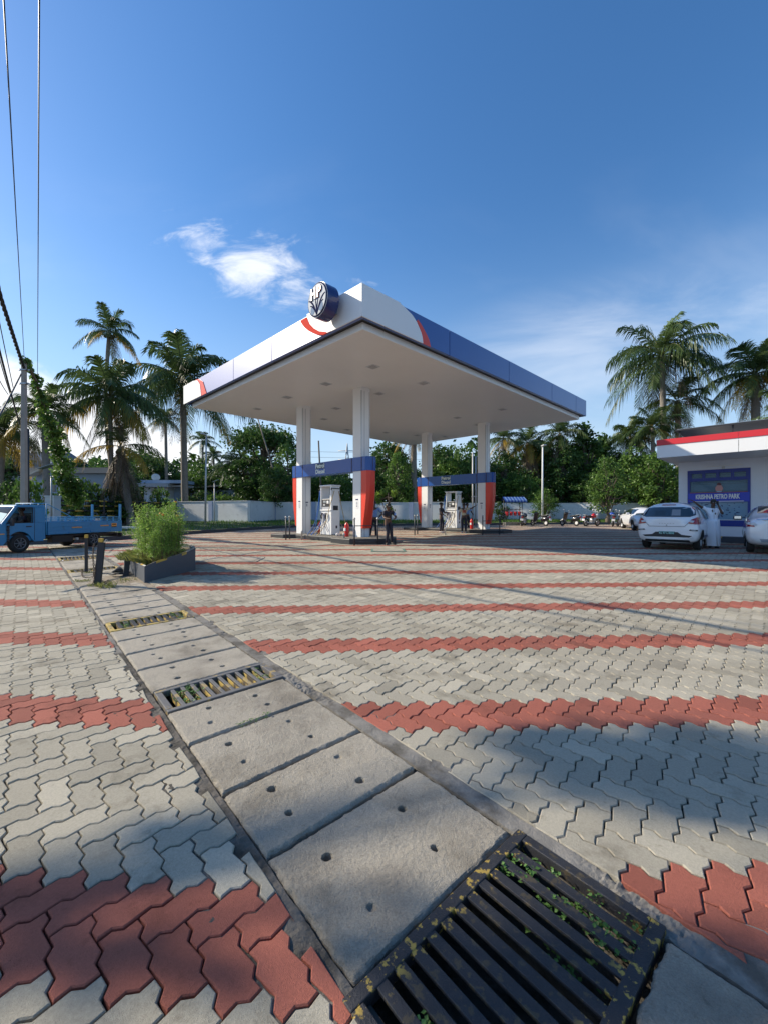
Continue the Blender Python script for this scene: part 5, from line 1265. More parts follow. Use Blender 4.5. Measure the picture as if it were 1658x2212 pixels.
cable('thin overhead wire that leaves the picture at its top left corner', [(-13.75, 16.0, 7.05), (-4.27, 4.7, 6.98), (6, -7.6, 7.1)], .0085)
cable('thin overhead wire just right of the corner wire, running straight up the picture', [(-14.9, 18.0, 7.0), (-3.87, 4.7, 6.98), (6.8, -8.1, 7.1)], .0085)
cable('thick twisted cable bundle sagging from the pole out of the left edge', [(-14.25, 16.55, 6.95), (-10.8, 11.8, 7.25), (-6.6, 6.2, 7.9), (0.5, -3.2, 8.9)], .062, twist=True)
for lab, a, c in (('wavy thin line left of the thick bundle, meeting the palm crowns', (0, 688, 12.5), (30, 842, 16)), ('dark slack cable running down the left edge to the lower pole', (0, 742, 12), (43, 916, 17.5)), ('grey service wire, middle one of the fan at the left edge', (0, 764, 12), (22, 850, 16)), ('lowest service wire of the fan at the left edge', (0, 815, 12.5), (18, 852, 15)), ('twisted service cable dropping from the pole to the left edge', (0, 884, 12.5), (46, 808, 16.3))):
    p0, p1 = P(*a), P(*c); d = (p0 - p1); cable(lab, [p1 + d * 1.25 if c[0] < 40 else p1, p1 + (p0 - p1) * 0.0, p0 + d * 1.2][1:], .013 if 'dark' not in lab and 'twisted' not in lab else .028, sag=.15)
# street lamps and sign poles
t, H = pole_thing('street_lamp', 'tall pale street lamp pole before the wall, left of the columns', 'lamp post', 444, 940, 31, .075, .05, M['galv'], lean=.01)
mb = MB(); mb.box((0, -.3, H + .02), (.22, .6, .1)); mb.build('lamp_head', M['galv'], t, bevel=.02)
t, H = pole_thing('solar_lamp', 'thin post with a small tilted solar panel before the left wall', 'lamp post', 463.5, 1040, 33, .04, .035, M['galv'])
mb = MB(); mb.box((0, 0, 0), (.5, .35, .03)); o = mb.build('solar_panel', M['solar'], t); o.location = (.1, 0, H + .05); o.rotation_euler = (0, R(-25), .3)
t, H = pole_thing('solar_lamp', 'pale post with solar panel and lamp behind the truck by the vine column', 'lamp post', 111.5, 1013, 24, .05, .045, M['galv'])
mb = MB(); mb.box((0, 0, 0), (.7, .5, .03)); o = mb.build('solar_panel', M['solar'], t); o.location = (-.3, 0, H + .12); o.rotation_euler = (0, R(-22), .2)
mb = MB(); mb.box((.2, 0, H - .1), (.3, .14, .08)); mb.build('lamp_head', M['galv'], t, bevel=.01)
t, H = pole_thing('street_lamp', 'tall white street lamp pole before the wall, right of the columns', 'lamp post', 1170, 964, 34.8, .085, .06, M['wall_white'], lean=.005)
mb = MB(); mb.box((0, -.3, H + .02), (.24, .6, .1)); mb.build('lamp_head', M['galv'], t, bevel=.02)
t, H = pole_thing('vent_pipe', 'tall pale double vent pipe behind the farther beam', 'pipe', 1020, 977, 31, .06, .06, M['galv'])
mb = MB(); mb.tube([(.22, 0, 0), (.22, 0, H - .3)], .05, 8); mb.box((.11, 0, 2.2), (.4, .06, .06)); mb.build('second_pipe', M['galv'], t)
t, H = pole_thing('flag_pole', 'thin pale pole rising above the shop roof at the far right', 'pole', 1634, 965 - 60, 24, .04, .03, M['galv'])
t, H = pole_thing('leaning_pole', 'thin pole leaning out behind the spreading tree', 'pole', 626, 905, 42, .09, .06, M['trunk'], lean=-.31)
t, H = pole_thing('leaning_pole', 'bare dark pole tip above the nearer beam between the two nearer columns', 'pole', 697, 952, 40, .10, .07, M['bark'], lean=-.05)
# vine-covered column
def vine_column():
    Y = 24.5; path = [(60, 786, .12), (78, 822, .22), (92, 868, .30), (104, 905, .34), (116, 940, .42), (130, 985, .50), (143, 1025, .55), (156, 1062, .62), (168, 1092, .6)]
    b = P(170, 1100, Y); t = thing('vine_column', 'leaning stay smothered in bright green creeper beside the power pole', 'creeper', (b.x, b.y, zgf(Y)))
    blobs = []; ax = []
    for i in range(len(path) - 1):
        for k in range(5):
            q = k / 5; x = path[i][0] * (1 - q) + path[i + 1][0] * q; y = path[i][1] * (1 - q) + path[i + 1][1] * q; r = path[i][2] * (1 - q) + path[i + 1][2] * q
            p = P(x, y, 17.0 + (Y - 17.0) * ((y - 786) / 306)) - t.location; ax.append(tuple(p)); 
            for _ in range(2): blobs.append((p.x + random.uniform(-.5, .5) * r, p.y + random.uniform(-.5, .5) * r, p.z + random.uniform(-.2, .2), r * random.uniform(.5, .9)))
    pts, tn = clump_points(blobs, 420, 8); mkobj('foliage', leaf_mesh('foliage', pts, .09, M['leaf_mid'], 9, tint=tn, aspect=.7), t)
    mb = MB(); mb.tube(ax, .06, 6); mb.build('stay', M['bark'], t)
vine_column()

# houses ------------------------------------------------------------
M['h_white'] = pbr('house_white', (0.66, 0.68, 0.72), .8, nscale=1, namp=.06); M['h_blue'] = pbr('house_blue', (0.35, 0.45, 0.60), .8, nscale=1, namp=.06)
M['tile_roof'] = pbr('tile_roof', (0.20, 0.21, 0.26), .7, nscale=4, namp=.25); M['roof_pale'] = pbr('roof_pale', (0.42, 0.43, 0.46), .7)
def house_box(t, name, px0, px1, y0, y1, Y, depth, mat, dY=0.0, bev=0):
    """block whose front face spans the given pixels at distance Y"""
    a = P(px0, y1, Y); c = P(px1, y0, Y); mb = MB(); x0, x1, z0, z1 = a.x, c.x, a.z, c.z
    mb.box(((x0 + x1) / 2, Y + depth / 2, (z0 + z1) / 2), (x1 - x0, depth, z1 - z0)); return mb.build(name, mat, t, world=True)
def house_a():
    Y = 40; b = P(40, 1080, Y); t = thing('house', 'two storey house with hipped ribbed tile roof behind the cab of the truck', 'house', (b.x, b.y, zgf(Y)))
    house_box(t, 'wall', -40, 97, 1016, 1108, Y + .8, 4, M['h_white'])
    # hipped roof with ribs
    e0, e1, zr, ze = P(-60, 0, Y).x, P(101, 0, Y).x, P(0, 988, Y).z, P(0, 1012, Y).z
    r0, r1 = P(-20, 0, Y).x, P(66, 0, Y).x
    yf, yb_, ym = Y - .3, Y + 8.6, Y + 4
    mb = MB(); vs = [(e0, yf, ze), (e1, yf, ze), (e1, yb_, ze), (e0, yb_, ze), (P(8, 0, Y).x, ym, zr + 1.1), (P(82, 0, Y).x, ym, zr + 1.1)]
    mb.add(vs, [(0, 1, 5, 4), (1, 2, 5), (2, 3, 4, 5), (3, 0, 4), (0, 3, 2, 1)]); rf = mb.build('roof', M['tile_roof'], t, world=True)
    mb = MB(); n = 34
    for k in range(n + 1):
        q = k / n; a = Vector((e0 + (e1 - e0) * q, yf, ze + .03)); xr = min(max(a.x, vs[4][0]), vs[5][0]); f = 1.0
        if a.x < vs[4][0]: f = (a.x - e0) / (vs[4][0] - e0)
        if a.x > vs[5][0]: f = (e1 - a.x) / (e1 - vs[5][0])
        c = Vector((a.x, yf + (ym - yf) * f, ze + (zr + 1.1 - ze) * f + .03)); mb.tube([a, c], .05, 4)
    mb.tube([Vector(vs[4]), Vector(vs[5])], .12, 6); mb.tube([Vector(vs[1]), Vector(vs[5])], .09, 6); mb.tube([Vector(vs[0]), Vector(vs[4])], .09, 6)
    mb.build('ribs', M['roof_pale'], rf, world=True)
    f = P(37, 0, Y); mb = MB(); mb.lathe(Vector((P(37, 0, Y).x, ym, zr + 1.1)), [(.3, 0), (.12, .25), (.03, .7)], 8); mb.build('finial', M['roof_pale'], rf, world=True)
    house_box(t, 'balcony', -30, 38, 1028, 1050, Y - .9, 1.6, M['h_white']); house_box(t, 'ledge', -30, 30, 1051, 1056, Y - 1.0, 1.8, M['roof_pale'])
    for x0, x1 in ((2, 10), (16, 30)): house_box(t, 'window', x0, x1, 1016.5, 1027, Y + .75, .1, M['dark'])
    house_box(t, 'window', 4, 18, 1062, 1078, Y + .75, .1, M['dark'])
def house_b():
    Y = 32; b = P(150, 1080, Y); t = thing('house', 'pale flat roofed house half hidden behind the creeper column and palms', 'house', (b.x, b.y, zgf(Y)))
    house_box(t, 'wall', 58, 230, 1022, 1120, Y, 1.4, M['h_blue']); house_box(t, 'roof', 64, 236, 1010, 1021.8, Y - .6, 2.2, M['roof_pale'])
    mb = MB(); a, c = P(55, 1030, Y - 1), P(108, 1006, Y - 1); d = Vector((0, .0, .12)); mb.add([a, c, c + Vector((0, 2.5, .3)), a + Vector((0, 2.5, .3)), a + d, c + d, c + Vector((0, 2.5, .42)), a + Vector((0, 2.5, .42))], [(0, 1, 2, 3), (4, 7, 6, 5), (0, 4, 5, 1), (1, 5, 6, 2), (2, 6, 7, 3), (3, 7, 4, 0)]); mb.build('awning', M['wall_white'], t, world=True)
    for x0, x1, y0, y1 in ((112, 119, 1040, 1062), (125, 137, 1040, 1066), (166, 178, 1042, 1060), (196, 208, 1042, 1060)):
        w = house_box(t, 'window', x0, x1, y0, y1, Y - .05, .1, M['glass'])
    house_box(t, 'door', 126, 137, 1052, 1075, Y - .07, .1, M['silver_blue'])
def house_c():
    Y = 44; b = P(345, 1080, Y); t = thing('house', 'small low blue and white house with a dish on its flat roof', 'house', (b.x, b.y, zgf(Y)))
    house_box(t, 'wall', 312, 362, 1052, 1098, Y, 2.5, M['h_white']); house_box(t, 'side_wall', 362, 392, 1053, 1098, Y + 1.4, 1.5, M['h_blue'])
    rf = house_box(t, 'roof', 296, 363, 1044, 1051.8, Y - .9, 3.2, M['roof_pale']); house_box(t, 'roof_band', 300, 396, 1037, 1043.8, Y - .5, 2.6, M['h_blue']); house_box(t, 'porch_roof', 364, 400, 1048, 1052, Y, 2, M['roof_pale'])
    w = house_box(t, 'window', 328, 345, 1053.5, 1069, Y - .06, .1, M['glass'])
    for k in range(4): house_box(w, 'grille', 329 + k * 4.4, 329.8 + k * 4.4, 1053.5, 1069, Y - .1, .03, M['wall_white'])
    house_box(t, 'balustrade', 318, 364, 1071, 1080, Y - .6, .15, M['wall_white']); house_box(t, 'ledge', 300, 366, 1081, 1085, Y - 1, 1, M['h_white'])
    d = P(337, 1031, Y); mb = MB(); mb.lathe(Vector((0, 0, 0)), [(.02, .1), (.3, .06), (.42, 0)], 14, caps=False); mb.tube([(0, 0, .05), (0, 0, -.5)], .02, 5); o = mb.build('roof_dish', M['wall_white']); o.location = d; o.rotation_euler = (R(70), 0, R(30)); tag(o, 'round pale dish on the roof of the low blue house', 'dish')
def house_d():
    Y = 50; b = P(445, 1070, Y); t = thing('shed', 'low shed with a long pale sloping roof behind the wall by the lamp pole', 'shed', (b.x, b.y, zgf(Y)))
    house_box(t, 'wall', 412, 505, 1058, 1090, Y, 2, M['h_blue'])
    mb = MB(); a, c = P(400, 1056, Y - 1), P(520, 1047, Y - 1); d = Vector((0, 0, .12)); mb.add([a, c, c + Vector((0, 5, .8)), a + Vector((0, 5, .8)), a + d, c + d, c + Vector((0, 5, .92)), a + Vector((0, 5, .92))], [(0, 1, 2, 3), (4, 7, 6, 5), (0, 4, 5, 1), (1, 5, 6, 2), (2, 6, 7, 3), (3, 7, 4, 0)]); mb.build('roof', M['tan_roof'], t, world=True)
M['tan_roof'] = pbr('tan_roof', (0.45, 0.38, 0.27), .7)
house_a(); house_b(); house_c(); house_d()
# lattice pylon far off, between the nearer columns
def pylon():
    Y = 120; b = P(750, 1080, Y); t = thing('pylon', 'distant lattice pylon seen between the two nearer columns', 'pylon', (b.x, b.y, 0)); mb = MB(); H = CAMZ + (1108 - 958) / 903 * Y
    for sx in (-1, 1):
        for sy in (-1, 1): mb.tube([(sx * 1.6, sy * 1.6, 0), (sx * .4, sy * .4, H * .8), (0, 0, H)], .12, 4)
    for k in range(10):
        z = H * k / 11; w = 1.6 - 1.2 * (k / 9); w2 = 1.6 - 1.2 * ((k + 1) / 9); mb.tube([(-w, -w, z), (w2, -w2, z + H / 11)], .08, 4); mb.tube([(w, -w, z), (-w2, -w2, z + H / 11)], .08, 4)
    for z in (.78, .9): mb.tube([(-2.6, 0, H * z), (2.6, 0, H * z)], .12, 4)
    mb.build('lattice', M['galv'], t)
pylon()
for k, (y0, y1) in enumerate(((973, 968), (985, 980))): cable(('upper' if k == 0 else 'lower') + ' distant line stretched across the sky behind the nearer columns', [P(560, y0, 110), P(960, y1 + 14, 120)], .04, M['galv'], grp='distant power lines')

# planter, posts, chain ---------------------------------------------
def planter():
    n0, r0_, l0 = G(312.5, 1259), G(426.5, 1231), G(268, 1227)
    b = Vector((n0.x, n0.y, 0)); t = thing('flower_planter', 'dark grey raised planter with sloping yellow and white striped rim', 'planter', (b.x, b.y, 0))
    pts = [(n0.x, n0.y, .32), (r0_.x - .04, r0_.y, .50), (r0_.x - .34, r0_.y + .55, .54), (r0_.x - .80, r0_.y + 1.1, .5), (r0_.x - 1.3, r0_.y + 1.7, .42), (l0.x + .1, l0.y + .9, .3), (l0.x, l0.y, .25)]
    n = len(pts); cx = sum(p[0] for p in pts) / n; cy = sum(p[1] for p in pts) / n; th = .12
    ring = []
    # densify edges with a gently waving top edge
    for i in range(n):
        a, c = pts[i], pts[(i + 1) % n]; m = 10
        for k in range(m):
            q = k / m; hq = q + .10 * math.sin(2 * math.pi * q) * (1 if i == 0 else 0); ring.append((a[0] + (c[0] - a[0]) * q, a[1] + (c[1] - a[1]) * q, a[2] + (c[2] - a[2]) * hq))
    N_ = len(ring); vs = []; fs = []; ms = []
    for (x, y, h) in ring:
        d = Vector((cx - x, cy - y)); d.normalize(); g = zgf(y); x -= b.x; y -= b.y; h += zgf(y + b.y) if False else g
        vs += [(x, y, g - .06), (x, y, h), (x + d.x * th, y + d.y * th, h), (x + d.x * th, y + d.y * th, g)]
    mb = MB()
    for i in range(N_):
        j = (i + 1) % N_; seg = i
        stripe = 0
        edge = i // 10; k = i % 10
        if edge == 0: stripe = 1 if k in (2, 3, 7) else 0
        elif edge == 6: stripe = 1 if k % 2 == 0 else 2
        a, c = i * 4, j * 4
        mb.add([vs[a], vs[c], vs[c + 1], vs[a + 1]], [(0, 1, 2, 3)], 0); mb.add([vs[a + 1], vs[c + 1], vs[c + 2], vs[a + 2]], [(0, 1, 2, 3)], 3 if stripe == 0 and edge != 6 else stripe); mb.add([vs[a + 2], vs[c + 2], vs[c + 3], vs[a + 3]], [(0, 1, 2, 3)], 0)
        if edge == 0 and stripe == 1:
            z = Vector((0, 0, -.045)); p = Vector((.0, -.004, 0)); mb.add([Vector(vs[a + 1]) + p * 1 + Vector((.004, 0, 0)), Vector(vs[c + 1]) + p + Vector((.004, 0, 0)), Vector(vs[c + 1]) + p + z + Vector((.004, 0, 0)), Vector(vs[a + 1]) + p + z + Vector((.004, 0, 0))], [(0, 1, 2, 3)], 1)
    mb.build('side_wall', [M['planter_grey'], M['yellow'], M['white_worn'], M['slab']], t)
    mb = MB(); sv = [(ring[i][0] - b.x + (cx - ring[i][0]) * .04, ring[i][1] - b.y + (cy - ring[i][1]) * .04, ring[i][2] + zgf(ring[i][1]) - .07) for i in range(N_)] + [(cx - b.x, cy - b.y, zgf(cy) + .38)]
    mb.add(sv, [(i, (i + 1) % N_, N_) for i in range(N_)]); mb.build('soil', M['soil'], t)
    return (cx, cy, pts)
M['planter_grey'] = pbr('planter_grey', (0.075, 0.085, 0.10), .55, nscale=5, namp=.15, bump=.1, bscale=40); M['white_worn'] = pbr('white_worn', (0.62, 0.60, 0.52), .7, nscale=12, namp=.2)
PCX, PCY, PPTS = planter()
def marigold_mesh(seed, h):
    rg = random.Random(seed); r2 = np.random.default_rng(seed); blobs = []; mb = MB()
    for s in range(rg.randint(4, 6)):
        a = rg.uniform(0, 6.28); lean = rg.uniform(.02, .16); top = Vector((math.cos(a) * lean * h * 1.4, math.sin(a) * lean * h * 1.4, h * rg.uniform(.82, 1.0))); base = Vector((rg.uniform(-.06, .06), rg.uniform(-.06, .06), -.05))
        mb.tube([base, base.lerp(top, .5) + Vector((rg.uniform(-.03, .03), rg.uniform(-.03, .03), 0)), top], [.010, .008, .004], 5)
        for k in range(12):
            q = .30 + .70 * k / 11; p = base.lerp(top, q); w = .11 * (1.2 - .9 * q) + .022
            for _ in range(2): blobs.append((p.x + rg.uniform(-w, w), p.y + rg.uniform(-w, w), p.z + rg.uniform(-.03, .03), .055))
    P_, T_ = [], []
    for (x, y, z, r) in blobs:
        k = 14; d = r2.normal(size=(k, 3)) * r; P_.append(d + (x, y, z)); T_.append(np.clip(r2.normal((z / h - .6) * -.6 + .1, .4, k), -1.2, 1.2))
    pts = np.concatenate(P_); tn = np.concatenate(T_)
    fol = leaf_mesh('foliage', pts, .030, M['marigold'], seed, aspect=.22, tint=tn)
    st = mb.build('stem', M['stem']); sm = st.data; bpy.data.objects.remove(st)
    return fol, sm, top
M['marigold'] = leafmat('marigold_leaf', (0.07, 0.19, 0.035), (0.36, 0.50, 0.10), trans=.45, nscale=3, tint=.4); M['stem'] = pbr('stem', (0.12, 0.09, 0.05), .8); M['flower'] = pbr('flower_orange', (0.75, 0.20, 0.01), .6)
MG = [marigold_mesh(40 + k, 1.0) for k in range(4)]
def inside(x, y):
    c = False; n = len(PPTS)
    for i in range(n):
        x1, y1, x2, y2 = PPTS[i][0], PPTS[i][1], PPTS[(i + 1) % n][0], PPTS[(i + 1) % n][1]
        if (y1 > y) != (y2 > y) and x < (x2 - x1) * (y - y1) / (y2 - y1) + x1: c = not c
    return c
def GS(px, py, d=1.02): Y = d * 903 / (py - 1108); return Vector(((px - 829) / 903 * Y, Y, 0))
mg = [(GS(322, 1222), .78, 'front left marigold, a shorter yellowish plant'), (GS(340, 1224), 1.05, 'front marigold in the middle with an orange bloom'), (GS(360, 1219), 1.1, 'front right marigold with bare brown lower stems'), (GS(376, 1214), 1.0, 'marigold at the right front edge of the clump'), (GS(388, 1209), 1.15, 'rightmost marigold with orange blooms at its top'), (GS(312, 1214), .95, 'left marigold leaning out over the rim'), (GS(318, 1211), 1.25, 'tall marigold in the left middle of the clump'), (GS(336, 1210), 1.2, 'tall marigold in the centre of the clump'), (GS(358, 1207), 1.3, 'tall marigold right of the centre of the clump'), (GS(376, 1203), 1.3, 'tall marigold at the back right of the clump'), (GS(306, 1206), 1.15, 'tall marigold at the back left of the clump'), (GS(326, 1203), 1.2, 'hindmost marigold behind the centre of the clump'), (GS(350, 1200), 1.25, 'hindmost marigold on the right of the clump')]
for k, (p, h, lab) in enumerate(mg):
    x, y = p.x, p.y
    while not inside(x, y): x += (PCX - x) * .15; y += (PCY - y) * .15
    x += (PCX - x) * .05; y += (PCY - y) * .05
    t = thing('marigold_plant', lab, 'flowering plant', (x, y, zgf(y) + .33), k * 1.7, 'marigold plants in the planter'); t.scale = (h * .82, h * .82, h * (.84 + .10 * math.sin(k * 2.3)))
    f, s, top = MG[k % 4]; mkobj('foliage', f, t); mkobj('stem', s, t)
    if k in (1, 4, 8, 9, 7):
        for q in range(1 if k != 4 else 3):
            mb = MB(); mb.lathe(top + Vector((random.uniform(-.06, .06), random.uniform(-.06, .06), .02 - q * .08)), [(.005, -.02), (.03, 0), (.028, .02), (.005, .03)], 8, caps=False); mb.build('flower', M['flower'], t)
def tuft(name, label, cx, cy, rx, ry, n, h, mat, z=None, ang=0, rad=None, spread=.5, kind='stuff', w=.006):
    rg = np.random.default_rng(int(abs(cx * 100)) + n); a = rg.uniform(0, 6.28, n); q = np.sqrt(rg.random(n)); lx = q * np.cos(a) * rx; ly = q * np.sin(a) * ry
    x = cx + lx * math.cos(ang) - ly * math.sin(ang); y = cy + lx * math.sin(ang) + ly * math.cos(ang); z0 = zg(y) + z; hh = h * rg.uniform(.4, 1.1, n); an = rg.uniform(0, 6.28, n); sx = rg.normal(0, spread, n) * hh; sy = rg.normal(0, spread, n) * hh
    A = np.stack([x - np.cos(an) * w, y - np.sin(an) * w, z0], -1); B = np.stack([x + np.cos(an) * w, y + np.sin(an) * w, z0], -1); C = np.stack([x + sx * .4 + np.cos(an) * w * .6, y + sy * .4 + np.sin(an) * w * .6, z0 + hh * .6], -1); D = np.stack([x + sx, y + sy, z0 + hh * .95], -1)
    v = np.stack([A, B, C, D], 1).reshape(-1, 3); me = np_mesh(name, v, np.arange(4 * n), np.full(n, 4), [mat], attr=rg.uniform(-1, 1, n)); tag(mkobj(name, me), label, 'grass', kind='stuff')
M['grass_dry'] = leafmat('grass_dry', (0.12, 0.15, 0.04), (0.30, 0.30, 0.09), trans=.3, nscale=8)
_l, _n = Vector((PPTS[6][0], PPTS[6][1])), Vector((PPTS[0][0], PPTS[0][1])); _m = _l.lerp(_n, .55); _m += (Vector((PCX, PCY)) - _m).normalized() * .40; _d = _l - _n
tuft('grass', 'yellowish grass tuft filling the left front corner of the planter', _m.x, _m.y, .95, .26, 5200, .22, M['grass_dry'], .24, ang=math.atan2(_d.y, _d.x))
tuft('grass', 'low grass under the marigolds in the planter', PCX, PCY - .5, .7, .9, 1800, .14, M['grass_dry'], .33)
def chained_posts():
    p1 = G(187, 1236.5); p2 = G(211, 1264)
    t = thing('chain_post', 'slim square black post with yellow top near the far edge of the drain', 'post', tuple(p1), R(20))
    mb = MB(); mb.box((0, 0, .37), (.055, .055, .78)); mb.build('shaft', M['post_black'], t, bevel=.004); mb = MB(); mb.box((0, 0, .80), (.062, .062, .075)); mb.build('cap', M['yellow'], t, bevel=.006)
    t = thing('chain_post', 'thick black slab post leaning right, yellow top, nearest the camera', 'post', tuple(p2), R(15)); t.rotation_euler = (0, R(5), R(15))
    mb = MB(); mb.box((0, 0, .39), (.115, .06, .84)); mb.build('shaft', M['post_black'], t, bevel=.006); mb = MB(); mb.box((-.015, 0, .845), (.07, .066, .07)); mb.build('cap', M['yellow'], t, bevel=.006)
    mb = MB(); mb.tube([(.03, 0, .82), (.07, -.01, .86), (.10, 0, .85)], .008, 5); mb.build('hook', M['galv'], t)
    # chain of links: slack loop between the posts and a heap on the ground
    def chain(label, pts, name='chain'):
        P_ = [Vector(p) for p in pts]; b = P_[0].copy(); out = []
        for i in range(len(P_) - 1):
            p0, p1_, p2_, p3 = P_[max(i - 1, 0)], P_[i], P_[i + 1], P_[min(i + 2, len(P_) - 1)]
            for k in range(20):
                q = k / 20; out.append(0.5 * ((2 * p1_) + (p2_ - p0) * q + (2 * p0 - 5 * p1_ + 4 * p2_ - p3) * q * q + (3 * p1_ - p0 - 3 * p2_ + p3) * q ** 3))
        out.append(P_[-1]); mb = MB(); acc = 0; last = out[0]; tg = 0
        for p in out[1:]:
            acc += (p - last).length
            if acc > .033:
                d = (p - last).normalized() if (p - last).length > 0 else Vector((1, 0, 0)); acc = 0; s = d.orthogonal().normalized(); s = Matrix.Rotation(math.pi / 2 * (tg % 2), 3, d) @ s; tg += 1; c = p - b
                mb.tube([c - d * .022, c - d * .012 + s * .011, c + d * .012 + s * .011, c + d * .022, c + d * .012 - s * .011, c - d * .012 - s * .011, c - d * .022], .0045, 4, caps=False)
            last = p
        o = mb.build(name, M['chain']); o.location = b; tag(o, label, 'chain', 'chains on the black posts')
    z = lambda p, h: (p.x, p.y, p.z + h)
    a = p2 + Vector((-.05, -.03, .76)); f = G(204, 1252)
    chain('rusty chain hanging from the leaning post in a long loop to the ground', [a, p2 + Vector((-.06, -.035, .5)), p2 + Vector((-.07, .0, .25)), G(203, 1247) + Vector((0, 0, .03)), G(197, 1248) + Vector((0, 0, .015)), G(180, 1247) + Vector((0, 0, .015)), G(176, 1235) + Vector((0, 0, .015)), G(168, 1234) + Vector((0, 0, .015)), G(185, 1236) + Vector((0, 0, .02))])
    chain('chain wound down the near side of the leaning post', [p2 + Vector((-.02, -.05, .80)), p2 + Vector((-.05, -.055, .55)), p2 + Vector((-.01, -.05, .28)), p2 + Vector((-.04, -.06, .03)), G(206, 1266) + Vector((0, 0, .015))])
    chain('rusty chain heaped on the ground right of the leaning post', [G(214, 1262) + Vector((0, 0, .02)), G(221, 1258) + Vector((0, 0, .03)), G(229, 1262) + Vector((0, 0, .015)), G(234, 1256) + Vector((0, 0, .03)), G(239, 1262) + Vector((0, 0, .02)), G(228, 1259) + Vector((0, 0, .03)), G(240, 1258) + Vector((0, 0, .02))])
    mb = MB(); g = G(255, 1246); t2 = []
    for k in range(5): mb.tube([G(236 + k, 1243 + k * 1.2) - g + Vector((0, 0, .02 + .012 * k)), G(250, 1246 + k * .6) - g + Vector((0, 0, .05 + .01 * k)), G(268, 1241 + k) - g + Vector((0, 0, .05)), G(282, 1238 + k * .7) - g + Vector((0, 0, .03))], .011, 6)
    o = mb.build('cable_coil', M['rail_black']); o.location = g; tag(o, 'loose black cables lying between the posts and the planter', 'cable')
    g = G(266, 1246); mb = MB(); mb.box((0, 0, .18), (.10, .05, .44)); o = mb.build('short_post', M['post_black']); o.location = G(272, 1245); o.rotation_euler = (R(-10), R(7), R(40)); tag(o, 'short broken black post leaning on the left side of the planter', 'post')
    g = G(256, 1236); mb = MB(); mb.tube([(-.12, 0, 0), (0, .02, .07), (.12, 0, 0)], [.05, .09, .04], 7, squash=.6); o = mb.build('dirt_clod', M['post_black']); o.location = g; tag(o, 'dark lump lying at the left foot of the planter', 'lump')
M['post_black'] = pbr('post_black', (0.028, 0.03, 0.036), .6, nscale=14, namp=.3, bump=.3, bscale=50, stain=(10, (.2, .18, .13), .6, .72, .6)); M['chain'] = pbr('chain_rust', (0.10, 0.07, 0.05), .7, metal=.3, nscale=30, namp=.3)
chained_posts()
for k, (px, py, n, h, lab) in enumerate(((209, 1267, 90, .08, 'grass at the foot of the leaning post'), (232, 1270, 70, .13, 'pale grass tuft right of the leaning post'), (177, 1256, 60, .06, 'small weeds at the left drain edge by the posts'), (250, 1258, 120, .05, 'dry straw on the slabs before the planter'), (285, 1252, 120, .05, 'dry straw along the left foot of the planter'), (190, 1238, 60, .05, 'grass at the foot of the slim post'))):
    g = G(px, py); tuft('grass', lab, g.x, g.y, .16 if n < 100 else .3, .07 if n < 100 else .2, n, h, M['grass_dry'], .0, w=.004)
def dirt():
    # sandy soil spread over the slabs in front of the planter
    c = to_sr(*G(262, 1255).to_2d())
    def zf(S, Q): d = np.hypot((S - c[0]) / 1.0, (Q - c[1]) / .5); return .016 * np.clip(1 - d, -.6, 1) + fbm(S * 8, Q * 8, 4) * .03 - .004
    hfield('dirt_patch', c[0] - 1.3, c[0] + 1.1, c[1] - .62, c[1] + .55, .03, zf, M['sand'], kind='structure', skirt=.01)
M['sand'] = pbr('sandy_soil', (0.26, 0.21, 0.15), .95, nscale=10, namp=.4, bump=.8, bscale=40)
dirt()

# fire bucket stand --------------------------------------------------
def bucket_stand():
    Y = 32.6; b = Vector(((1110 - 829) / 903 * Y, Y, zgf(Y))); t = thing('fire_bucket_stand', 'stand with blue striped awning holding red fire buckets by the wall', 'fire bucket stand', tuple(b))
    w = 1.5
    for x in (-w / 2, w / 2 - .25):
        for y in (-.3, .3): mb = MB(); mb.tube([(x, y, 0), (x, y, 2.0)], .03, 6); mb.build('leg', M['rail_dark'], t)
    mb = MB(); mb.box((-.1, 0, 1.25), (w, .06, .05)); mb.build('bar', M['rail_dark'], t)
    mb = MB(); n = 14
    for k in range(n):
        x0, x1 = -w / 2 - .15 + (w + .2) * k / n, -w / 2 - .15 + (w + .2) * (k + 1) / n; mb.add([(x0, -.55, 1.92), (x1, -.55, 1.92), (x1, .1, 2.22), (x0, .1, 2.22), (x0, .5, 1.95), (x1, .5, 1.95)], [(0, 1, 2, 3), (3, 2, 5, 4)], k % 2)
        mb.add([(x0, -.55, 1.92), (x1, -.55, 1.92), (x1, -.56, 1.78), (x0, -.56, 1.78)], [(0, 1, 2, 3)], k % 2)
    mb.build('awning', [M['awn_blue'], M['awn_pale']], t)
    mb = MB(); mb.box((-.1, 0, .12), (w - .1, .8, .24)); mb.build('base', M['mortar'], t)
    for k in range(4):
        o = MB(); o.lathe(Vector((0, 0, 0)), [(.10, -.30), (.14, 0), (.13, 0), (.09, -.27)], 12, caps=False); o.tube([(-.14, 0, 0), (0, 0, .16), (.14, 0, 0)], .01, 5)
        q = o.build('fire_bucket', M['ext_red']); q.location = b + Vector((-.60 + k * .32, -.05, 1.06)); tag(q, ('leftmost' if k == 0 else 'second from left' if k == 1 else 'third from left' if k == 2 else 'rightmost') + ' of the four red buckets hanging under the blue awning', 'bucket', 'red fire buckets')
M['awn_blue'] = pbr('awn_blue', (0.015, 0.06, 0.28), .6); M['awn_pale'] = pbr('awn_pale', (0.16, 0.26, 0.45), .6)
bucket_stand()

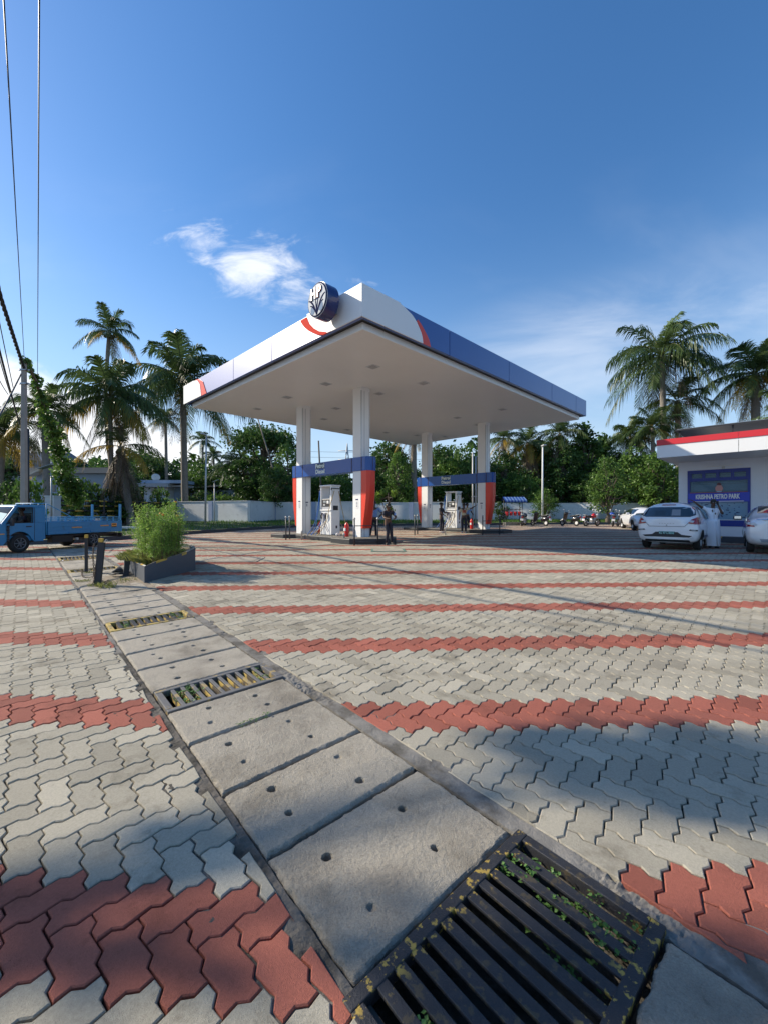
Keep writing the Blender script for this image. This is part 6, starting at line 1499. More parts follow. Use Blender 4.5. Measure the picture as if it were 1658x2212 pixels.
# off-frame roadside tree whose leaf clumps dapple the foreground --------
def shade_tree():
    b = Vector((-9.5, -4.5, zgf(-4.5))); t = thing('roadside_tree', 'tall roadside tree outside the view whose leaf clumps shade the foreground paving', 'tree', tuple(b))
    tg = [(1235, 1640, 0.39, 8.4), (1330, 1655, 0.41, 8.8), (1430, 1640, 0.46, 9.1), (1520, 1670, 0.48, 8.6), (1620, 1650, 0.52, 9.0), (1180, 1600, .2, 8.1), (1400, 1700, .28, 8.9), (1570, 1600, .22, 9.3), (1640, 1735, .24, 8.4), (1500, 1725, .16, 8.8), (1060, 1720, .10, 8.2),
          (20, 2075, .09, 8.3), (110, 2060, .09, 8.6), (210, 2085, .08, 8.9), (320, 2075, .09, 8.4), (420, 2110, .08, 8.8), (530, 2120, .07, 9.0), (60, 1975, .07, 8.5), (180, 2180, .05, 8.6),
          (330, 1790, .09, 8.5), (420, 1800, .10, 8.9), (500, 1820, .11, 8.3), (720, 2060, .08, 8.5), (820, 2040, .09, 8.8), (930, 1990, .08, 8.4), (1150, 2150, .22, 8.6), (1290, 2120, .22, 8.9), (1420, 2110, .24, 8.3), (1560, 2150, .25, 8.7), (1640, 2100, .2, 9.0), (1030, 2190, .2, 8.5)]
    blobs = []; ends = []
    for px, py, r, z in tg:
        g = G(px, py); k = (z - g.z); c = Vector((g.x, g.y, g.z)) + Vector((-1.585, .394, 1)) * k - b; blobs.append((c.x, c.y, c.z, r)); ends.append(c)
    pts, tn = clump_points(blobs, 2100, 30, shell=.1); mkobj('crown', leaf_mesh('crown', pts, .055, M['leaf_mid'], 31, tint=tn), t)
    mb = MB(); hub = sum(ends, Vector()) / len(ends); mb.tube([(0, 0, -.3), (-.2, 1.0, 3), (hub.x * .5, hub.y * .5, 5.6), (hub.x, hub.y, hub.z - .8)], [.24, .18, .09, .04], 9)
    for e in ends: mb.tube([(hub.x * .85, hub.y * .85, 7.0), hub.lerp(e, .6) + Vector((0, 0, -.4)), e], [.022, .012, .005], 5, caps=False)
    mb.build('trunk', M['bark'], t)
shade_tree()
# ------------------------------------------------------------------ vehicles
def subsurf_mesh(name, verts, faces, level=2):
    me = bpy.data.meshes.new(name); me.from_pydata(verts, [], faces); me.update()
    o = bpy.data.objects.new(name, me); COL.objects.link(o); m = o.modifiers.new('s', 'SUBSURF'); m.levels = level; m.render_levels = level
    dg = bpy.context.evaluated_depsgraph_get(); out = bpy.data.meshes.new_from_object(o.evaluated_get(dg)); bpy.data.objects.remove(o)
    bm = bmesh.new(); bm.from_mesh(out); bmesh.ops.recalc_face_normals(bm, faces=bm.faces); bm.to_mesh(out); bm.free()
    out.polygons.foreach_set('use_smooth', [True] * len(out.polygons)); out.name = name
    return out
def car_body(stations):
    vs = []; fs = []; nr = None
    for st in stations:
        x, rows = st[0], st[1:]
        ring = [(x, w, z) for w, z in rows] + [(x, -w, z) for w, z in rows[::-1] if w > 1e-6]
        nr = len(ring); vs += ring
    n = len(stations)
    for i in range(n - 1):
        for k in range(nr): fs.append((i * nr + k, i * nr + (k + 1) % nr, (i + 1) * nr + (k + 1) % nr, (i + 1) * nr + k))
    # caps: pair rows across the centre line; the last row is the centre point
    m = len(stations[0]) - 1
    for i, flip in ((0, 0), (n - 1, 1)):
        o = i * nr; R_ = [o + nr - 1 - k for k in range(m - 1)]
        for k in range(m - 2): fs.append((o + k, o + k + 1, R_[k + 1], R_[k]))
        fs.append((o + m - 2, o + m - 1, R_[m - 2]))
    return vs, fs
def patch(name, bvh, axis, poly, off, mat, parent, thick=0.0, rings=5, sub=3, tilt=(0, 0)):
    """project outline poly (2-D in the plane seen along axis) on to the body and lift it by off"""
    off += .006; rings += 2; sub += 2; m = len(poly); P2 = []
    for i in range(m):
        a, b = poly[i], poly[(i + 1) % m]
        for k in range(sub): P2.append((a[0] + (b[0] - a[0]) * k / sub, a[1] + (b[1] - a[1]) * k / sub))
    cx = sum(p[0] for p in P2) / len(P2); cy = sum(p[1] for p in P2) / len(P2); M_ = len(P2)
    def shoot(u, v):
        if axis == 'rear': o, d = Vector((-6, u, v)), Vector((1, 0, 0))
        elif axis == 'front': o, d = Vector((6, u, v)), Vector((-1, 0, 0))
        elif axis == 'left': o, d = Vector((u, 6, v)), Vector((0, -1, 0))
        elif axis == 'right': o, d = Vector((u, -6, v)), Vector((0, 1, 0))
        elif axis == 'top': o, d = Vector((u, v, 6)), Vector((0, 0, -1))
        d = (d + Vector((0, tilt[0], tilt[1]))).normalized() if axis in ('rear', 'front') else (d + Vector((tilt[0], 0, tilt[1]))).normalized() if axis in ('left', 'right') else d
        if tilt != (0, 0): o = Vector(o) - (d - (d.dot(Vector((1, 0, 0))) * Vector((1, 0, 0)) if axis in ('rear', 'front') else d.dot(Vector((0, 1, 0))) * Vector((0, 1, 0)))) * 5.2
        hit, nm, _, _ = bvh.ray_cast(o, d)
        if hit is None: return None
        if nm.dot(d) > 0: nm = -nm
        return hit + nm * off
    vs = [shoot(cx, cy)]; 
    if vs[0] is None: return None
    for r in range(1, rings + 1):
        q = r / rings
        for (u, v) in P2:
            h = shoot(cx + (u - cx) * q, cy + (v - cy) * q); k = q
            while h is None and k > 0: k -= .02; h = shoot(cx + (u - cx) * k, cy + (v - cy) * k)
            vs.append(h if h is not None else vs[0])
    fs = [(0, 1 + k, 1 + (k + 1) % M_) for k in range(M_)]
    for r in range(rings - 1):
        for k in range(M_): a = 1 + r * M_; fs.append((a + k, a + M_ + k, a + M_ + (k + 1) % M_, a + (k + 1) % M_))
    me = bpy.data.meshes.new(name); me.from_pydata([tuple(v) for v in vs], [], fs); me.materials.append(mat); me.polygons.foreach_set('use_smooth', [True] * len(fs)); me.update()
    bm = bmesh.new(); bm.from_mesh(me); bmesh.ops.recalc_face_normals(bm, faces=bm.faces); bm.to_mesh(me); bm.free()
    return mkobj(name, me, parent)
def wheel(parent, x, y, r, w, side, rim=None, name='wheel'):
    Mx = Matrix.Translation((x, y, r)) @ Matrix.Rotation(R(90) * (-side), 4, 'X')
    mb = MB(); mb.lathe(Vector((0, 0, 0)), [(r * .62, -w / 2), (r * .92, -w / 2), (r, -w * .36), (r, w * .36), (r * .92, w / 2), (r * .64, w / 2), (r * .60, w * .36)], 28, M=Mx)
    wo = mb.build(name, M['tyre'], parent)
    mb = MB(); mb.lathe(Vector((0, 0, 0)), [(r * .635, w * .44), (r * .62, w * .47), (r * .57, w * .40), (r * .52, w * .28), (r * .2, w * .30), (r * .17, w * .42), (r * .02, w * .44)], 24, M=Mx, caps=False)
    for k in range(7):
        a = 2 * math.pi * k / 7; mb.tube([Mx @ Vector((r * .14 * math.cos(a), r * .14 * math.sin(a), w * .40)), Mx @ Vector((r * .57 * math.cos(a), r * .57 * math.sin(a), w * .40))], [r * .07, r * .045], 5)
    mb.build('rim', rim or M['silver'], wo)
    return wo
M['car_white'] = pbr('car_white', (0.80, 0.81, 0.83), 0.28, coat=1.0); M['car_silver'] = pbr('car_silver', (0.76, 0.77, 0.79), 0.3, metal=.1, coat=1.0)
M['tail_red'] = pbr('tail_red', (0.30, 0.008, 0.012), 0.15, coat=1.0); M['lamp_clear'] = pbr('lamp_clear', (0.55, 0.58, 0.62), 0.1, coat=1.0); M['plate_green'] = pbr('plate_green', (0.01, 0.22, 0.20), .5); M['grille'] = pbr('grille', (0.03, 0.03, 0.035), .3)
M['car_glass'] = pbr('car_glass', (0.015, 0.025, 0.035), 0.04, spec=.8, coat=1.0); M['seam'] = pbr('seam', (0.06, 0.06, 0.07), .6); M['interior_pale'] = pbr('interior_pale', (.22, .24, .27), .4)
M['letter_green'] = pbr('letter_green', (.35, .7, .65), .5)
def finish_car(t, me, mat, wheels, r, wd=.19, archr=None, rim=None):
    me.materials.clear(); me.materials.append(mat); body = mkobj('body', me, t)
    bm = bmesh.new(); bm.from_mesh(me); bvh = BVHTree.FromBMesh(bm); bm.free()
    for x, y in wheels:
        side = 1 if y > 0 else -1; ar = (archr or r * 1.2)
        pl = [(x + ar * math.cos(a), r * .95 + ar * math.sin(a)) for a in [math.pi * k / 10 - .25 for k in range(12)]]
        pl = [(x + ar * math.cos(2 * math.pi * k / 18), r + ar * math.sin(2 * math.pi * k / 18)) for k in range(18)]
        pl = [(u, max(v, .17)) for u, v in pl]
        patch('wheel_arch', bvh, 'left' if side > 0 else 'right', pl, .004, M['black'], body)
        wheel(t, x, y, r, wd, side, rim)
    return body, bvh
def both(name, bvh, axis, poly, off, mat, parent, **k):
    o = patch(name, bvh, axis, poly, off, mat, parent, **k)
    p2 = [(-u, v) for u, v in poly]; kk = dict(k)
    if 'tilt' in kk: kk['tilt'] = (-kk['tilt'][0], kk['tilt'][1])
    patch(name, bvh, axis, p2, off, mat, parent, **kk); return o
def plate(t, txt, x, z, w, h, mat, tmat, back=True, size=None):
    mb = MB(); mb.box((x, 0, z), (.012, w, h)); p = mb.build('number_plate', mat, t, bevel=.002)
    fm = Matrix(((0, 0, -1, x - .009), (-1, 0, 0, 0), (0, 1, 0, z), (0, 0, 0, 1))) if back else Matrix(((0, 0, 1, x + .009), (1, 0, 0, 0), (0, 1, 0, z), (0, 0, 0, 1)))
    text_mesh('lettering', txt, size or h * .8, tmat, p, fm, .001, .002, sx=.9)
def hatchback():
    rl = Vector((9.08, 14.75, 0)); hd = R(44.5)  # clockwise from +Y
    f = Vector((math.sin(hd), math.cos(hd), 0)); left = Vector((-f.y, f.x, 0)); c = rl - left * .88 + f * 1.12
    t = thing('hatchback_car', 'white electric hatchback seen from behind with green number plate and open front door', 'car', (c.x, c.y, zgf(c.y) + .005), math.atan2(f.y, f.x))
    S = [(-1.90, (.45, .36), (.68, .40), (.74, .62), (.70, .90), (.50, 1.00), (0, 1.02)), (-1.84, (.60, .24), (.80, .34), (.845, .62), (.80, .92), (.62, 1.06), (0, 1.10)), (-1.72, (.6, .21), (.82, .30), (.86, .62), (.82, .96), (.72, 1.20), (0, 1.27)),
         (-1.50, (.6, .2), (.82, .28), (.86, .62), (.83, .98), (.68, 1.44), (0, 1.53)), (-1.28, (.6, .2), (.82, .28), (.86, .62), (.835, .98), (.66, 1.50), (0, 1.575)), (-.6, (.6, .2), (.82, .26), (.86, .60), (.84, .97), (.65, 1.51), (0, 1.585)), (.1, (.6, .2), (.82, .26), (.86, .60), (.84, .95), (.595, 1.48), (0, 1.57)),
         (.6, (.6, .2), (.82, .26), (.855, .58), (.83, .92), (.57, 1.36), (0, 1.45)), (1.12, (.6, .2), (.81, .27), (.845, .56), (.81, .88), (.62, 1.00), (0, 1.05)), (1.65, (.55, .22), (.76, .30), (.80, .54), (.76, .78), (.5, .86), (0, .89)), (1.88, (.4, .3), (.62, .36), (.68, .52), (.64, .68), (.42, .73), (0, .74))]
    vs, fs = car_body(S); me = subsurf_mesh('body', vs, fs)
    body, bvh = finish_car(t, me, M['car_white'], [(-1.16, .715), (-1.16, -.715), (1.22, .70), (1.22, -.70)], .30)
    w = patch('rear_window', bvh, 'rear', [(-.60, 1.06), (.60, 1.06), (.74, 1.12), (.66, 1.38), (-.66, 1.38), (-.74, 1.12)], .006, M['car_glass'], body)
    patch('rear_red_trim', bvh, 'rear', [(-.20, 1.435), (.20, 1.435), (.18, 1.46), (-.18, 1.46)], .012, M['tail_red'], body)  # thin red strip above the rear window
    for u0, u1, z0, z1 in ((.05, .36, 1.11, 1.27), (-.12, -.36, 1.10, 1.30)): patch('seat_back', bvh, 'rear', [(u0, z0), (u1, z0), (u1 * .95, z1), (u0, z1)], .008, M['interior_pale'] if u0 < 0 else M['glass'], w)
    both('tail_light', bvh, 'rear', [(.44, .87), (.62, .83), (.82, .84), (.84, .94), (.80, 1.05), (.66, 1.05), (.52, .97)], .012, M['tail_red'], body, tilt=(-.12, 0))
    both('lamp_lens', bvh, 'rear', [(.60, .90), (.70, .89), (.72, .94), (.62, .95)], .018, M['lamp_clear'], body)
    patch('lower_bumper', bvh, 'rear', [(-.60, .42), (.60, .42), (.68, .47), (.40, .50), (.30, .58), (-.30, .58), (-.40, .50), (-.68, .47)], .008, M['dark'], body)
    patch('underbody', bvh, 'rear', [(-.62, .27), (.62, .27), (.6, .34), (-.6, .34)], .008, M['dark'], body)
    both('reflector', bvh, 'rear', [(.60, .635), (.80, .62), (.81, .66), (.62, .675)], .010, M['dark'], body); both('reflector_glint', bvh, 'rear', [(.66, .642), (.76, .635), (.76, .65), (.66, .657)], .014, M['lamp_clear'], body)
    for a, b in (((-.48, .76), (.48, .76)), ((-.48, .76), (-.60, .90)), ((.48, .76), (.60, .90))):
        d = Vector((b[0] - a[0], b[1] - a[1])); n = Vector((-d.y, d.x)).normalized() * .006; patch('tailgate_seam', bvh, 'rear', [(a[0] - n.x, a[1] - n.y), (b[0] - n.x, b[1] - n.y), (b[0] + n.x, b[1] + n.y), (a[0] + n.x, a[1] + n.y)], .004, M['seam'], body)
    plate(t, 'KL 47 L 8252', -1.905, .545, .44, .105, M['plate_green'], M['letter_green'])
    mb = MB(); mb.lathe(Vector((0, 0, 0)), [(.045, 0), (.048, .008), (.034, .012)], 16, M=Matrix.Translation((-1.868, 0, .915)) @ Matrix.Rotation(R(-90), 4, 'Y'), caps=False); mb.tube([(-1.885, -.03, .905), (-1.887, 0, .93), (-1.887, .03, .92)], .007, 5); mb.build('badge', M['steel'], body)
    mb = MB(); mb.lathe(Vector((0, 0, 0)), [(.014, 0), (.01, .01)], 10, M=Matrix.Translation((-1.90, 0, .80)) @ Matrix.Rotation(R(-90), 4, 'Y')); mb.build('lock', M['dark'], body)
    for k in range(6): patch('letter_mark', bvh, 'rear', [(-.2 + k * .075, .846), (-.165 + k * .075, .846), (-.165 + k * .075, .862), (-.2 + k * .075, .862)], .004, M['steel'], body)
    for ax in ('right', 'left'):
        patch('side_window', bvh, ax, [(-1.28, 1.06), (-.36, 1.03), (-.40, 1.38), (-.95, 1.37), (-1.2, 1.22)], .006, M['car_glass'], body)
        patch('side_window', bvh, ax, [(-.30, 1.03), (.70, .99), (.44, 1.27), (.2, 1.37), (-.32, 1.38)], .006, M['car_glass'], body)
        patch('door_seam', bvh, ax, [(-.335, .3), (-.325, .3), (-.325, 1.02), (-.335, 1.02)], .004, M['seam'], body); patch('side_trim', bvh, ax, [(-.8, .38), (.7, .36), (.7, .44), (-.75, .46)], .008, M['navy'], body)
        patch('handle', bvh, ax, [(-.62, .86), (-.45, .86), (-.45, .89), (-.62, .89)], .02, M['car_white'], body)
    # open front right door, swung out beside the man in white
    D = MB(); hx, hy = .95, -.86; an = R(7)
    def dd(l, z, o=0.0): return (hx - l * math.cos(an) + o * math.sin(an), hy - l * math.sin(an) - o * math.cos(an), z)
    pl = [(0, .32), (1.0, .32), (1.02, .95), (.0, .90)]
    D.add([dd(l, z) for l, z in pl] + [dd(l, z, .06) for l, z in pl], [(0, 1, 2, 3), (4, 7, 6, 5), (0, 4, 5, 1), (1, 5, 6, 2), (2, 6, 7, 3), (3, 7, 4, 0)]); door = D.build('front_door', M['car_white'], t, bevel=.01)
    fr = MB(); fr.tube([dd(.02, .9, .03), dd(.45, 1.30, .03), dd(.95, 1.34, .03), dd(1.0, .95, .03)], .022, 6); fr.build('window_frame', M['car_white'], door)
    g = MB(); pl = [(.05, .92), (1.0, .96), (.94, 1.33), (.47, 1.29)]; g.add([dd(l, z, .025) for l, z in pl] + [dd(l, z, .032) for l, z in pl], [(0, 1, 2, 3), (4, 7, 6, 5), (0, 4, 5, 1), (1, 5, 6, 2), (2, 6, 7, 3), (3, 7, 4, 0)]); g.build('door_window', M['car_glass'], door)
    for y in (.9, -.92): mb = MB(); mb.box((.72, y, 1.02), (.1, .16, .12), bev=.03); mb.build('mirror', M['dark'], t)
    mb = MB(); mb.tube([(-1.25, 0, 1.57), (-1.4, 0, 1.68)], .012, 5); mb.build('aerial', M['dark'], t)
    return t
hatchback()
def front_sedan():
    Y = 25.2; b = Vector(((1379 - 829) / 903 * Y, Y, zgf(Y))); face = R(-108)   # heading (math angle): towards the camera, slightly left
    t = thing('sedan_car', 'white sedan with wide chrome grille facing the camera behind the hatchback', 'car', tuple(b), face)
    t.location = b + Vector((1.1 * 1.0, 1.5, 0))
    S = [(-2.3, (.45, .38), (.7, .45), (.78, .65), (.74, .88), (.55, .96), (0, .98)), (-2.1, (.6, .25), (.84, .35), (.88, .62), (.85, .92), (.66, 1.02), (0, 1.05)), (-1.55, (.6, .2), (.86, .28), (.90, .6), (.87, .94), (.66, 1.10), (0, 1.14)), (-1.0, (.6, .2), (.86, .26), (.90, .6), (.87, .94), (.62, 1.34), (0, 1.41)), (-.3, (.6, .2), (.86, .26), (.9, .6), (.88, .93), (.60, 1.41), (0, 1.48)), (.3, (.6, .2), (.86, .26), (.9, .6), (.88, .92), (.58, 1.36), (0, 1.45)),
         (.85, (.6, .2), (.86, .26), (.9, .58), (.87, .90), (.64, 1.08), (0, 1.14)), (1.2, (.6, .2), (.86, .27), (.9, .58), (.86, .88), (.66, .96), (0, 1.0)), (1.9, (.6, .21), (.84, .28), (.88, .54), (.83, .78), (.6, .86), (0, .89)), (2.2, (.55, .24), (.78, .30), (.80, .5), (.74, .68), (.52, .76), (0, .79)), (2.32, (.4, .3), (.62, .36), (.64, .5), (.58, .62), (.4, .68), (0, .7))]
    vs, fs = car_body(S); me = subsurf_mesh('body', vs, fs); body, bvh = finish_car(t, me, M['car_white'], [(1.42, .76), (1.42, -.76), (-1.4, .76), (-1.4, -.76)], .33, .21)
    patch('windscreen', bvh, 'front', [(-.70, 1.04), (.70, 1.04), (.55, 1.36), (-.55, 1.36)], .008, M['car_glass'], body, tilt=(0, -.6)) or patch('windscreen', bvh, 'front', [(-.68, 1.04), (.68, 1.04), (.54, 1.34), (-.54, 1.34)], .008, M['car_glass'], body)
    g = patch('grille', bvh, 'front', [(-.42, .50), (.42, .50), (.46, .60), (.40, .68), (-.40, .68), (-.46, .60)], .012, M['grille'], body)
    for z in (.555, .62): patch('chrome_bar', bvh, 'front', [(-.40, z), (.40, z), (.40, z + .012), (-.40, z + .012)], .02, M['chrome'], g)
    mb = MB(); mb.tube([(2.33, .095 * math.cos(a), .59 + .095 * math.sin(a)) for a in [2 * math.pi * k / 16 for k in range(17)]], .012, 5, caps=False)
    for k in range(3): a = math.pi / 2 + 2 * math.pi * k / 3; mb.tube([(2.335, 0, .59), (2.335, .09 * math.cos(a), .59 + .09 * math.sin(a))], [.014, .006], 5)
    mb.build('star_badge', M['chrome'], g)
    both('headlight', bvh, 'front', [(.52, .60), (.74, .66), (.80, .74), (.66, .74), (.52, .69)], .014, M['lamp_clear'], body, tilt=(-.25, 0)); both('air_intake', bvh, 'front', [(.44, .36), (.68, .38), (.70, .46), (.46, .46)], .010, M['dark'], body)
    patch('air_intake', bvh, 'front', [(-.38, .35), (.38, .35), (.40, .42), (-.40, .42)], .01, M['dark'], body)
    mb = MB(); mb.box((2.34, 0, .455), (.012, .5, .10)); p = mb.build('number_plate', M['white'], t); text_mesh('lettering', 'KL 48 M 0030', .085, M['dark'], p, Matrix(((0, 0, 1, 2.348), (1, 0, 0, 0), (0, 1, 0, .455), (0, 0, 0, 1))), .001, .002, sx=.85)
    for ax in ('left', 'right'): patch('side_window', bvh, ax, [(-1.35, 1.0), (.95, .98), (.45, 1.30), (-.9, 1.32)], .006, M['car_glass'], body)
    for y in (.98, -.98): mb = MB(); mb.box((.78, y, 1.03), (.12, .2, .13), bev=.04); mb.build('mirror', M['car_white'], t)
front_sedan()
def rear_sedan():
    hd = R(39); f = Vector((math.sin(hd), math.cos(hd), 0)); left = Vector((-f.y, f.x, 0)); rl = Vector((11.42, 13.05, 0)); c = rl - left * .72 + f * 1.3
    t = thing('sedan_car', 'silver sedan cut off by the right picture edge, seen from behind', 'car', (c.x, c.y, zgf(c.y)), math.atan2(f.y, f.x))
    S = [(-2.0, (.45, .36), (.7, .42), (.76, .64), (.72, .90), (.52, 1.00), (0, 1.03)), (-1.92, (.6, .25), (.81, .34), (.845, .64), (.80, .94), (.64, 1.07), (0, 1.10)), (-1.6, (.6, .2), (.83, .28), (.86, .62), (.83, .98), (.66, 1.12), (0, 1.16)), (-1.35, (.6, .2), (.83, .26), (.86, .6), (.84, .98), (.64, 1.20), (0, 1.26)), (-.95, (.6, .2), (.83, .26), (.86, .6), (.84, .98), (.60, 1.44), (0, 1.52)), (-.2, (.6, .2), (.83, .26), (.86, .6), (.84, .97), (.59, 1.49), (0, 1.57)),
         (.4, (.6, .2), (.83, .26), (.86, .6), (.84, .95), (.58, 1.43), (0, 1.52)), (.95, (.6, .2), (.82, .27), (.85, .58), (.82, .92), (.62, 1.06), (0, 1.12)), (1.6, (.55, .22), (.78, .3), (.82, .55), (.78, .82), (.55, .9), (0, .93)), (1.95, (.4, .3), (.62, .36), (.68, .52), (.64, .70), (.42, .76), (0, .78))]
    vs, fs = car_body(S); me = subsurf_mesh('body', vs, fs); body, bvh = finish_car(t, me, M['car_silver'], [(-1.28, .72), (-1.28, -.72), (1.15, .70), (1.15, -.70)], .30)
    patch('rear_window', bvh, 'rear', [(-.56, 1.20), (.56, 1.20), (.50, 1.42), (-.50, 1.42)], .006, M['car_glass'], body)
    both('tail_light', bvh, 'rear', [(.50, .80), (.80, .80), (.84, .96), (.78, 1.06), (.66, 1.02)], .012, M['tail_red'], body, tilt=(-.12, 0)); both('lamp_lens', bvh, 'rear', [(.60, .84), (.80, .86), (.81, .92), (.64, .93)], .018, M['lamp_clear'], body)
    patch('chrome_strip', bvh, 'rear', [(-.60, 1.0), (.60, 1.0), (.60, 1.03), (-.60, 1.03)], .014, M['chrome'], body); patch('number_recess', bvh, 'rear', [(-.3, .74), (.3, .74), (.34, .95), (-.34, .95)], .005, M['interior_pale'], body)
    patch('bumper_step', bvh, 'rear', [(-.5, .36), (.5, .36), (.54, .44), (-.54, .44)], .012, M['interior_pale'], body)
    patch('side_window', bvh, 'left', [(-1.15, 1.08), (-.30, 1.05), (-.32, 1.38), (-.80, 1.36)], .006, M['car_glass'], body); patch('side_window', bvh, 'left', [(-.24, 1.05), (.74, 1.02), (.35, 1.34), (-.26, 1.38)], .006, M['car_glass'], body)
    patch('door_seam', bvh, 'left', [(-.275, .3), (-.265, .3), (-.265, 1.04), (-.275, 1.04)], .004, M['seam'], body)
    for y in (.98, -.98): mb = MB(); mb.box((.62, y, 1.05), (.14, .24, .15), bev=.04); mb.box((.55, y, 1.06), (.01, .18, .09), mat=1); mb.build('mirror', [M['dark'], M['chrome']], t)
rear_sedan()

# the blue pickup ------------------------------------------------------
M['truck_blue'] = pbr('truck_blue', (0.045, 0.24, 0.46), .45, nscale=2.5, namp=.10, bump=.08, bscale=12, stain=(6, (0.05, 0.14, 0.22), .58, .7, .7)); M['truck_blue2'] = pbr('truck_rail_blue', (0.07, 0.30, 0.52), .5, nscale=6, namp=.2)
M['orange_tape'] = pbr('orange_tape', (0.75, 0.32, 0.06), .5); M['clear_glass'] = pbr('clear_glass', (0.75, 0.85, 0.86), 0.03, trans=1.0); M['clear_glass'].node_tree.nodes['Principled BSDF'].inputs['IOR'].default_value = 1.08
def truck():
    f = Vector((-.25, -.968, 0)).normalized(); left = Vector((-f.y, f.x, 0)); c = Vector((-10.9, 14.02, 0)) - left * .60
    t = thing('pickup_truck', 'light blue pickup truck with slatted cargo bed driving at the left edge', 'truck', (c.x, c.y, zgf(c.y) + .0), math.atan2(f.y, f.x))
    hw = .66
    def side_prism(poly, y0, y1): return [(x, y0, z) for x, z in poly] + [(x, y1, z) for x, z in poly]
    def prism_xz(mb, poly, y0, y1, mat=0):
        n = len(poly); mb.add(side_prism(poly, y0, y1), [list(range(n)), list(range(n, 2 * n))[::-1]] + [(i, n + i, n + (i + 1) % n, (i + 1) % n) for i in range(n)], mat)
    # cab shell below the belt with a round cut for the wheel
    arch = [(1.225 + .36 * math.cos(a), .275 + .36 * math.sin(a)) for a in [math.pi * k / 10 for k in range(10, -1, -1)]]
    low = [(.52, .30), (.80, .30)] + [(x, z) for x, z in arch if z > .28][0:] + [(1.68, .24), (2.12, .26), (2.16, .52), (2.10, .74), (1.86, .86), (1.62, .91), (.52, .90)]
    for y0, y1 in ((hw - .05, hw), (-hw, -hw + .05)):
        mb = MB(); prism_xz(mb, low, y0, y1); mb.build('cab_side', M['truck_blue'], t, bevel=.012)
    mb = MB(); prism_xz(mb, [(.52, .34), (1.9, .34), (2.155, .3), (2.155, .52), (2.09, .74), (1.85, .85), (1.62, .885), (1.62, .5), (.52, .5)], -hw + .052, hw - .052); mb.build('cab_front', M['truck_blue'], t, bevel=.01)
    mb = MB(); prism_xz(mb, [(.5, 1.40), (.52, 1.47), (1.28, 1.455), (1.37, 1.40), (1.33, 1.375), (.5, 1.375)], -hw + .03, hw - .03); mb.build('roof', M['truck_blue'], t, bevel=.02)
    mb = MB(); prism_xz(mb, [(.46, .36), (.52, .36), (.56, 1.42), (.46, 1.42)], -hw + .01, hw - .01); mb.build('cab_back', M['truck_blue'], t, bevel=.01)
    for y0, y1 in ((hw - .06, hw - .01), (-hw + .01, -hw + .06)):
        mb = MB(); prism_xz(mb, [(.521, .901), (.86, .901), (.84, 1.38), (.521, 1.38)], y0, y1); mb.build('rear_pillar', M['truck_blue'], t, bevel=.008)
        mb = MB(); prism_xz(mb, [(1.60, .88), (1.74, .86), (1.37, 1.39), (1.28, 1.39)], y0, y1); mb.build('front_pillar', M['truck_blue'], t, bevel=.008)
        mb = MB(); prism_xz(mb, [(.87, .90), (1.58, .89), (1.27, 1.375), (.85, 1.375)], y0 + .02, y0 + .025); mb.build('side_glass', M['clear_glass'], t)
        mb = MB(); 
        for a, b in (((.85, .91), (.85, 1.375)), ((.85, 1.37), (1.28, 1.37)), ((.85, .905), (1.6, .895))): mb.tube([(a[0], y1 if y0 > 0 else y0, a[1]), (b[0], y1 if y0 > 0 else y0, b[1])], .014, 5)
        mb.build('window_rubber', M['dark'], t)
    mb = MB(); mb.add([(1.74, -hw + .07, .87), (1.74, hw - .07, .87), (1.39, hw - .07, 1.38), (1.39, -hw + .07, 1.38)], [(0, 1, 2, 3)]); mb.build('windscreen', M['clear_glass'], t)
    s = 1
    for nm, x0, x1, z0, z1 in (('door_seam', .80, .808, .34, 1.38), ('door_seam', 1.60, 1.606, .66, .90), ('handle', .90, 1.05, .765, .80)):
        mb = MB(); mb.box(((x0 + x1) / 2, hw + .002, (z0 + z1) / 2), (x1 - x0, .012 if nm != 'handle' else .03, z1 - z0)); mb.build(nm, M['seam'] if nm != 'handle' else M['dark'], t)
    mb = MB(); mb.box((1.52, hw + .12, .93), (.07, .12, .22), bev=.02); mb.tube([(1.58, hw, .88), (1.53, hw + .1, .92)], .012, 5); mb.build('mirror', M['dark'], t)
    mb = MB()
    for k in range(9): mb.box((1.56, hw + .02, .80 - k * .055), (.05, .05, .05), rz=k)
    mb.build('tassel', M['dark'], t)
    mb = MB(); mb.box((1.75, hw + .004, .58), (.2, .01, .03)); mb.build('reflective_tape', M['orange_tape'], t)
    # chassis
    mb = MB()
    for y in (.3, -.3): mb.box((-.6, y, .40), (3.6, .07, .12))
    mb.box((-.2, .42, .33), (.7, .22, .22)); mb.box((.1, -.42, .33), (.5, .2, .2)); mb.box((-1.225, 0, .28), (.1, 1.1, .1)); mb.box((-.7, 0, .43), (3.3, 1.0, .06)); mb.box((-2.3, 0, .36), (.06, 1.15, .12)); mb.build('chassis', M['dark'], t)
    mb = MB(); mb.tube([(-.75, .35, .30), (-.75, .5, .30)], .05, 8); mb.build('filler_cap', M['galv'], t)
    # cargo bed: floor, ribbed side boards, slatted rails
    x0, x1 = -2.37, .42; zb, zt = .50, .91
    mb = MB(); mb.box(((x0 + x1) / 2, 0, zb + .02), (x1 - x0, 2 * hw + .02, .05)); mb.build('bed_floor', M['truck_blue'], t)
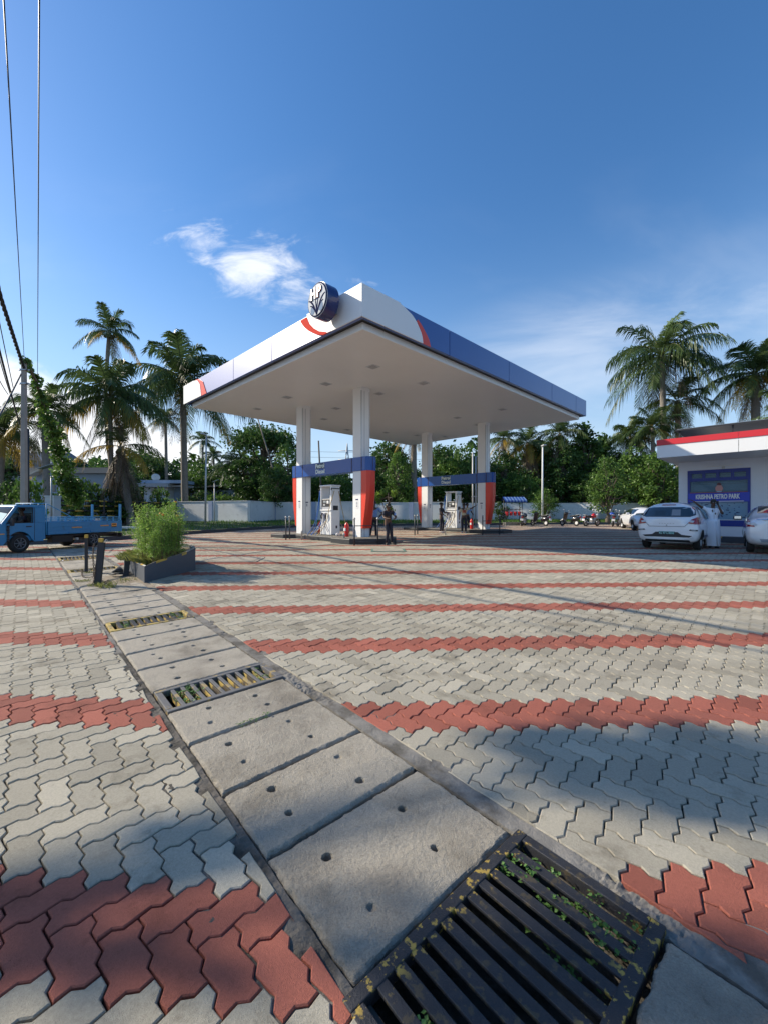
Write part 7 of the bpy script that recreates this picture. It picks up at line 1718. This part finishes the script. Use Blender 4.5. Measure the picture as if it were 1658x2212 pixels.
    for y in (hw + .03, -hw - .03):
        mb = MB(); mb.box(((x0 + x1) / 2, y, (zb + zt) / 2), (x1 - x0, .03, zt - zb))
        for z in (zb + .03, zb + .13, zb + .14, zb + .25, zb + .26, zt - .02): mb.box(((x0 + x1) / 2, y + (.017 if y > 0 else -.017), z), (x1 - x0 - .02, .014, .018))
        for x in (x0 + .03, x1 - .03): mb.box((x, y, (zb + zt) / 2), (.06, .05, zt - zb + .02))
        sb = mb.build('side_board', M['truck_blue'], t, bevel=.003)
        mb = MB()
        for z in (zt + .05, zt + .10, zt + .155): mb.tube([(x0 + .02, y, z), (x1 - .02, y, z)], .011, 5)
        for k in range(11): x = x0 + .1 + (x1 - x0 - .2) * k / 10; mb.box((x, y, zt + .08), (.035, .02, .17))
        mb.build('rail', M['truck_blue2'], t)
        if y > 0:
            for x, w in ((-.55, .36), (-1.62, .34)): q = MB(); q.box((x, y + .03, zt - .20 + (.03 if x < -1 else 0)), (w, .006, .035)); q.build('reflective_tape', M['orange_tape'], sb)
            q = MB(); q.box((-2.02, y + .03, zt - .16), (.22, .006, .14)); q.box((-2.02, y + .033, zt - .22), (.21, .006, .03), mat=1); qq = q.build('sticker', [M['orange_tape'], M['dark']], sb)
            text_mesh('lettering', '8344', .075, M['dark'], qq, Matrix(((-1, 0, 0, -2.02), (0, 0, 1, y + .034), (0, 1, 0, zt - .14), (0, 0, 0, 1))), .001, .003)
            for x in (-1.9, -1.1, -.3): q = MB(); q.box((x, y + .03, zb + .05), (.08, .03, .05)); q.build('hinge', M['truck_blue'], sb)
    for x in (x0 + .015, x1 - .015): mb = MB(); mb.box((x, 0, (zb + zt) / 2), (.03, 2 * hw + .02, zt - zb)); mb.build('end_board', M['truck_blue'], t)
    mb = MB()
    for y in (-hw, -.33, 0, .33, hw): mb.tube([(x1 + .02, y, zb), (x1 + .02, y, 1.52)], .018, 5)
    for z in (1.0, 1.15, 1.3, 1.45, 1.52): mb.tube([(x1 + .02, -hw, z), (x1 + .02, hw, z)], .014, 5)
    mb.build('headboard', M['truck_blue2'], t)
    for y in (hw, -hw): mb = MB(); mb.tube([(x1, y, 1.50), (x1 - .95, y, zt + .10)], .013, 5); mb.build('stay_bar', M['truck_blue2'], t)
    mb = MB(); mb.box((x0 + .05, hw + .02, zt + .33), (.07, .05, .62)); mb.build('tail_post', M['truck_blue2'], t); mb = MB(); mb.box((x0 + .05, -hw - .02, zt + .33), (.07, .05, .62)); mb.build('tail_post', M['truck_blue2'], t)
    mb = MB(); mb.box((x0 - .05, hw - .1, .36), (.05, .2, .16)); mb.build('mud_flap', M['dark'], t)
    for x in (1.225, -1.225):
        for y in (.60, -.60): wheel(t, x, y, .275, .17, 1 if y > 0 else -1, M['rim_dull'])
    mb = MB(); mb.box((1.0, 0, .55), (.9, 1.1, .25)); mb.box((.72, .28, .95), (.14, .42, .5), bev=.04); mb.box((.72, -.28, .95), (.14, .42, .5), bev=.04); mb.build('seats', M['dark'], t)
    mb = MB(); mb.tube([(1.28 + .0, .3 + .16 * math.cos(a), .98 + .12 * math.sin(a)) for a in [2 * math.pi * k / 14 for k in range(15)]], .014, 5, caps=False); mb.build('steering_wheel', M['dark'], t)
    return t
M['rim_dull'] = pbr('rim_dull', (.20, .20, .21), .5, metal=.5)
TRUCK = truck()

# motorbikes and scooters ----------------------------------------------
def bike(px, pby, Y, label, kind='scooter', col=(0.02, 0.02, 0.02), acc=None, rz=0.0):
    b = Vector(((px - 829) / 903 * Y, Y, zgf(Y))); t = thing('scooter' if kind == 'scooter' else 'motorbike', label, 'scooter' if kind == 'scooter' else 'motorbike', tuple(b), rz, 'two wheelers parked along the wall')
    t.rotation_euler = (R(0), R(0), rz)
    bm_ = bike_mat(col); am = bike_mat(acc) if acc else bm_
    lean = Matrix.Rotation(R(7), 4, 'X')
    def bb(name, fn, mat, p=t):
        mb = MB(); fn(mb); mb.v = [tuple(lean @ Vector(v)) for v in mb.v]; return mb.build(name, mat, p)
    r = .235 if kind == 'scooter' else .30; wb = .62 if kind == 'scooter' else .66; tw = .05
    for x in (-wb, wb):
        w = bb('wheel', lambda mb: mb.tube([(x + (r - tw) * math.cos(a), 0, r + (r - tw) * math.sin(a)) for a in [2 * math.pi * k / 20 for k in range(21)]], tw, 8, caps=False), M['tyre'])
        bb('rim', lambda mb: (mb.lathe(Vector((x, 0, r)), [(r * .5, -.03), (r * .55, 0), (r * .5, .03)], 12, axis='Y'),), M['steel'], w)
    bb('fork', lambda mb: [mb.tube([(wb, s * .06, r), (wb - .22, s * .05, .86)], .022, 6) for s in (-1, 1)], M['steel'])
    bb('handlebar', lambda mb: mb.tube([(wb - .42, -.34, .98), (wb - .25, -.12, .98), (wb - .25, .12, .98), (wb - .42, .34, .98)], .018, 6), M['dark'])
    bb('mirror', lambda mb: [(mb.tube([(wb - .32, s * .22, .98), (wb - .28, s * .30, 1.18)], .008, 4), mb.lathe(Vector((wb - .28, s * .30, 1.2)), [(.01, -.02), (.055, -.01), (.055, .01)], 10, axis='X')) for s in (-1, 1)], M['galv'])
    if kind == 'scooter':
        bb('front_shield', lambda mb: mb.add([(wb - .16, -.18, .32), (wb - .16, .18, .32), (wb - .26, .2, .85), (wb - .26, -.2, .85), (wb - .05, -.05, .30), (wb - .05, .05, .30), (wb - .08, .08, .82), (wb - .08, -.08, .82)], [(0, 1, 2, 3), (4, 7, 6, 5), (0, 4, 5, 1), (1, 5, 6, 2), (2, 6, 7, 3), (3, 7, 4, 0)]), bm_)
        bb('head_cowl', lambda mb: mb.tube([(wb - .36, 0, .92), (wb - .2, 0, .95), (wb - .08, 0, .88)], [.12, .13, .07], 8), bm_)
        bb('body', lambda mb: mb.tube([(-.18, 0, .42), (-.38, 0, .52), (-.62, 0, .56), (-.88, 0, .60)], [.12, .17, .16, .07], 10), bm_)
        bb('footboard', lambda mb: mb.box((.12, 0, .27), (.62, .28, .08)), M['dark'])
        bb('front_fender', lambda mb: mb.tube([(wb - .2, 0, .42), (wb, 0, .49), (wb + .2, 0, .38)], [.05, .07, .03], 8), am)
    else:
        bb('tank', lambda mb: mb.tube([(-.06, 0, .72), (.12, 0, .80), (.34, 0, .74)], [.09, .17, .10], 10), am)
        bb('engine', lambda mb: (mb.box((.05, 0, .40), (.34, .24, .30), bev=.03),), M['steel'])
        bb('frame', lambda mb: [mb.tube([(.40, 0, .85), (.1, 0, .60), (-.4, 0, .62), (-wb, 0, r)], .03, 6)], M['dark'])
        bb('tail', lambda mb: mb.tube([(-.25, 0, .68), (-.6, 0, .74), (-.85, 0, .80)], [.10, .10, .04], 8), bm_)
        bb('rear_fender', lambda mb: mb.tube([(-.72, 0, .66), (-.92, 0, .50), (-.98, 0, .34)], [.06, .06, .03], 6), M['dark'])
        bb('exhaust', lambda mb: mb.tube([(.1, -.13, .28), (-.3, -.16, .26), (-.8, -.18, .34)], [.025, .05, .05], 8), M['steel'])
        bb('headlamp', lambda mb: mb.lathe(Vector((wb - .12, 0, .86)), [(.05, -.05), (.09, 0), (.085, .05)], 12, axis='X'), M['lamp_clear'])
    bb('seat', lambda mb: mb.tube([(-.02, 0, .74), (-.3, 0, .76), (-.75, 0, .80)], [.08, .13, .09], 8, squash=.5), M['dark'])
    tl = bb('tail_light', lambda mb: mb.box((-.93, 0, .68), (.05, .16, .09), bev=.01), M['tail_red'])
    bb('number_plate', lambda mb: mb.box((-1.0, 0, .50), (.02, .22, .14)), M['white'])
    bb('grab_rail', lambda mb: mb.tube([(-.55, .14, .80), (-.9, .12, .86), (-.9, -.12, .86), (-.55, -.14, .80)], .014, 5), M['galv'])
    bb('stand', lambda mb: mb.tube([(0, .1, .25), (-.05, .26, .0)], .012, 4), M['steel'])
    return t
_bm = {}
def bike_mat(c):
    if c not in _bm: _bm[c] = pbr('bike_paint', c, .3, coat=.6)
    return _bm[c]
bike(1129, 1135, 31.5, 'dark motorbike parked right beside the fire bucket stand', 'motorbike', (0.02, 0.02, 0.025), None, R(62))
bike(1163, 1135, 31.5, 'dark scooter with red tail lamp between bucket stand and pole', 'scooter', (0.025, 0.02, 0.025), None, R(118))
bike(1228, 1135, 31.6, 'dark scooter standing alone with a pale rear panel', 'scooter', (0.02, 0.02, 0.02), (.5, .5, .5), R(118))
bike(1276, 1135, 31.0, 'motorbike with a bright red fuel tank', 'motorbike', (0.03, 0.01, 0.01), (0.55, 0.01, 0.01), R(28))
bt = bike(1322, 1136, 30.5, 'black motorbike with blue cover next to the white sedan', 'motorbike', (0.02, 0.02, 0.025), None, R(60))
bike(1338, 1138, 29.8, 'dark motorbike half hidden beside the bonnet of the white sedan', 'motorbike', (0.02, 0.02, 0.025), None, R(75))
p = bt.location; mb = MB(); mb.tube([(-.3, 0, .86), (.0, .05, .95), (.25, 0, .88)], [.12, .17, .1], 8, squash=.6); o = mb.build('folded_cover', bike_mat((.03, .08, .4))); o.location = p; o.rotation_euler = (0, 0, R(60)); tag(o, 'crumpled blue cover lying on the black motorbike', 'cover')
# ------------------------------------------------------------------ people
M['skin'] = pbr('skin_brown', (0.095, 0.048, 0.030), .5, sub=0); M['hair'] = pbr('hair_black', (0.012, 0.010, 0.010), .5); M['eye'] = pbr('eye_white', (.6, .6, .58), .3)
M['cloth_white'] = pbr('cloth_white', (0.86, 0.87, 0.92), .8, nscale=6, namp=.05, bump=.3, bscale=9); M['cloth_blue'] = pbr('cloth_light_blue', (0.20, 0.32, 0.58), .8, bump=.3, bscale=12); M['cloth_dark'] = pbr('cloth_dark', (0.02, 0.022, 0.035), .85, bump=.3, bscale=12)
M['cloth_beige'] = pbr('cloth_beige', (0.52, 0.46, 0.33), .8, bump=.3, bscale=12); M['shoe'] = pbr('shoe_black', (0.015, 0.015, 0.015), .5); M['shoe_pale'] = pbr('shoe_pale', (0.45, 0.45, 0.45), .6)
M['print_red'] = pbr('print_red', (.45, .12, .06), .7)
def skin_mesh(name, V, E, rad, level=1):
    me = bpy.data.meshes.new(name); me.from_pydata([tuple(v) for v in V], E, []); me.update()
    o = bpy.data.objects.new(name, me); COL.objects.link(o); sk = o.modifiers.new('skin', 'SKIN'); sk.use_smooth_shade = True; sk.branch_smoothing = .6
    ly = me.skin_vertices[0].data
    for i, r in enumerate(rad):
        ly[i].radius = r if isinstance(r, (tuple, list)) else (r, r); ly[i].use_root = (i == 0)
    ss = o.modifiers.new('sub', 'SUBSURF'); ss.levels = level; ss.render_levels = level
    dg = bpy.context.evaluated_depsgraph_get(); dg.update(); out = bpy.data.meshes.new_from_object(o.evaluated_get(dg)); bpy.data.objects.remove(o); bpy.data.meshes.remove(me)
    out.name = name; out.polygons.foreach_set('use_smooth', [True] * len(out.polygons)); return out
class Skel:
    def __init__(s): s.V = []; s.E = []; s.R = []; s.n = {}
    def add(s, name, p, r, parent=None):
        s.V.append(Vector(p)); s.R.append(r); i = len(s.V) - 1; s.n[name] = i
        if parent is not None: s.E.append((s.n[parent], i))
        return i
def person(label, base, rz, h, J, shirt, lower, mundu=False, shoes=None, belly=1.0, hairc=None, sleeves=.55, loc_z=None, extra=None, cap=None):
    """J: joint overrides in units of height; the figure faces -Y locally, right hand at -X"""
    D = dict(pelvis=(0, 0, .525), waist=(0, 0, .60), chest=(0, 0, .72), neck=(0, .005, .815), headb=(0, -.002, .86), head=(0, -.008, .915), crown=(0, .0, .965),
             shR=(-.105, .005, .795), shL=(.105, .005, .795), elR=(-.135, .01, .635), elL=(.135, .01, .635), wrR=(-.14, -.03, .49), wrL=(.14, -.03, .49),
             hipR=(-.052, 0, .50), hipL=(.052, 0, .50), knR=(-.056, -.012, .28), knL=(.056, -.012, .28), anR=(-.056, .012, .045), anL=(.056, .012, .045), toR=(-.066, -.085, .018), toL=(.066, -.085, .018))
    D.update(J); D = {k: Vector(v) * h for k, v in D.items()}
    t = thing('person', label, 'person', tuple(base), rz)
    S = Skel(); q = h
    S.add('pelvis', D['pelvis'], (.085 * q, .062 * q * belly)); S.add('waist', D['waist'], (.075 * q, .058 * q * belly), 'pelvis'); S.add('chest', D['chest'], (.085 * q, .062 * q), 'waist'); S.add('neck', D['neck'], .032 * q, 'chest')
    S.add('headb', D['headb'], (.034 * q, .040 * q), 'neck'); S.add('head', D['head'], (.042 * q, .054 * q), 'headb'); S.add('crown', D['crown'], (.036 * q, .046 * q), 'head')
    hd = (D['head'] - D['headb']); fw = Vector(J.get('face', (0, -1, 0))).normalized(); rt = fw.cross(Vector((0, 0, 1))).normalized()
    for sd_, sg in (('R', -1), ('L', 1)):
        S.add('sh' + sd_, D['sh' + sd_], .038 * q, 'chest'); S.add('ua' + sd_, D['sh' + sd_].lerp(D['el' + sd_], .5), .030 * q, 'sh' + sd_); S.add('el' + sd_, D['el' + sd_], .024 * q, 'ua' + sd_); S.add('fa' + sd_, D['el' + sd_].lerp(D['wr' + sd_], .35), .024 * q, 'el' + sd_); S.add('wr' + sd_, D['wr' + sd_], .015 * q, 'fa' + sd_)
        d = (D['wr' + sd_] - D['el' + sd_]).normalized(); hv = J.get('hand' + sd_); d = Vector(hv).normalized() if hv else d
        pn = d.cross(Vector((0, 0, 1))); pn = pn.normalized() if pn.length > .2 else Vector((0, 1, 0)); sp = pn if abs(d.z) < .8 else Vector((0, -1, 0)); cu_ = d.cross(sp).normalized()
        pm = D['wr' + sd_] + d * .030 * q; S.add('palm' + sd_, pm, (.020 * q, .012 * q), 'wr' + sd_); S.add('knuck' + sd_, pm + d * .024 * q, (.021 * q, .009 * q), 'palm' + sd_)
        for k in range(4):
            o = (k - 1.5) * .0115 * q; L_ = (.038, .044, .041, .032)[k] * q; a = pm + d * .026 * q + sp * o
            i0 = S.add(f'f{k}a{sd_}', a + d * L_ * .3, .0052 * q, 'knuck' + sd_); S.add(f'f{k}b{sd_}', a + d * L_ * .7 + cu_ * L_ * .15, .0047 * q, f'f{k}a{sd_}'); S.add(f'f{k}c{sd_}', a + d * L_ * .95 + cu_ * L_ * .42, .0040 * q, f'f{k}b{sd_}')
        S.add('th1' + sd_, D['wr' + sd_] + d * .026 * q - sp * .020 * q * (1 if sg > 0 else 1), .0062 * q, 'palm' + sd_); S.add('th2' + sd_, D['wr' + sd_] + d * .048 * q - sp * .034 * q + cu_ * .006 * q, .0050 * q, 'th1' + sd_)
        S.add('hip' + sd_, D['hip' + sd_], .056 * q, 'pelvis'); S.add('tm' + sd_, D['hip' + sd_].lerp(D['kn' + sd_], .5), .046 * q, 'hip' + sd_); S.add('kn' + sd_, D['kn' + sd_], .033 * q, 'tm' + sd_); S.add('cf' + sd_, D['kn' + sd_].lerp(D['an' + sd_], .3), .034 * q, 'kn' + sd_); S.add('an' + sd_, D['an' + sd_], .020 * q, 'cf' + sd_); S.add('ft' + sd_, D['an' + sd_].lerp(D['to' + sd_], .5) + Vector((0, 0, -.006 * q)), (.022 * q, .017 * q), 'an' + sd_); S.add('to' + sd_, D['to' + sd_], (.024 * q, .011 * q), 'ft' + sd_)
    me = skin_mesh('body', S.V, S.E, S.R); me.materials.append(M['skin']); body = mkobj('body', me, t)
    # face
    hc = D['head']; mb = MB(); mb.tube([hc + fw * .050 * q + Vector((0, 0, .012 * q)), hc + fw * .064 * q - Vector((0, 0, .008 * q))], [.006 * q, .010 * q], 6); mb.build('nose', M['skin'], body)
    mb = MB(); mb.tube([hc + fw * .052 * q - Vector((0, 0, .028 * q)) - rt * .016 * q, hc + fw * .057 * q - Vector((0, 0, .028 * q)), hc + fw * .052 * q - Vector((0, 0, .028 * q)) + rt * .016 * q], .005 * q, 6); mb.build('mouth', M['lip'], body)
    for sg in (-1, 1):
        mb = MB(); mb.lathe(hc + fw * .050 * q + rt * sg * .019 * q + Vector((0, 0, .012 * q)), [(.001, -.006 * q), (.007 * q, 0), (.001, .006 * q)], 8, caps=False); mb.build('eye', M['eye'], body)
        mb = MB(); mb.tube([hc + rt * sg * .046 * q + Vector((0, 0, .014 * q)), hc + rt * sg * .050 * q - Vector((0, 0, .004 * q)), hc + rt * sg * .046 * q - Vector((0, 0, .016 * q))], [.008 * q, .011 * q, .006 * q], 6); mb.build('ear', M['skin'], body)
    ax = (D['crown'] - D['headb']).normalized(); c = D['head'] + ax * .034 * q - fw * .016 * q; mb = MB(); prof = [(.050, -.030), (.056, -.008), (.054, .012), (.044, .032), (.026, .044), (.004, .049)]
    Mx = Matrix.Translation(c) @ Vector((0, 0, 1)).rotation_difference(ax).to_matrix().to_4x4(); mb.lathe(Vector((0, 0, 0)), [(a * q, b * q) for a, b in prof], 14, M=Mx @ Matrix.Diagonal((.92, 1.12, 1, 1))); mb.build('hair', cap or M['hair'], t)
    # shirt
    S2 = Skel(); S2.add('p', D['pelvis'] + (D['waist'] - D['pelvis']) * (-.15 if mundu else .35), (.096 * q, .074 * q * belly)); S2.add('w', D['waist'], (.090 * q, .074 * q * belly), 'p'); S2.add('c', D['chest'], (.094 * q, .072 * q), 'w'); S2.add('n', D['chest'].lerp(D['neck'], .80), (.045 * q, .045 * q), 'c')
    for sd_ in 'RL':
        S2.add('s' + sd_, D['sh' + sd_], .046 * q, 'c'); S2.add('m' + sd_, D['sh' + sd_].lerp(D['el' + sd_], .45), .043 * q, 's' + sd_); S2.add('e' + sd_, D['sh' + sd_].lerp(D['el' + sd_], sleeves + .2), .040 * q, 'm' + sd_)
    me = skin_mesh('shirt', S2.V, S2.E, S2.R); me.materials.append(shirt); sh = mkobj('shirt', me, t)
    if mundu:
        n = 36; mb = MB(); prof = []; top = D['pelvis'] + Vector((0, 0, .06 * q)); bot = (D['anR'] + D['anL']) / 2 + Vector((0, 0, .005 * q)); vs = []; fs = []; K = 12
        for i in range(K + 1):
            f = i / K; c = top.lerp(bot, f); rx = (.105 + .012 * math.sin(f * 3.1)) * q * (1.0 + .10 * f); ry = (.085 + .004 * f) * q * belly * (1 - .06 * f)
            for k in range(n):
                a = 2 * math.pi * k / n; w = 1 + .05 * f * math.sin(a * 7 + 1.3) + .03 * f * math.sin(a * 11); vs.append((c.x + rx * w * math.cos(a), c.y + ry * w * math.sin(a), c.z))
        for i in range(K):
            for k in range(n): fs.append((i * n + k, i * n + (k + 1) % n, (i + 1) * n + (k + 1) % n, (i + 1) * n + k))
        fs.append(list(range(n))); mb.add(vs, fs, 0, True); mb.build('wrap_skirt', lower, t)
        mb = MB(); zf = top.lerp(bot, .5); mb.tube([(D['pelvis'].x + .02 * q, D['pelvis'].y - .088 * q * belly, top.z - .02 * q), (zf.x + .035 * q, zf.y - .094 * q * belly, zf.z), (bot.x + .05 * q, bot.y - .088 * q * belly, bot.z + .02 * q)], [.010 * q, .016 * q, .020 * q], 6, squash=.5); mb.build('front_fold', lower, t)
    else:
        S3 = Skel(); S3.add('p', D['pelvis'] + (D['waist'] - D['pelvis']) * .35, (.084 * q, .066 * q)); S3.add('b', D['pelvis'], (.088 * q, .068 * q), 'p')
        for sd_ in 'RL': S3.add('h' + sd_, D['hip' + sd_], .058 * q, 'b'); S3.add('t' + sd_, D['hip' + sd_].lerp(D['kn' + sd_], .5), .050 * q, 'h' + sd_); S3.add('k' + sd_, D['kn' + sd_], .041 * q, 't' + sd_); S3.add('c' + sd_, D['kn' + sd_].lerp(D['an' + sd_], .5), .039 * q, 'k' + sd_); S3.add('a' + sd_, D['kn' + sd_].lerp(D['an' + sd_], .94), .036 * q, 'c' + sd_)
        me = skin_mesh('trousers', S3.V, S3.E, S3.R); me.materials.append(lower); mkobj('trousers', me, t)
    for sd_ in 'RL':
        mb = MB(); a, b = D['an' + sd_], D['to' + sd_]; d = (b - a).normalized(); mb.tube([a - d * .028 * q + Vector((0, 0, -.022 * q)), a.lerp(b, .4) + Vector((0, 0, -.008 * q)), b + Vector((0, 0, .002 * q)), b + d * .018 * q], [.024 * q, .029 * q, .026 * q, .012 * q], 8, squash=.7); mb.build('shoe', shoes or M['shoe'], t)
    if extra: extra(t, D, q, sh)
    return t
M['lip'] = pbr('lip', (0.13, 0.05, 0.04), .5)
def cam_rz(p): return math.atan2(p.y, p.x) - R(90)   # rotation that makes a figure facing -Y look at the camera
# the man in white beside the open car door
g = Vector((11.24, 14.30, zgf(14.3)))
def phone(t, D, q, sh):
    mb = MB(); p = D['wrL'] + Vector((-.012, -.03, .055)) * q / 1.7 * 1.7; mb.box(p, (.035, .012, .13)); mb.build('phone', M['dark'], t)
def phone_thing(t, D, q, sh):
    p = world_mat(t) @ (D['wrL'] + Vector((-.015 * q, -.012 * q, .045 * q))); o = MB(); o.box((0, 0, 0), (.012, .07, .14), bev=.004); ob = o.build('phone', M['dark']); ob.location = p; ob.rotation_euler = (R(12), R(-8), 0); tag(ob, 'mobile phone held to the ear of the man in white', 'phone')
person('man in white shirt and long white wrap skirt phoning beside the open car door', g, cam_rz(g) + R(12), 1.69, dict(shR=(-.108, .0, .79), elR=(-.215, -.02, .845), wrR=(-.335, -.06, .955), handR=(-.75, -.1, .35), shL=(.108, 0, .79), elL=(.13, -.11, .69), wrL=(.068, -.085, .865), handL=(-.1, .1, 1), head=(.008, -.012, .915), anR=(-.05, .01, .045), anL=(.05, .01, .045), toR=(-.06, -.08, .018), toL=(.06, -.08, .018)),
       M['cloth_white'], M['cloth_white'], mundu=True, belly=1.25, extra=phone_thing, sleeves=.45)
# attendants at the nearer island
g = Vector((-.42, 17.9, zgf(18) + .0))
person('attendant in light blue shirt standing with hands on hips behind his colleague', g, cam_rz(g) - R(8), 1.72, dict(elR=(-.20, .03, .665), wrR=(-.115, -.03, .565), handR=(.5, -.4, -.5), elL=(.20, .03, .665), wrL=(.115, -.03, .565), handL=(-.5, -.4, -.5), knR=(-.085, -.01, .28), anR=(-.115, .0, .045), toR=(-.14, -.08, .018)), M['cloth_blue'], M['cloth_dark'], cap=M['hair'])
g = G(829, 1174); g = Vector((.15, 15.75, zgf(15.75)))
def badge(t, D, q, sh):
    mb = MB(); c = D['shL'].lerp(D['elL'], .5); mb.box(c + Vector((0, -.045 * q, 0)), (.07, .02, .09)); mb.build('arm_patch', M['cloth_blue'], sh)
person('attendant in dark uniform leaning on the guard rail with crossed feet', g, cam_rz(g) + R(28), 1.66, dict(pelvis=(.02, .02, .52), waist=(.0, .0, .60), chest=(-.035, -.06, .70), neck=(-.05, -.10, .775), headb=(-.055, -.12, .81), head=(-.062, -.135, .855), crown=(-.06, -.13, .905), shR=(-.13, -.06, .755), shL=(.065, -.075, .765), elR=(-.17, -.12, .62), wrR=(-.14, -.23, .60), elL=(.12, -.15, .63), wrL=(.04, -.25, .60), handL=(-.6, -.6, 0), handR=(.3, -.8, 0), knL=(.075, -.01, .28), anL=(.12, .03, .045), toL=(.16, -.05, .018), knR=(-.02, -.04, .28), anR=(-.03, .03, .045)), M['cloth_dark'], M['cloth_dark'], extra=badge)
# people at the farther island
g = Vector(((952 - 829) / 903 * 23.2, 23.2, zgf(23.2)))
person('dark clothed attendant with pale shoes on the left of the farther pump', g, cam_rz(g) + R(70), 1.70, dict(elL=(.11, -.08, .65), wrL=(.06, -.2, .66), elR=(-.12, -.05, .64), wrR=(-.09, -.16, .56), knL=(.06, -.05, .28), anL=(.06, -.01, .045)), M['cloth_dark'], M['cloth_dark'], shoes=M['shoe_pale'])
g = Vector(((1001 - 829) / 903 * 23.0, 23.0, zgf(23.0)))
def back_print(t, D, q, sh):
    c = D['chest']; mb = MB(); mb.box(c + Vector((0, .074 * q, -.01 * q)), (.2, .006, .16)); mb.build('back_print', M['print_red'], sh)
    mb = MB(); mb.tube([D['shL'] + Vector((-.03, .05, .03)) * q, c + Vector((0, .085 * q, 0)), D['waist'] + Vector((-.09, .05, .0)) * q], .018, 5, squash=.5); mb.build('bag_strap', M['cloth_dark'], t)
person('man in beige shirt with shoulder strap reaching out to the rightmost column', g, cam_rz(g) + R(188), 1.68, dict(shL=(-.105, .0, .79), shR=(.105, 0, .79), elR=(.23, .0, .80), wrR=(.36, -.02, .875), handR=(.6, 0, .5), elL=(-.13, -.02, .64), wrL=(-.14, -.06, .50), hipL=(-.052, 0, .5), hipR=(.052, 0, .5), knL=(-.056, -.01, .28), knR=(.056, -.01, .28), anL=(-.06, .01, .045), anR=(.075, .01, .045), toL=(-.07, -.08, .018), toR=(.085, -.08, .018)) if False else dict(shR=(-.105, .0, .79), elR=(-.13, -.02, .64), wrR=(-.14, -.06, .50), shL=(.105, 0, .79), elL=(.13, -.02, .64), wrL=(.14, -.06, .5)) | dict(elR=(-.13, -.02, .64)) | dict(shL=(.105, 0, .79)) | dict(elL=(-.0, 0, 0)) if False else dict(shR=(-.105, 0, .79), elR=(-.23, 0, .80), wrR=(-.355, .02, .875), handR=(-.7, 0, .5), elL=(.135, -.02, .64), wrL=(.14, -.06, .50)), M['cloth_beige'], M['cloth_dark'], shoes=M['shoe_pale'], extra=back_print)
g = Vector(((1008 - 829) / 903 * 25.6, 25.6, zgf(25.6)))
person('person in dark blue top with dark helmet standing behind the beige shirted man', g, cam_rz(g) + R(30), 1.70, dict(elL=(.15, -.05, .64), wrL=(.12, -.16, .60)), M['cloth_blue'], M['cloth_dark'])
# truck driver
tw = world_mat(TRUCK); p = tw @ Vector((.95, .28, .28)); g = Vector(p)
person('driver sitting at the wheel of the blue pickup, seen through the side window', g, TRUCK.rotation_euler.z + R(90), 1.45, dict(pelvis=(0, .04, .30), waist=(0, .05, .37), chest=(0, .04, .49), neck=(0, .03, .58), headb=(0, .02, .62), head=(0, .012, .68), crown=(0, .02, .73), shR=(-.10, .035, .56), shL=(.10, .035, .56), elR=(-.13, -.08, .44), wrR=(-.08, -.19, .46), elL=(.13, -.08, .44), wrL=(.08, -.19, .46), hipR=(-.05, .02, .28), hipL=(.05, .02, .28), knR=(-.07, -.20, .30), knL=(.07, -.20, .30), anR=(-.07, -.26, .10), anL=(.07, -.26, .10), toR=(-.07, -.34, .07), toL=(.07, -.34, .07)), M['cloth_dark'], M['cloth_dark'])
